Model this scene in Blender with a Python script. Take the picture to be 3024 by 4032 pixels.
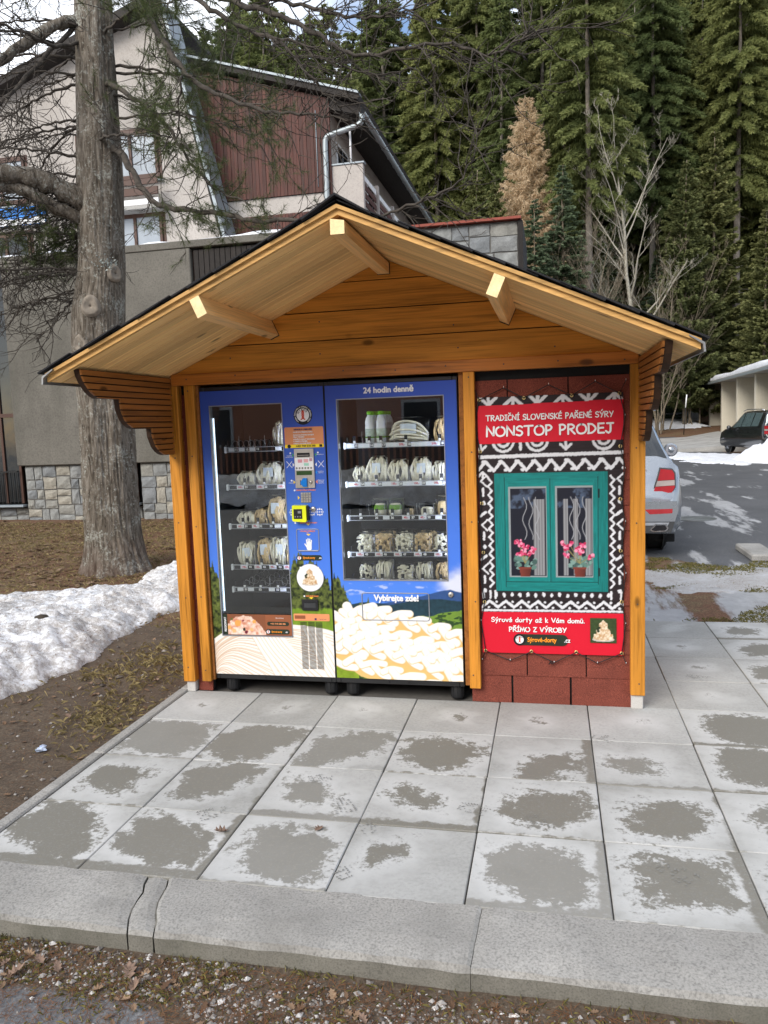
import bpy, math, random
import numpy as np
from mathutils import Matrix, Vector
for o in list(bpy.data.objects): bpy.data.objects.remove(o)
scene = bpy.context.scene
COL = scene.collection
rnd = random.Random(7)
rad = math.radians

# ---------------------------------------------------------------- camera
cam = bpy.data.cameras.new('camera'); camo = bpy.data.objects.new('camera', cam); COL.objects.link(camo)
CR = ((0.9775, -0.2109, 0.0112), (0.2081, 0.9711, 0.1168), (-0.0355, -0.1118, 0.9931))
CP = (2.3146, -4.5241, 1.6674)
m = Matrix.Identity(4)
for i in range(3):
    m[i][0] = CR[i][0]; m[i][1] = CR[i][2]; m[i][2] = -CR[i][1]; m[i][3] = CP[i]
camo.matrix_world = m
cam.sensor_fit = 'VERTICAL'; cam.sensor_height = 36; cam.lens = 27.441
cam.clip_start = 0.05; cam.clip_end = 2000
scene.camera = camo
scene.render.resolution_x = 768; scene.render.resolution_y = 1024

# ---------------------------------------------------------------- sky, sun, exposure
SUN_EL, SUN_AZ = rad(35), rad(207)        # azimuth clockwise from +Y: behind the camera, to its left
world = bpy.data.worlds.new('World'); scene.world = world; world.use_nodes = True
wn, wl = world.node_tree.nodes, world.node_tree.links
wn.clear()
sky = wn.new('ShaderNodeTexSky'); sky.sky_type = 'NISHITA'; sky.sun_disc = False
sky.sun_elevation = SUN_EL; sky.sun_rotation = SUN_AZ; sky.altitude = 600; sky.air_density = 1.0; sky.dust_density = 1.5
tc = wn.new('ShaderNodeTexCoord')
mp = wn.new('ShaderNodeMapping'); mp.inputs['Scale'].default_value = (1, 1, 2.2)
nz = wn.new('ShaderNodeTexNoise'); nz.inputs['Scale'].default_value = 2.6; nz.inputs['Detail'].default_value = 7; nz.inputs['Roughness'].default_value = .55
cr = wn.new('ShaderNodeValToRGB'); cr.color_ramp.elements[0].position = .40; cr.color_ramp.elements[1].position = .60
mixc = wn.new('ShaderNodeMixRGB'); mixc.inputs[2].default_value = (7.8, 8.1, 8.6, 1)
bg = wn.new('ShaderNodeBackground'); bg.inputs[1].default_value = 0.12
wo = wn.new('ShaderNodeOutputWorld')
wl.new(tc.outputs['Generated'], mp.inputs[0]); wl.new(mp.outputs[0], nz.inputs[0]); wl.new(nz.outputs[0], cr.inputs[0])
wl.new(cr.outputs[0], mixc.inputs[0]); wl.new(sky.outputs[0], mixc.inputs[1]); wl.new(mixc.outputs[0], bg.inputs[0]); wl.new(bg.outputs[0], wo.inputs[0])
sun = bpy.data.lights.new('sun', 'SUN'); suno = bpy.data.objects.new('sun', sun); COL.objects.link(suno)
sun.energy = 1.9; sun.angle = rad(30); sun.color = (1, .95, .87)
sd = Vector((math.sin(SUN_AZ) * math.cos(SUN_EL), math.cos(SUN_AZ) * math.cos(SUN_EL), math.sin(SUN_EL)))
suno.rotation_euler = (-sd).to_track_quat('-Z', 'Y').to_euler(); suno.location = sd * 60
vs = scene.view_settings
vs.view_transform = 'Standard'; vs.look = 'None'; vs.exposure = 0.92; vs.gamma = 1; vs.use_curve_mapping = False

# ---------------------------------------------------------------- helpers: noise
_T = np.random.RandomState(3).rand(256, 256)
def vn(x, y, s=0):
    x = np.asarray(x, float) + s * 17.3; y = np.asarray(y, float) + s * 5.71
    xi = np.floor(x).astype(int); yi = np.floor(y).astype(int)
    fx = x - xi; fy = y - yi; fx = fx * fx * (3 - 2 * fx); fy = fy * fy * (3 - 2 * fy)
    a = _T[xi & 255, yi & 255]; b = _T[(xi + 1) & 255, yi & 255]; c = _T[xi & 255, (yi + 1) & 255]; d = _T[(xi + 1) & 255, (yi + 1) & 255]
    return (a * (1 - fx) + b * fx) * (1 - fy) + (c * (1 - fx) + d * fx) * fy
def fbm(x, y, s=0, o=4):
    r = 0; a = .5
    for i in range(o):
        r = r + a * vn(np.asarray(x) * 2 ** i, np.asarray(y) * 2 ** i, s + i); a *= .5
    return r / (1 - .5 ** o)
def sstep(a, b, x):
    t = np.clip((np.asarray(x, float) - a) / (b - a), 0, 1); return t * t * (3 - 2 * t)

# ---------------------------------------------------------------- helpers: objects
ORG = {}
def org(o): return ORG.get(o.name, (0., 0., 0.)) if o is not None else (0., 0., 0.)
def tag(o, label=None, cat=None, group=None, kind=None):
    if label: o['label'] = label
    if cat: o['category'] = cat
    if group: o['group'] = group
    if kind: o['kind'] = kind
    return o
def thing(name, label, cat, loc=(0, 0, 0), group=None, parent=None):
    o = bpy.data.objects.new(name, None); COL.objects.link(o); o.empty_display_size = .1
    if parent is not None: o.parent = parent
    p = org(parent); o.location = [loc[i] - p[i] for i in range(3)]; ORG[o.name] = tuple(loc)
    return tag(o, label, cat, group)
def link(name, me, parent=None, loc=None, rot=None):
    o = bpy.data.objects.new(name, me); COL.objects.link(o)
    if parent is not None: o.parent = parent
    p = org(parent); loc = p if loc is None else loc
    o.location = [loc[i] - p[i] for i in range(3)]; ORG[o.name] = tuple(loc)
    if rot is not None: o.rotation_euler = rot
    return o
def copytree(src, parent=None):
    c = src.copy(); COL.objects.link(c); c.parent = parent; ORG[c.name] = org(src)
    for ch in src.children: copytree(ch, c)
    return c

class MB:
    def __init__(s): s.v = []; s.f = []; s.fm = []; s.sm = []; s.cm = 0; s.cs = False
    def add(s, vs, fs):
        n = len(s.v); s.v.extend([tuple(map(float, q)) for q in vs])
        for f in fs: s.f.append(tuple(n + i for i in f)); s.fm.append(s.cm); s.sm.append(s.cs)
        return s
    def mat(s, i): s.cm = i; return s
    def smooth(s, b=True): s.cs = b; return s
    def hexa(s, p):     # 8 points: bottom 4 ccw, top 4 ccw
        return s.add(p, [(3, 2, 1, 0), (4, 5, 6, 7), (0, 1, 5, 4), (1, 2, 6, 5), (2, 3, 7, 6), (3, 0, 4, 7)])
    def box(s, x0, x1, y0, y1, z0, z1, c=0.):
        if c <= 0:
            return s.hexa([(x0, y0, z0), (x1, y0, z0), (x1, y1, z0), (x0, y1, z0), (x0, y0, z1), (x1, y0, z1), (x1, y1, z1), (x0, y1, z1)])
        cx, cy, cz = (x0 + x1) / 2, (y0 + y1) / 2, (z0 + z1) / 2; hx, hy, hz = abs(x1 - x0) / 2, abs(y1 - y0) / 2, abs(z1 - z0) / 2
        c = min(c, hx * .49, hy * .49, hz * .49); V = []; ix = {}
        for sx in (-1, 1):
            for sy in (-1, 1):
                for sz in (-1, 1):
                    for a in range(3):
                        h = [hx - c, hy - c, hz - c]; h[a] += c; ix[(sx, sy, sz, a)] = len(V)
                        V.append((cx + sx * h[0], cy + sy * h[1], cz + sz * h[2]))
        F = []
        for a in range(3):
            b, d = (a + 1) % 3, (a + 2) % 3
            for sg in (-1, 1):
                q = []
                for sb, sd_ in ((-1, -1), (1, -1), (1, 1), (-1, 1)):
                    k = [0, 0, 0]; k[a] = sg; k[b] = sb; k[d] = sd_; q.append(ix[(*k, a)])
                F.append(q)
            for sb in (-1, 1):
                for sd_ in (-1, 1):
                    k1 = [0, 0, 0]; k1[b] = sb; k1[d] = sd_; k2 = list(k1); k1[a] = -1; k2[a] = 1
                    F.append([ix[(*k1, b)], ix[(*k2, b)], ix[(*k2, d)], ix[(*k1, d)]])
        for sx in (-1, 1):
            for sy in (-1, 1):
                for sz in (-1, 1): F.append([ix[(sx, sy, sz, a)] for a in range(3)])
        O = Vector((cx, cy, cz)); G = []
        for q in F:
            P = [Vector(V[i]) for i in q]; nn = (P[1] - P[0]).cross(P[2] - P[0])
            mid = sum(P, Vector()) / len(P)
            G.append(q if nn.dot(mid - O) > 0 else q[::-1])
        return s.add(V, G)
    def prism(s, poly, a0, a1, axis='y'):
        # polygon in the plane normal to axis, extruded a0..a1. axis y: (x,z); x: (y,z); z: (x,y)
        n = len(poly)
        mk = {'y': lambda p, a: (p[0], a, p[1]), 'x': lambda p, a: (a, p[0], p[1]), 'z': lambda p, a: (p[0], p[1], a)}[axis]
        ar = sum(poly[i][0] * poly[(i + 1) % n][1] - poly[(i + 1) % n][0] * poly[i][1] for i in range(n))
        flip = (ar > 0) == (axis == 'y')
        V = [mk(p, a0) for p in poly] + [mk(p, a1) for p in poly]
        F = [tuple(range(n))[::-1], tuple(range(n, 2 * n))] + [(i, (i + 1) % n, n + (i + 1) % n, n + i) for i in range(n)]
        if flip: F = [f[::-1] for f in F]
        if a1 < a0: F = [f[::-1] for f in F]
        return s.add(V, F)
    def tube(s, pts, r, n=8, cap=True):
        P = [Vector(p) for p in pts]; k = len(P); R = [r] * k if isinstance(r, (int, float)) else list(r)
        up = None; b = len(s.v); V = []; F = []
        for i in range(k):
            d = (P[min(i + 1, k - 1)] - P[max(i - 1, 0)])
            if d.length < 1e-9: d = Vector((0, 0, 1))
            d.normalize()
            if up is None: up = d.orthogonal().normalized()
            else:
                up = up - d * up.dot(d); up = up.normalized() if up.length > 1e-6 else d.orthogonal().normalized()
            w = d.cross(up)
            for j in range(n):
                a = 2 * math.pi * j / n; V.append(P[i] + up * (R[i] * math.cos(a)) + w * (R[i] * math.sin(a)))
        for i in range(k - 1):
            for j in range(n):
                j2 = (j + 1) % n; F.append((i * n + j, i * n + j2, (i + 1) * n + j2, (i + 1) * n + j))
        if cap: F.append(tuple(range(n))[::-1]); F.append(tuple(range((k - 1) * n, k * n)))
        return s.add(V, F)
    def lathe(s, prof, o=(0, 0, 0), axis='z', n=20):
        # prof: list of (radius, height)
        V = []; F = []
        for (r, h) in prof:
            for j in range(n):
                a = 2 * math.pi * j / n; c, d = r * math.cos(a), r * math.sin(a)
                if axis == 'z': V.append((o[0] + c, o[1] + d, o[2] + h))
                elif axis == 'y': V.append((o[0] + c, o[1] + h, o[2] - d))
                else: V.append((o[0] + h, o[1] + c, o[2] + d))
        for i in range(len(prof) - 1):
            for j in range(n):
                j2 = (j + 1) % n; F.append((i * n + j, i * n + j2, (i + 1) * n + j2, (i + 1) * n + j))
        if prof[0][0] > 1e-5: F.append(tuple(range(n))[::-1])
        if prof[-1][0] > 1e-5: F.append(tuple(range((len(prof) - 1) * n, len(prof) * n)))
        return s.add(V, F)
    def mesh(s, name, mats, off=(0, 0, 0)):
        me = bpy.data.meshes.new(name)
        V = [(a - off[0], b - off[1], c - off[2]) for a, b, c in s.v] if any(off) else s.v
        me.from_pydata(V, [], s.f)
        for mm in (mats if isinstance(mats, (list, tuple)) else [mats]): me.materials.append(mm)
        if any(s.fm): me.polygons.foreach_set('material_index', s.fm)
        me.polygons.foreach_set('use_smooth', s.sm)
        me.update(); return me
    def build(s, name, mats, parent=None, at=None):
        at = org(parent) if at is None else at
        return link(name, s.mesh(name, mats, at), parent, at)

def np_mesh(name, V, F, mat, smooth=False, colors=None, cname='tint'):
    # V (n,3), F (m,3|4) arrays ; colors (n,3|4) per vertex
    me = bpy.data.meshes.new(name); V = np.ascontiguousarray(V, np.float32); F = np.ascontiguousarray(F, np.int32)
    k = F.shape[1]; me.vertices.add(len(V)); me.vertices.foreach_set('co', V.ravel())
    me.loops.add(F.size); me.loops.foreach_set('vertex_index', F.ravel())
    me.polygons.add(len(F)); me.polygons.foreach_set('loop_start', np.arange(0, F.size, k, dtype=np.int32))
    try: me.polygons.foreach_set('loop_total', np.full(len(F), k, np.int32))
    except Exception: pass
    me.polygons.foreach_set('use_smooth', np.full(len(F), smooth))
    if colors is not None:
        c = np.ones((len(V), 4), np.float32); c[:, :colors.shape[1]] = colors
        at = me.color_attributes.new(cname, 'FLOAT_COLOR', 'POINT'); at.data.foreach_set('color', c.ravel())
    me.materials.append(mat); me.update(calc_edges=True); me.validate(); return me

def text_mesh(body, size, mat, bold=0., align='CENTER', sx=1., space=1.):
    key = ('txt', body, size, mat.name, bold, align, sx, space)
    if key in _TC: return _TC[key]
    cu = bpy.data.curves.new('txt', 'FONT'); cu.body = body; cu.size = size; cu.align_x = align; cu.align_y = 'CENTER'; cu.space_character = space; cu.resolution_u = 3
    ob = bpy.data.objects.new('txt', cu); me0 = bpy.data.meshes.new_from_object(ob)
    bpy.data.objects.remove(ob)
    co = np.zeros(len(me0.vertices) * 3, np.float32); me0.vertices.foreach_get('co', co); co = co.reshape(-1, 3)
    F = [tuple(p.vertices) for p in me0.polygons]; V = []; FF = []
    offs = [(0, 0)] if not bold else [(bold * 2 * a, bold * 2 * b) for a, b in ((0, 0), (1, 0), (-1, 0), (0, 1), (0, -1), (.7, .7), (-.7, .7), (.7, -.7), (-.7, -.7))]
    for i, (dx, dz) in enumerate(offs):
        n = len(V); V += [(a * sx + dx, -.00012 * i, b + dz) for a, b, _ in co.tolist()]; FF += [tuple(n + j for j in f) for f in F]
    me = bpy.data.meshes.new('lettering'); me.from_pydata(V, [], FF); me.materials.append(mat); me.update(); bpy.data.meshes.remove(me0)
    _TC[key] = me; return me
_TC = {}
def text(name, body, size, x, z, y, mat, parent, rot=0., **kw):
    return link(name, text_mesh(body, size, mat, **kw), parent, (x, y, z), (0, -rot, 0) if rot else None)

# ---------------------------------------------------------------- helpers: materials
def lin(r, g, b):
    f = lambda c: (c / 255 / 12.92) if c / 255 <= .04045 else ((c / 255 + .055) / 1.055) ** 2.4
    return (f(r), f(g), f(b))
class NT:
    def __init__(s, name):
        s.m = bpy.data.materials.new(name); s.m.use_nodes = True; s.t = s.m.node_tree; s.n = s.t.nodes; s.n.clear()
        s.out = s.n.new('ShaderNodeOutputMaterial'); s.b = s.n.new('ShaderNodeBsdfPrincipled'); s.L(s.b.outputs[0], s.out.inputs[0])
        s.b.inputs['Specular IOR Level'].default_value = .3
    def L(s, a, b): s.t.links.new(a, b)
    def set(s, inp, v):
        i = s.b.inputs[inp]
        if hasattr(v, 'links'): s.L(v, i)
        elif isinstance(v, tuple) and len(v) == 3: i.default_value = (*v, 1)
        else: i.default_value = v
    def coord(s, kind='Object', scale=(1, 1, 1), rnd_off=0., rot=None):
        t = s.n.new('ShaderNodeTexCoord'); v = t.outputs[kind]
        if kind == 'World': pass
        if rnd_off:
            oi = s.n.new('ShaderNodeObjectInfo'); a = s.n.new('ShaderNodeVectorMath'); a.operation = 'ADD'
            mu = s.n.new('ShaderNodeMath'); mu.operation = 'MULTIPLY'; mu.inputs[1].default_value = rnd_off
            s.L(oi.outputs['Random'], mu.inputs[0]); s.L(v, a.inputs[0]); s.L(mu.outputs[0], a.inputs[1]); v = a.outputs[0]
        mp = s.n.new('ShaderNodeMapping'); mp.inputs['Scale'].default_value = scale
        if rot: mp.inputs['Rotation'].default_value = rot
        s.L(v, mp.inputs[0]); return mp.outputs[0]
    def world(s, scale=(1, 1, 1)):
        g = s.n.new('ShaderNodeNewGeometry'); mp = s.n.new('ShaderNodeMapping'); mp.inputs['Scale'].default_value = scale
        s.L(g.outputs['Position'], mp.inputs[0]); return mp.outputs[0]
    def noise(s, v, scale, detail=4, rough=.55, dist=0.):
        n = s.n.new('ShaderNodeTexNoise'); n.inputs['Scale'].default_value = scale; n.inputs['Detail'].default_value = detail
        n.inputs['Roughness'].default_value = rough; n.inputs['Distortion'].default_value = dist; s.L(v, n.inputs[0]); return n.outputs[0]
    def voro(s, v, scale, feat='F1', out='Distance', rand=1.):
        n = s.n.new('ShaderNodeTexVoronoi'); n.feature = feat; n.inputs['Scale'].default_value = scale; n.inputs['Randomness'].default_value = rand
        s.L(v, n.inputs['Vector']); return n.outputs[out]
    def ramp(s, v, stops):
        r = s.n.new('ShaderNodeValToRGB'); e = r.color_ramp.elements
        while len(e) < len(stops): e.new(.5)
        for i, (p, c) in enumerate(stops):
            e[i].position = p; e[i].color = (*c, 1) if isinstance(c, tuple) else (c, c, c, 1)
        s.L(v, r.inputs[0]); return r.outputs[0]
    def mix(s, f, a, b, mode='MIX'):
        x = s.n.new('ShaderNodeMixRGB'); x.blend_type = mode
        for i, v in ((0, f), (1, a), (2, b)):
            if hasattr(v, 'links'): s.L(v, x.inputs[i])
            elif isinstance(v, tuple): x.inputs[i].default_value = (*v, 1)
            else: x.inputs[i].default_value = v if i == 0 else (v, v, v, 1)
        return x.outputs[0]
    def math(s, op, a, b=0., c=None, clamp=False):
        x = s.n.new('ShaderNodeMath'); x.operation = op; x.use_clamp = clamp
        for i, v in enumerate((a, b) if c is None else (a, b, c)):
            if hasattr(v, 'links'): s.L(v, x.inputs[i])
            else: x.inputs[i].default_value = v
        return x.outputs[0]
    def attr(s, name, out='Color', typ='GEOMETRY'):
        a = s.n.new('ShaderNodeAttribute'); a.attribute_type = typ; a.attribute_name = name; return a.outputs[out]
    def orand(s): return s.n.new('ShaderNodeObjectInfo').outputs['Random']
    def bump(s, h, strength=.3, dist=.01):
        b = s.n.new('ShaderNodeBump'); b.inputs['Strength'].default_value = strength; b.inputs['Distance'].default_value = dist
        s.L(h, b.inputs['Height']); s.L(b.outputs[0], s.b.inputs['Normal']); return b.outputs[0]
    def sep(s, v):
        x = s.n.new('ShaderNodeSeparateXYZ'); s.L(v, x.inputs[0]); return x.outputs

def flat(name, c, rough=.6, metal=0., spec=.3, var=.12, scale=8., bump=.08, coat=0., emit=None, es=1.):
    t = NT(name); v = t.coord('Object', rnd_off=20.)
    n = t.noise(v, scale, 5)
    d = tuple(x * (1 - var) for x in c); l = tuple(min(1, x * (1 + var)) for x in c)
    t.set('Base Color', t.ramp(n, [(.3, d), (.7, l)])); t.set('Metallic', metal); t.set('Specular IOR Level', spec)
    t.set('Roughness', t.ramp(n, [(.25, max(0, rough - .08)), (.75, min(1, rough + .08))]))
    if coat: t.set('Coat Weight', coat)
    if bump: t.bump(t.noise(v, scale * 6, 4), bump, .004)
    if emit: t.set('Emission Color', emit); t.set('Emission Strength', es)
    return t.m
def wood(name, c, axis='x', dark=.45, rough=.5, grain=1., knots=True, spec=.3, var=.35, coat=0., ring=60.):
    t = NT(name); st = {'x': (.6, 1, 1), 'y': (1, .6, 1), 'z': (1, 1, .6)}[axis]
    fine = {'x': (1.2, 38, 38), 'y': (38, 1.2, 38), 'z': (38, 38, 1.2)}[axis]; mid = {'x': (.5, 9, 9), 'y': (9, .5, 9), 'z': (9, 9, .5)}[axis]
    vf = t.coord('Object', fine, 37.); vm = t.coord('Object', mid, 37.); v0 = t.coord('Object', {'x': (1, 2.2, 2.2), 'y': (2.2, 1, 2.2), 'z': (2.2, 2.2, 1)}[axis], 37.)
    nf = t.noise(vf, 3., 3, .6); nm = t.noise(vm, 2.2, 4, .55, .6)
    g = t.mix(.45, nm, nf)
    d = tuple(x * dark for x in c); l = tuple(min(1, x * 1.25) for x in c)
    col = t.ramp(g, [(.36, d), (.5, c), (.66, l)])
    r = t.orand(); col = t.mix(1., col, t.ramp(r, [(0, (1 - var, 1 - var * 1.05, 1 - var * 1.1)), (1, (1.06, 1.03, 1.0))]), 'MULTIPLY')
    if knots:
        k = t.voro(v0, 2.7); kk = t.ramp(k, [(.0, 1.), (.075, .85), (.13, 0.)])
        col = t.mix(kk, col, tuple(x * .22 for x in c))
    t.set('Base Color', col); t.set('Roughness', t.ramp(nf, [(.3, rough - .1), (.7, rough + .12)])); t.set('Specular IOR Level', spec)
    if coat: t.set('Coat Weight', coat); t.set('Coat Roughness', .3)
    t.bump(g, .25 * grain, .003); return t.m
def glass(name, tint=(.9, .95, .93), refl=.1, rough=.02, ior=1.5):
    t = NT(name); t.n.remove(t.b)
    tr = t.n.new('ShaderNodeBsdfTransparent'); tr.inputs[0].default_value = (*tint, 1)
    gl = t.n.new('ShaderNodeBsdfGlossy'); gl.inputs['Roughness'].default_value = rough
    fr = t.n.new('ShaderNodeFresnel'); fr.inputs['IOR'].default_value = ior
    f = t.math('ADD', fr.outputs[0], refl, clamp=True); mx = t.n.new('ShaderNodeMixShader')
    t.L(f, mx.inputs[0]); t.L(tr.outputs[0], mx.inputs[1]); t.L(gl.outputs[0], mx.inputs[2]); t.L(mx.outputs[0], t.out.inputs[0]); return t.m
def leafmat(name, c, c2, rough=.6, transl=.25):
    t = NT(name); a = t.attr('tint'); r = t.orand()
    col = t.mix(t.sep(a)[0], c, c2)
    col = t.mix(1., col, t.ramp(r, [(0, (.72, .78, .75)), (1, (1.18, 1.1, 1.0))]), 'MULTIPLY')
    t.set('Base Color', col); t.set('Roughness', rough); t.set('Specular IOR Level', .2)
    tl = t.n.new('ShaderNodeBsdfTranslucent'); t.L(col, tl.inputs[0]); mx = t.n.new('ShaderNodeMixShader'); mx.inputs[0].default_value = transl
    t.L(t.b.outputs[0], mx.inputs[1]); t.L(tl.outputs[0], mx.inputs[2]); t.L(mx.outputs[0], t.out.inputs[0]); return t.m
def printmat(name, rough=.35, spec=.4, coat=.0):
    t = NT(name); t.set('Base Color', t.attr('tint')); t.set('Roughness', rough); t.set('Specular IOR Level', spec)
    if coat: t.set('Coat Weight', coat)
    return t.m
def ordinal(i): return ['first', 'second', 'third', 'fourth', 'fifth', 'sixth', 'seventh', 'eighth', 'ninth', 'tenth', 'eleventh', 'twelfth', 'thirteenth', 'fourteenth', 'fifteenth', 'sixteenth', 'seventeenth', 'eighteenth', 'nineteenth', 'twentieth'][i]
scene.cycles.use_denoising = True
scene.cycles.max_bounces = 8; scene.cycles.transparent_max_bounces = 16; scene.cycles.sample_clamp_indirect = 8

# ================================================================ materials
def concrete_mat(name, c, var=.2, scale=3., speck=.5, rough=.85, stain=None):
    t = NT(name); v = t.coord('Object', rnd_off=30.)
    n = t.noise(v, scale, 6, .6); n2 = t.noise(v, scale * 40, 3, .6)
    col = t.ramp(n, [(.25, tuple(x * (1 - var) for x in c)), (.75, tuple(min(1, x * (1 + var)) for x in c))])
    col = t.mix(speck, col, t.ramp(n2, [(.3, .55), (.5, 1.), (.75, 1.25)]), 'MULTIPLY')
    if stain:
        s2 = t.noise(t.coord('Object', (1, 1, .35), 30.), scale * .7, 5, .65)
        col = t.mix(t.ramp(s2, [(.5, 0.), (.72, .75)]), col, stain)
    t.set('Base Color', col); t.set('Roughness', rough); t.bump(t.mix(.5, n, n2), .35, .006); return t.m
M_CONC = concrete_mat('weathered_concrete', (.33, .32, .30), .22, 1.2, .6, stain=(.17, .165, .15))
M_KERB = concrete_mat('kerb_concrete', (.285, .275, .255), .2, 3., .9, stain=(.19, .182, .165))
M_RENDER = concrete_mat('painted_render', (.375, .345, .315), .12, .8, .4, stain=(.25, .23, .21)); M_PANEL = concrete_mat('stained_panel_concrete', (.135, .126, .108), .25, .9, .55, stain=(.062, .06, .048))
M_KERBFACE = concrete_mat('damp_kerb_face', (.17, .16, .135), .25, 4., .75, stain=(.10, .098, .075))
M_FOOT = concrete_mat('foot_concrete', (.5, .48, .45), .1, 6, .4)
M_MORTAR = flat('mortar', (.13, .125, .115), .95)

def slab_mat():
    t = NT('paving_slab_concrete'); oc = t.n.new('ShaderNodeObjectInfo'); P = t.coord('Object'); W_ = t.world()
    sp = t.sep(oc.outputs['Color']); px = t.sep(P)
    nb = t.noise(W_, 7., 5, .62); nf = t.noise(W_, 60., 4, .65); nl = t.noise(W_, 1.3, 4, .5)
    # wet heart of the slab: distance from an off-centre point, ragged by noise
    rn = oc.outputs['Random']; nm = t.noise(W_, 17., 4, .6); nv = t.noise(W_, 4.2, 3, .5)
    dx = t.math('SUBTRACT', px[0], t.math('MULTIPLY', t.math('SUBTRACT', sp[1], .5), .5)); dy = t.math('SUBTRACT', px[1], t.math('MULTIPLY', t.math('SUBTRACT', sp[2], .5), .5))
    asp = t.math('ADD', .75, t.math('MULTIPLY', rn, .9)); shear = t.math('MULTIPLY', dx, t.math('SUBTRACT', rn, .5))
    dy = t.math('ADD', dy, shear)
    d = t.math('POWER', t.math('ADD', t.math('POWER', t.math('ABSOLUTE', dx), 3.), t.math('MULTIPLY', t.math('POWER', t.math('ABSOLUTE', dy), 3.), asp)), .3333)
    warp = t.math('ADD', t.math('MULTIPLY', t.math('SUBTRACT', nv, .5), .26), t.math('ADD', t.math('MULTIPLY', t.math('SUBTRACT', nm, .5), .26), t.math('MULTIPLY', t.math('SUBTRACT', nf, .5), .20)))
    d = t.math('ADD', d, warp)
    R = t.math('SUBTRACT', t.math('MULTIPLY', sp[0], .225), .002)
    e = t.math('SUBTRACT', d, R)
    wet = t.ramp(t.math('ADD', t.math('MULTIPLY', e, 5.), .5), [(.42, 1.), (.55, 0.)])
    halo = t.ramp(t.math('ADD', t.math('MULTIPLY', e, 3.), .5), [(.45, 0.), (.62, 1.), (.95, .0)])
    # damp held along the low edge of some slabs
    edge = t.math('ADD', t.math('ADD', px[1], .25), t.math('MULTIPLY', t.math('SUBTRACT', nm, .5), .10)); edx = t.math('ADD', t.math('SUBTRACT', .25, px[0]), t.math('MULTIPLY', t.math('SUBTRACT', nb, .5), .12))
    edw = t.ramp(t.math('SUBTRACT', t.math('MULTIPLY', t.math('SUBTRACT', rn, .35), .12), edge), [(.0, 0.), (.014, 1.)])
    edx = t.ramp(t.math('SUBTRACT', t.math('MULTIPLY', t.math('SUBTRACT', t.math('FRACT', t.math('MULTIPLY', rn, 7.3)), .6), .14), edx), [(.0, 0.), (.014, 1.)])
    wet = t.math('MAXIMUM', wet, t.math('MULTIPLY', t.math('MAXIMUM', edw, edx), t.math('GREATER_THAN', sp[0], .2)))
    wet = t.math('MULTIPLY', wet, t.ramp(nf, [(.28, .55), (.5, 1.)]))
    dry = t.ramp(nl, [(.25, (.285, .282, .265)), (.55, (.355, .352, .336)), (.8, (.415, .412, .40))])
    dry = t.mix(.6, dry, t.ramp(nb, [(.25, .82), (.5, 1.), (.75, 1.10)]), 'MULTIPLY'); dry = t.mix(.6, dry, t.ramp(nf, [(.25, .70), (.5, 1.), (.8, 1.2)]), 'MULTIPLY')
    dry = t.mix(1., dry, t.ramp(rn, [(0, (.88, .88, .87)), (1, (1.1, 1.1, 1.1))]), 'MULTIPLY')
    dry = t.mix(t.math('MULTIPLY', halo, t.math('MULTIPLY', nm, .75)), dry, (.60, .60, .59))
    wc = t.ramp(nf, [(.2, (.115, .108, .088)), (.8, (.205, .193, .162))]); wet = t.math('MULTIPLY', wet, t.ramp(t.math('FRACT', t.math('MULTIPLY', rn, 3.7)), [(0, .68), (.6, 1.)]))
    t.set('Base Color', t.mix(wet, dry, wc)); t.set('Roughness', t.mix(wet, .88, .62)); t.set('Specular IOR Level', t.mix(wet, .25, .4))
    t.bump(t.mix(.5, nb, nf), .22, .004); return t.m
M_SLAB = slab_mat()
M_SOIL_JOINT = flat('joint_sand', (.11, .102, .092), .95, scale=30)

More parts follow.
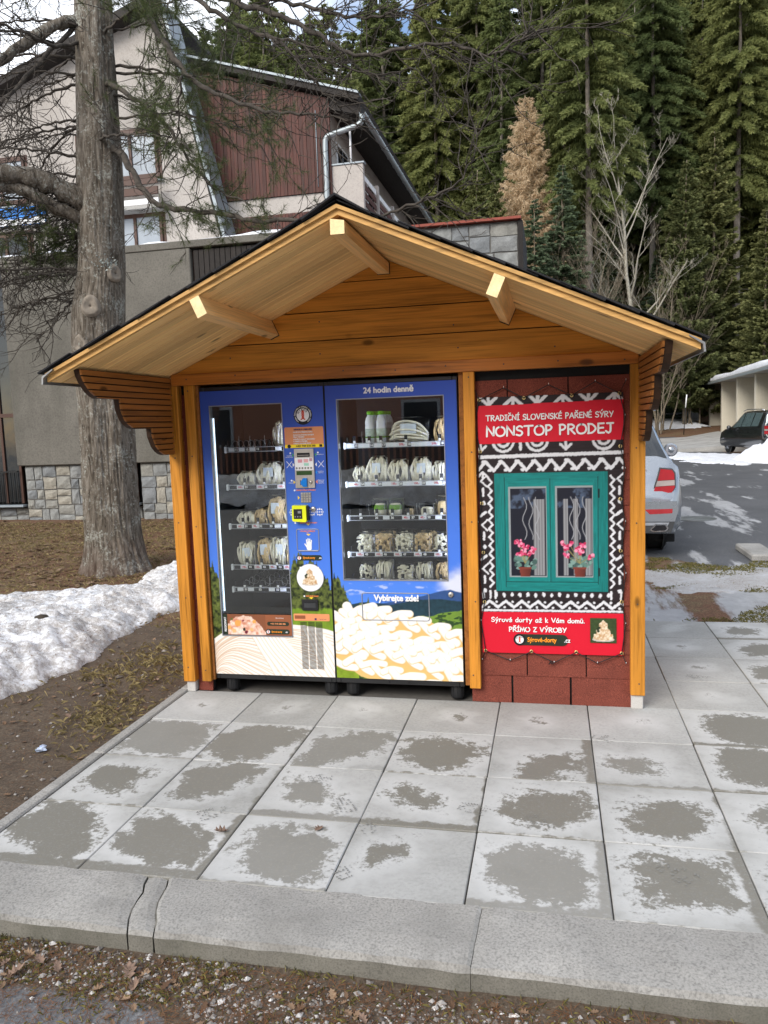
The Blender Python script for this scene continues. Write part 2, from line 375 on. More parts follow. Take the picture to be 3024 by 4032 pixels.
def ground_mat():
    t = NT('ground_surface'); a = t.sep(t.attr('zone')); W_ = t.world()
    n1 = t.noise(W_, 1.1, 5, .6); n2 = t.noise(W_, 9., 5, .65); n3 = t.noise(W_, 70., 4, .7); n0 = t.noise(W_, .35, 4, .5)
    soil = t.ramp(t.mix(.35, n3, n2), [(.28, (.028, .02, .014)), (.5, (.085, .062, .043)), (.62, (.13, .10, .07)), (.78, (.26, .24, .21))])
    litter = t.ramp(n3, [(.25, (.035, .017, .010)), (.5, (.12, .058, .032)), (.75, (.24, .14, .08))])
    grass = t.ramp(n3, [(.25, (.045, .036, .016)), (.5, (.13, .102, .05)), (.75, (.25, .20, .11))])
    gm = t.ramp(t.mix(.55, n1, n2), [(.46, 0.), (.62, .8)])
    c = t.mix(t.ramp(t.math('ADD', a[2], t.math('MULTIPLY', t.math('SUBTRACT', n1, .5), .9)), [(.35, 0.), (.65, 1.)]), soil, t.mix(gm, litter, grass))
    asp = t.ramp(n3, [(.2, (.036, .037, .040)), (.5, (.066, .068, .073)), (.8, (.14, .14, .145))]); asp = t.mix(a[2], t.mix(1., asp, (2.3, 2.25, 2.15), 'MULTIPLY'), asp)
    asp = t.mix(.8, asp, t.ramp(n1, [(.3, .7), (.7, 1.15)]), 'MULTIPLY')
    am = t.ramp(t.math('ADD', a[0], t.math('ADD', t.math('MULTIPLY', t.math('SUBTRACT', n2, .5), .25), t.math('MULTIPLY', t.math('SUBTRACT', n3, .5), .15))), [(.46, 0.), (.56, 1.)])
    c = t.mix(am, c, asp)
    st = t.noise(t.world((1.5, .28, 1)), 1.4, 6, .60)
    im = t.ramp(t.math('ADD', a[1], t.math('MULTIPLY', t.math('SUBTRACT', st, .5), 1.5)), [(.50, 0.), (.58, 1.)])
    ice = t.ramp(t.mix(.5, n2, st), [(.3, (.20, .20, .205)), (.55, (.34, .34, .345)), (.75, (.50, .50, .51))])
    c = t.mix(im, c, ice)
    t.set('Base Color', c); t.set('Roughness', t.mix(im, t.mix(am, .92, .62), .42)); t.bump(t.mix(.5, n2, n3), .5, .02); return t.m
M_GROUND = ground_mat()
def snow_mat(name, dirt=.5, c=(.76, .775, .80)):
    t = NT(name); W_ = t.world(); n = t.noise(W_, 3.5, 5, .6); n2 = t.noise(W_, 26., 5, .72); n3 = t.noise(W_, 90., 3, .7)
    d = t.ramp(t.mix(.35, n2, n), [(.41, 0.), (.56, dirt * .8)])
    sp = t.ramp(n3, [(.555, 0.), (.62, min(1., dirt * 1.3))])
    col = t.mix(d, c, (.30, .265, .23)); col = t.mix(t.math('MULTIPLY', sp, t.ramp(n, [(.35, 0.), (.6, 1.)])), col, (.12, .09, .07))
    t.set('Base Color', col); t.set('Roughness', .55); t.set('Subsurface Weight', .0); t.bump(t.mix(.4, n2, n3), .6, .02); return t.m
M_SNOW_D = snow_mat('dirty_snow', .95); M_SNOW = snow_mat('clean_snow', .3, (.74, .76, .80))

W_SOFFIT = wood('pale_pine_soffit', (.90, .58, .245), 'x', .76, .55, .4, var=.24, spec=.2)
W_EDGE = wood('pine_edge_board', (.56, .33, .115), 'x', .7, .55, .4, var=.1, spec=.2)  # same pine as the soffit, colour darkened to offset direct sky light
W_BEAMY = wood('pale_pine_beam', (.80, .50, .21), 'y', .7, .5, .5, var=.05)
W_END = wood('pine_end_grain', (.86, .66, .36), 'y', .85, .6, .4, False, var=.02)
W_GABLE = wood('stained_gable_board', (.58, .245, .040), 'x', .60, .5, .8, var=.14, spec=.12)
W_BEAM = wood('stained_red_beam', (.46, .155, .022), 'x', .5, .4, .7, var=.05, spec=.4)
W_POST = wood('stained_orange_post', (.53, .22, .028), 'z', .45, .42, .7, var=.10, spec=.25)
W_BRACK = wood('stained_brown_slat', (.29, .112, .026), 'y', .62, .45, .5, var=.12, spec=.2)
W_BRACKEDGE = wood('bracket_edge', (.060, .028, .012), 'z', .6, .7, .6, False)
def felt_mat(name, c):
    t = NT(name); v = t.coord('Object', rnd_off=9.); n = t.noise(v, 260., 2, .7); n2 = t.noise(v, 9., 4, .5)
    col = t.ramp(n, [(.3, tuple(x * .55 for x in c)), (.5, c), (.72, tuple(min(1, x * 1.9) for x in c))])
    col = t.mix(.6, col, t.ramp(n2, [(.3, .8), (.7, 1.15)]), 'MULTIPLY')
    t.set('Base Color', col); t.set('Roughness', .92); t.bump(n, .5, .003); return t.m
M_REDFELT = felt_mat('red_shingle_felt', (.165, .042, .028)); M_BLKFELT = felt_mat('black_shingle_felt', (.018, .018, .02))
M_DARK = flat('black_void', (.008, .008, .008), .8)
M_METAL = flat('grey_drip_metal', (.32, .33, .33), .4, .8)
M_ZINC = flat('galvanised_zinc', (.30, .335, .345), .5, .5, var=.1, scale=5)
M_BLKPAINT = flat('black_cabinet_paint', (.012, .012, .013), .38, spec=.5, scale=3)
M_WHITE = flat('white_print', (.78, .78, .78), .5, bump=0, var=.03)
M_BLACK = flat('black_print', (.01, .01, .012), .5, bump=0)

# ================================================================ ground
def gz(x, y):
    x = np.asarray(x, float); y = np.asarray(y, float)
    z = np.zeros(np.broadcast(x, y).shape) - .05
    z = z + .0 * x
    z = np.where(y < -2.15, -.088, z)
    lawn = (x < -.1) & (y > -2.15)
    z = np.where(lawn, -.035 - .01 + .09 * sstep(2, 8.5, y) + .03 * sstep(-.1, -1.2, x), z)
    z = z + 1.15 * sstep(34, 57, y) * sstep(-2, 6, x) + .55 * sstep(34, 60, y) * sstep(6, -2, x)
    z = z + 2.3 * sstep(57, 63, y) + np.maximum(0, y - 62) * .20
    rough = .02 * (fbm(x * 2.3, y * 2.3, 2) - .5) * np.where((x > -.2) & (x < 5.1) & (y > -2.3) & (y < 2.05), 0, 1)
    return z + rough + 1.2 * (fbm(x * .08, y * .08, 5) - .5) * sstep(58, 80, y)
def axis_pts(a, b, c, d, fine, grow):
    p = list(np.arange(b, c, fine)); s = fine; q = p[-1]
    while q < d: s *= grow; q += s; p.append(q)
    s = fine; q = b; l = []
    while q > a: s *= grow; q -= s; l.append(q)
    return np.array(l[::-1] + p)
GX = axis_pts(-140, -4.5, 7, 160, .12, 1.13); GY = axis_pts(-90, -3.4, 9, 260, .12, 1.10)
X, Y = np.meshgrid(GX, GY, indexing='ij'); nx, ny = X.shape
def zones(X, Y):
    road = np.maximum(np.minimum(X - (3.1 + np.maximum(0, 5.6 - Y) * 1.1), np.minimum(9.6 - X, 43 - Y)) , -1)
    front = 4.5 * (-2.505 - Y - .6 * sstep(1.05, 1.6, X))
    apron = np.minimum(np.minimum(X - 7.0, 12.2 - X), np.minimum(Y - 22, 44 - Y))
    r = np.maximum(np.maximum(road, front), -1)
    R = np.clip(.5 + r * .9, 0, 1)
    verge = np.minimum(np.minimum(X - 2.9, 5.2 - (X - 3.5) * .25 - Y * 0.55 + 2), Y - 2.05)
    ice = np.where((X > 2.7) & (Y > 2.02), .36, 0.) * sstep(42, 30, Y) * sstep(14, 9, X)
    ice = ice + .11 * sstep(3.4, 4.4, X) * sstep(7.0, 5.4, X) * sstep(5.5, 8.5, Y) * sstep(34, 26, Y); ice = ice + .20 * sstep(2.6, 3.0, X) * sstep(6.6, 3.6, Y) * sstep(2.0, 2.2, Y)
    ice = ice * (1 - .45 * sstep(5.0, 6.4, X) * sstep(12, 8, Y))
    G = np.clip(ice, 0, 1)
    Bz = np.clip(.25 + .9 * sstep(1.4, 3.2, Y - .3 * X * (X < 0)) + .0, 0, 1)
    Bz = np.where(Y < -2.2, .20, Bz); Bz = np.where(X > 2.5, np.where(Y > 2, .85, Bz), Bz)
    return np.stack([R, G, Bz], -1)
V = np.stack([X, Y, gz(X, Y)], -1).reshape(-1, 3)
I = np.arange(nx * ny).reshape(nx, ny)
F = np.stack([I[:-1, :-1], I[1:, :-1], I[1:, 1:], I[:-1, 1:]], -1).reshape(-1, 4)
tag(link('ground', np_mesh('ground', V, F, M_GROUND, True, zones(X, Y).reshape(-1, 3), 'zone')), kind='structure')

# ---------------------------------------------------------------- paving
pav = MB().box(-.005, 4.99, -1.985, 2.0, -.06, -.016).build('pavement', M_SOIL_JOINT); tag(pav, kind='structure')
SLAB = [MB().box(-.2475, .2475, -.2475, .2475, -.045, 0, .0035).mesh('paving_slab', M_SLAB)]
WET = {(0, 1): (1.15, .42, .55), (1, 1): (1.05, .45, .5), (2, 1): (.85, .5, .5), (3, 1): (.85, .5, .5), (4, 1): (.62, .55, .3), (5, 1): (.45, .4, .45), (6, 1): (1.0, .6, .55), (7, 1): (.8, .5, .5),
       (0, 2): (.62, .45, .5), (1, 2): (.72, .42, .6), (2, 2): (.55, .42, .5), (3, 2): (.42, .4, .55), (4, 2): (.72, .55, .5), (5, 2): (.7, .52, .45), (6, 2): (.8, .6, .5), (7, 2): (.8, .5, .5),
       (0, 3): (.98, .45, .55), (1, 3): (.9, .5, .52), (2, 3): (.85, .55, .45), (3, 3): (.32, .35, .6), (4, 3): (.9, .5, .5), (5, 3): (.78, .5, .52), (6, 3): (.8, .5, .5), (6, 0): (1.05, .65, .45), (7, 0): (.9, .5, .5), (6, -1): (.0, .5, .5)}
for c in range(10):
    for r in range(-4, 4):
        if r < 0 and c < 5: continue
        o = link('paving_slab', SLAB[0], pav, (.25 + .5 * c + rnd.uniform(-.0012, .0012), -.25 - .5 * r + rnd.uniform(-.0012, .0012), rnd.uniform(-.0025, .0015)), (rnd.uniform(-.004, .004), rnd.uniform(-.004, .004), rnd.uniform(-.003, .003)))
        w = WET.get((c, r), (rnd.uniform(.3, .9) if r > 0 or c > 6 else .0, rnd.uniform(.4, .6), rnd.uniform(.4, .6)))
        o.color = (w[0], w[1], w[2], 1)
for j in range(4):
    MB().box(-.075, -.008, -1.985 + j, -.989 + j, -.09, .003, .008).build('edging_strip', M_KERB, pav)
# ---------------------------------------------------------------- kerb
def kerb_piece(edge0, edge1, name, parent, top=.0, seed=0, e0=1, e1=2):
    # edges: lists of x along depth y (back -> front); ragged broken ends
    ys = np.linspace(-1.995, -2.285, 7); n = 90 if edge1[0] - edge0[0] > .4 else 4
    rows = []
    for i, y in enumerate(ys):
        a = np.interp(y, [-2.285, -1.995], edge0[::-1]) + (.03 if 10 < e0 < 13 else .004) * (vn(y * 40, e0) - .5); b = np.interp(y, [-2.285, -1.995], edge1[::-1]) + (.03 if 10 < e1 < 13 else .004) * (vn(y * 40, e1) - .5)
        rows.append(np.linspace(a, b, n))
    V = []; F = []
    for i, y in enumerate(ys):
        for j, x in enumerate(rows[i]):
            dz = -(.008 + .007 * max(0, vn(x * 17, 7, seed) - .45)) * (i == 6) - .003 * (i == 5) + .007 * (vn(x * 9, y * 12, seed) - .5) - (.006 if j in (0, n - 1) else 0)
            V.append((x, y + (.014 * (fbm(x * 16, 3, seed, 3) - .5) if i in (0, 6) else 0), top + dz))
    for x in rows[-1]: V.append((x, -2.292 + .012 * (vn(x * 12, 9, seed) - .5), -.030))
    for x in rows[-1]: V.append((x, -2.290 + .014 * (vn(x * 10, 4, seed) - .5), -.15))
    R_ = len(ys) + 2
    for i in range(R_ - 1):
        for j in range(n - 1): F.append((i * n + j, (i + 1) * n + j, (i + 1) * n + j + 1, i * n + j + 1))
    b = len(V)
    for y, x in ((-1.995, rows[0][0]), (-1.995, rows[0][-1])): V.append((x, y, -.15))
    F.append(tuple([i * n for i in range(R_)] + [b])[::-1]); F.append(tuple([i * n + n - 1 for i in range(R_)] + [b + 1]))
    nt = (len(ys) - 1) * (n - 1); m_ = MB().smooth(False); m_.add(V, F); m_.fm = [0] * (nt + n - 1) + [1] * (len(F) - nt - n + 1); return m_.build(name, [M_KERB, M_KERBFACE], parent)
kerb = MB().box(-3.0, 6.0, -2.27, -2.0, -.16, -.028).build('kerb', M_MORTAR); tag(kerb, kind='structure')
kerb_piece((-2.6, -2.6), (.797, .872), 'kerb_stone', kerb, 0, 1, 1, 11)
kerb_piece((.803, .878), (.872, .972), 'kerb_patch', kerb, -.004, 2, 11, 12)
kerb_piece((.879, .979), (2.06, 2.05), 'kerb_stone', kerb, .001, 3, 12, 20)
kerb_piece((2.0615, 2.0515), (5.5, 5.5), 'kerb_stone', kerb, -.001, 3.7, 20, 21)

# ================================================================ kiosk
KX0, KX1, RX, SL = -.01, 2.815, 1.39, .44       # side faces, ridge x, roof slope
def soff(x): return 2.605 - SL * abs(x - RX)
YF, YB = -1.0, 1.25
kiosk = thing('wooden_kiosk', 'small wooden sales kiosk with gabled roof housing two vending machines', 'kiosk', (1.4, .5, 0))
# walls: side, back, front panels
body = MB(); body.box(.0, .05, .03, 1.15, .0, 1.99); body.box(2.755, 2.805, .03, 1.15, .0, 1.99); body.box(.05, 2.755, 1.1, 1.15, 0, 1.99)
body.prism([(0, 1.99), (2.805, 1.99), (2.805, soff(2.805) - .003), (RX, soff(RX) - .003), (0, soff(0) - .003)], 1.1, 1.15)
body.build('wall', W_GABLE, kiosk)
clad = MB().box(1.835, 2.75, .012, .04, .0, 1.98).build('wall_cladding', M_DARK, kiosk)
rows_z = [.0, .167, .31] + [.31 + .1435 * i for i in range(1, 12)]
for i in range(len(rows_z) - 1):
    z0, z1 = rows_z[i], rows_z[i + 1]; off = (2.072, 2.160, 2.0, 2.14)[i % 4] if i > 1 else (2.072, 2.160)[i]
    xs = [1.835] + [off + .336 * k for k in range(-2, 4) if 1.84 < off + .336 * k < 2.73] + [2.745]
    for a, b in zip(xs[:-1], xs[1:]):
        g = .0035 if i else .006
        m_ = MB(); y0, y1 = .000 + rnd.uniform(-.0015, .001), .006
        p = [(a + (g if a > 1.84 else 0), y0 - .004, z0), (b - (g if b < 2.74 else 0), y0 - .004, z0), (b - (g if b < 2.74 else 0), .010, z0), (a + (g if a > 1.84 else 0), .010, z0)]
        q = [(u, (y0 + .003 if j < 2 else .011), z1 + .004) for j, (u, v, w) in enumerate(p)]
        m_.hexa(p + q).build('shingle', M_REDFELT, clad)
    # short returns of red felt beside the machines
for x0, x1 in ((.066, .116),):
    ret = MB().box(x0 - .004, x1 + .05, .022, .045, .0, 1.98).build('wall_cladding', M_DARK, kiosk)
    for i in range(len(rows_z) - 1):
        MB().hexa([(x0, .004, rows_z[i]), (x1 + .045, .004, rows_z[i]), (x1 + .045, .02, rows_z[i]), (x0, .02, rows_z[i]), (x0, .014, rows_z[i + 1] + .003), (x1 + .045, .014, rows_z[i + 1] + .003), (x1 + .045, .02, rows_z[i + 1] + .003), (x0, .02, rows_z[i + 1] + .003)]).build('shingle', M_REDFELT, ret)
# posts and concrete feet
for a, b, z0 in ((-.012, .066, .07), (.113, .175, .075), (1.826, 1.890, .092), (2.738, 2.816, .085)):
    MB().box(a, b, -.045, .020, z0, 1.945, .003).build('post', W_POST, kiosk)
MB().box(.176, .193, -.020, .03, .08, 1.945, .002).build('trim_board', W_BRACK, kiosk)
MB().box(1.797, 1.824, -.015, .03, .10, 1.945, .002).build('trim_board', W_BRACK, kiosk)
for a, b in ((.0, .058), (2.742, 2.808)): MB().box(a, b, -.03, .04, .0, .09, .004).build('concrete_foot', M_FOOT, kiosk)
# lintel beam
MB().box(.035, 2.78, -.052, .03, 1.9455, 2.014, .003).build('lintel_beam', W_BEAM, kiosk)
for a, b in ((.002, .033), (2.782, 2.812)): MB().box(a, b, -.046, .03, 1.947, soff(a) - .006 if a < 1 else soff(b) - .006, .002).build('corner_block', W_BRACK, kiosk)
# gable boards
zs = [2.012, 2.168, 2.331, 2.491, 2.62]
for i in range(4):
    z0, z1 = zs[i] + .003, zs[i + 1] - .003
    def xr(z): return (RX - (2.603 - z) / SL, RX + (2.603 - z) / SL)
    zt = min(z1, 2.602); a0, b0 = xr(z0); a1, b1 = xr(zt); a0 = max(a0, .04); b0 = min(b0, 2.765)
    zk = 2.603 - SL * (RX - .04)
    poly = [(a0, z0), (b0, z0)]
    if zk > z0 and i == 0: poly.append((2.765, zk))
    poly += [(b1, zt), (a1, zt)] if b1 - a1 > .02 else [(RX, 2.602)]
    if zk > z0 and i == 0: poly.append((.04, zk))
    MB().prism(poly, -.030, .0).build('gable_board', W_GABLE, kiosk)
MB().prism([(.03, 2.0), (2.775, 2.0), (2.775, 2.0), (RX, 2.60), (.03, 2.0)][:4], .001, .02).build('gable_backing', M_DARK, kiosk)
# roof slopes: soffit boards, edge strip, black shingles
for sgn, ex in ((-1, -.135), (1, 2.925)):
    th = math.atan(SL); L = abs(ex - RX) / math.cos(th)
    rs = MB(); q = [(RX, YF + .012), (ex, YF + .012), (ex, YB), (RX, YB)]
    lo = lambda x: soff(x) + .021
    P = [(x, y, lo(x)) for x, y in q] + [(x, y, lo(x) + .018) for x, y in q]
    if sgn < 0: P = [P[i] for i in (3, 2, 1, 0)] + [P[4 + i] for i in (3, 2, 1, 0)]
    P = P if sgn < 0 else [P[i] for i in (0, 3, 2, 1)] + [P[4 + i] for i in (0, 3, 2, 1)]
    slope = rs.hexa(P[:4][::-1] + P[4:][::-1]).build('roof_slope', W_BRACKEDGE, kiosk)
    # boards run along the slope
    nb = 25; wy = (YB - YF) / nb
    bm = MB().box(0, L, 0, wy - .0045, 0, .020, .005).mesh('soffit_board', W_SOFFIT)
    for i in range(nb):
        a = (0, th, 0) if sgn > 0 else (0, -th, math.pi)
        o = link('soffit_board', bm, slope, (RX, (YF + i * wy) if sgn > 0 else (YF + (i + 1) * wy), soff(RX)))
        M4 = Matrix.Rotation(th, 4, 'Y') if sgn > 0 else Matrix.Rotation(math.pi, 4, 'Z') @ Matrix.Rotation(th, 4, 'Y')
        o.rotation_euler = M4.to_euler()
    # pale edge strip at the front
    n_ = 1
    st = MB(); st.prism([(RX, soff(RX) + .0), (ex, soff(ex)), (ex, soff(ex) + .040), (RX, soff(RX) + .040)], YF - .024, YF - .002)
    st.build('roof_edge_board', W_EDGE, kiosk)
    st = MB(); st.prism([(RX, soff(RX) + .026), (ex, soff(ex) + .026), (ex, soff(ex) + .043), (RX, soff(RX) + .043)], YF - .040, YF - .025)
    st.build('roof_edge_batten', W_EDGE, kiosk)
    # shingles
    rn = 11; rw = L / rn; tw = .333
    sm_ = MB().hexa([(0, 0, .010), (rw * 1.35, 0, .0), (rw * 1.35, tw - .006, .0), (0, tw - .006, .010), (0, 0, .014), (rw * 1.35, 0, .009), (rw * 1.35, tw - .006, .009), (0, tw - .006, .014)])
    smesh = sm_.mesh('shingle', M_BLKFELT)
    M4 = Matrix.Rotation(th, 4, 'Y') if sgn > 0 else Matrix.Rotation(math.pi, 4, 'Z') @ Matrix.Rotation(th, 4, 'Y')
    for i in range(rn):
        for j in range(7):
            d = i * rw * .985; y = YF - .055 + j * tw + rnd.uniform(-.012, .012) * (j == 0) + (.0 if sgn > 0 else tw)
            x = RX + sgn * d * math.cos(th); z = soff(RX) + .047 - d * math.sin(th) + rnd.uniform(0, .004)
            o = link('shingle', smesh, slope, (x, y, z)); e = M4.to_euler(); o.rotation_euler = e
    # drip metal at the eave
    e0 = ex; z0 = soff(ex)
    MB().prism([(e0 - sgn * .05, z0 + .062), (e0 + sgn * .012, z0 + .052 - .026), (e0 + sgn * .016, z0 - .012), (e0 + sgn * .008, z0 - .012), (e0 + sgn * .004, z0 + .02), (e0 - sgn * .05, z0 + .056)], YF - .05, YB + .01).build('drip_edge', M_METAL if sgn > 0 else M_METAL, kiosk)
MB().prism([(RX - .16, soff(RX) - .02), (RX, soff(RX) + .075), (RX + .16, soff(RX) - .02), (RX + .16, soff(RX) - .012), (RX, soff(RX) + .085), (RX - .16, soff(RX) - .012)], YF - .065, YB).build('ridge_cap', M_BLKFELT, kiosk)
# ridge beam and purlins
def beam(poly, name):
    o = MB().prism(poly, YF - .022, -.028).build(name, W_BEAMY, kiosk)
    cx = sum(p[0] for p in poly) / 4; cz = sum(p[1] for p in poly) / 4
    MB().prism([(cx + (p[0] - cx) * .99, cz + (p[1] - cz) * .99) for p in poly], YF - .026, YF - .0215).build('sawn_end', W_END, o)
    MB().prism([(cx + (p[0] - cx) * 1.12, cz + (p[1] - cz) * 1.10) for p in poly], -.0335, -.0302).build('beam_pocket', M_DARK, kiosk)
beam([(RX - .036, 2.520), (RX + .030, 2.520), (RX + .030, 2.588), (RX - .036, 2.588)][0:2] + [(RX + .030, 2.592 - .03 * SL), (RX - .036, 2.590)], 'ridge_beam')
for sgn in (-1, 1):
    th = math.atan(SL); u = (math.cos(th), -math.sin(th) * 1); px = RX + sgn * .69
    t_ = (sgn * math.cos(th), -math.sin(th)); n_ = (-sgn * math.sin(th), -math.cos(th))
    c0 = (px, soff(px) - .001); w, h = .052, .094
    poly = [c0, (c0[0] + t_[0] * w, c0[1] + t_[1] * w), (c0[0] + t_[0] * w + n_[0] * h, c0[1] + t_[1] * w + n_[1] * h), (c0[0] + n_[0] * h, c0[1] + n_[1] * h)]
    beam(poly, 'purlin')
# slatted brackets
PR = [(2.02, -1.0), (1.961, -.985), (1.924, -.96), (1.883, -.915), (1.862, -.875), (1.8525, -.845), (1.852, -.645), (1.794, -.638), (1.74, -.605), (1.712, -.565), (1.698, -.53), (1.6905, -.50), (1.690, -.318), (1.642, -.312), (1.582, -.275), (1.552, -.235), (1.535, -.195), (1.528, -.16)]
def yfr(z): return float(np.interp(z, [p[0] for p in PR][::-1], [p[1] for p in PR][::-1]))
for xa, xb, inner in ((-.012, .034, 1), (2.778, 2.824, -1)):
    zc = soff((xa + xb) / 2) - .004
    zz = [1.528] + [p[0] for p in PR[::-1] if 1.528 < p[0] < zc] + [zc]
    br = MB().prism([(-.0535, 1.528), (-.0535, zc)] + [(yfr(z) + .006, z) for z in zz[::-1]], xa + (.002 if inner > 0 else .010), xb - (.010 if inner > 0 else .002), 'x').build('eave_bracket', W_BRACKEDGE, kiosk)
    n = 14; h = (zc - 1.528) / n
    for i in range(n):
        a, b = 1.528 + i * h + .0035, 1.528 + (i + 1) * h - .0035
        ks = [a] + [p[0] for p in PR[::-1] if a < p[0] < b] + [b]
        poly = [(-.0535, a), (-.0535, b)] + [(yfr(z), z) for z in ks[::-1]]
        x0, x1 = (xb - .0098, xb) if inner > 0 else (xa, xa + .0098)
        MB().prism(poly, x0, x1, 'x').build('slat', W_BRACK, br)
# ================================================================ painting flat prints on fine grids
class Canvas:
    def __init__(s, xs, zs): s.xs = np.asarray(xs); s.zs = np.asarray(zs); s.X, s.Z = np.meshgrid(s.xs, s.zs, indexing='ij'); s.C = np.zeros(s.X.shape + (3,))
    def put(s, a, c):
        c = np.asarray(c, float)
        if c.ndim == 1: c = np.broadcast_to(c, s.C.shape)
        a = np.clip(np.asarray(a, float), 0, 1)[..., None]; s.C = s.C * (1 - a) + c * a
    def rect(s, x0, x1, z0, z1, c): s.put((s.X >= x0) & (s.X <= x1) & (s.Z >= z0) & (s.Z <= z1), c)
    def segd(s, p, q):
        dx, dz = q[0] - p[0], q[1] - p[1]; l = dx * dx + dz * dz + 1e-12
        t = np.clip(((s.X - p[0]) * dx + (s.Z - p[1]) * dz) / l, 0, 1); return np.hypot(s.X - p[0] - t * dx, s.Z - p[1] - t * dz)
    def line(s, pts, w, c, rag=.0):
        d = np.full(s.X.shape, 9.)
        for p, q in zip(pts[:-1], pts[1:]): d = np.minimum(d, s.segd(p, q))
        if rag: d = d + rag * (vn(s.X * 140, s.Z * 140, 3) - .5) * 2
        s.put((w / 2 - d) / .003 + .5, c)
    def disc(s, x, z, r, c, rz=None, rag=0.):
        d = np.hypot(s.X - x, (s.Z - z) * r / (rz or r))
        if rag: d = d + rag * (vn(s.X * 120, s.Z * 120, 8) - .5) * 2
        s.put((r - d) / .003 + .5, c)
    def strand(s, pts, r0, hi=(250, 247, 238), mid=(241, 226, 200), lo=(206, 152, 96), r1=None):
        m = len(pts); best = np.full(s.X.shape, 9.); nz = np.zeros(s.X.shape)
        r1 = r0 if r1 is None else r1
        x0 = min(p[0] for p in pts) - r0; x1 = max(p[0] for p in pts) + r0; z0 = min(p[1] for p in pts) - r0; z1 = max(p[1] for p in pts) + r0
        i0, i1 = np.searchsorted(s.xs, [x0, x1]); j0, j1 = np.searchsorted(s.zs, [z0, z1])
        if i1 <= i0 or j1 <= j0: return
        X, Z = s.X[i0:i1, j0:j1], s.Z[i0:i1, j0:j1]; best = np.full(X.shape, 9.); nz = np.zeros(X.shape)
        for k, (p, q) in enumerate(zip(pts[:-1], pts[1:])):
            dx, dz = q[0] - p[0], q[1] - p[1]; l = dx * dx + dz * dz + 1e-12
            t = np.clip(((X - p[0]) * dx + (Z - p[1]) * dz) / l, 0, 1); ax = X - p[0] - t * dx; az = Z - p[1] - t * dz; r = r0 + (r1 - r0) * (k + t) / (m - 1)
            d = np.hypot(ax, az) / r; u = d < best; best = np.where(u, d, best); nz = np.where(u, az / r, nz)
        sh = np.clip(1.04 - .22 * best ** 2 - .85 * best ** 3 * np.clip(.55 - .6 * nz, 0.08, 1), 0, 1)
        hi, mid, lo = [np.array(lin(*c)) for c in (hi, mid, lo)]
        w = sh[..., None]; col = np.where(w > .5, mid + (hi - mid) * (w - .5) * 2, lo + (mid - lo) * w * 2)
        a = np.clip((1 - best) * r0 / .003 + .5, 0, 1)[..., None]
        s.C[i0:i1, j0:j1] = s.C[i0:i1, j0:j1] * (1 - a) + col * a
    def mesh(s, name, mat, yf, hole=None):
        n, k = s.X.shape; V = np.stack([s.X, np.broadcast_to(yf(s.X, s.Z) if callable(yf) else yf, s.X.shape), s.Z], -1).reshape(-1, 3)
        I = np.arange(n * k).reshape(n, k); F = np.stack([I[:-1, :-1], I[1:, :-1], I[1:, 1:], I[:-1, 1:]], -1)
        if hole:
            cx = (s.X[:-1, :-1] + s.X[1:, 1:]) / 2; cz = (s.Z[:-1, :-1] + s.Z[1:, 1:]) / 2
            F = F[~((cx > hole[0]) & (cx < hole[1]) & (cz > hole[2]) & (cz < hole[3]))]
        return np_mesh(name, V, F.reshape(-1, 4), mat, True, s.C.reshape(-1, 3) * .80)
def crom(pts, n=6):
    P = [pts[0]] + list(pts) + [pts[-1]]; out = []
    for i in range(1, len(P) - 2):
        for j in range(n):
            t = j / n; a, b, c, d = [np.array(q, float) for q in P[i - 1:i + 3]]
            out.append(tuple(.5 * (2 * b + (c - a) * t + (2 * a - 5 * b + 4 * c - d) * t * t + (3 * b - a - 3 * c + d) * t ** 3)))
    return out + [tuple(pts[-1])]
def ribbon(pts, w, y, mb, ncap=5):
    # flat stroke with round ends in the plane y
    P = [np.array(p, float) for p in pts]; n = len(P); L_ = []; R_ = []
    for i in range(n):
        d0 = P[i] - P[i - 1] if i else P[1] - P[0]; d1 = P[i + 1] - P[i] if i < n - 1 else d0
        d0 = d0 / (np.linalg.norm(d0) + 1e-9); d1 = d1 / (np.linalg.norm(d1) + 1e-9); d = d0 + d1; d = d / (np.linalg.norm(d) + 1e-9)
        nn = np.array([-d[1], d[0]]); k = 1 / max(.45, float(np.dot(nn, np.array([-d0[1], d0[0]]))))
        L_.append(P[i] + nn * w / 2 * k); R_.append(P[i] - nn * w / 2 * k)
    V = []; F = []
    for a, b in zip(L_, R_): V += [(a[0], y, a[1]), (b[0], y, b[1])]
    for i in range(n - 1): F.append((2 * i, 2 * i + 1, 2 * i + 3, 2 * i + 2))
    for e, i in ((0, 0), (1, n - 1)):
        d = (P[0] - P[1]) if e == 0 else (P[-1] - P[-2]); d = d / (np.linalg.norm(d) + 1e-9); nn = np.array([-d[1], d[0]]); ring = []
        for j in range(ncap + 1):
            a = math.pi * j / ncap; q = P[i] + (nn * math.cos(a) + d * math.sin(a)) * w / 2; ring.append(len(V)); V.append((q[0], y, q[1]))
        F.append(tuple(ring[::-1]))
    mb.add(V, F)
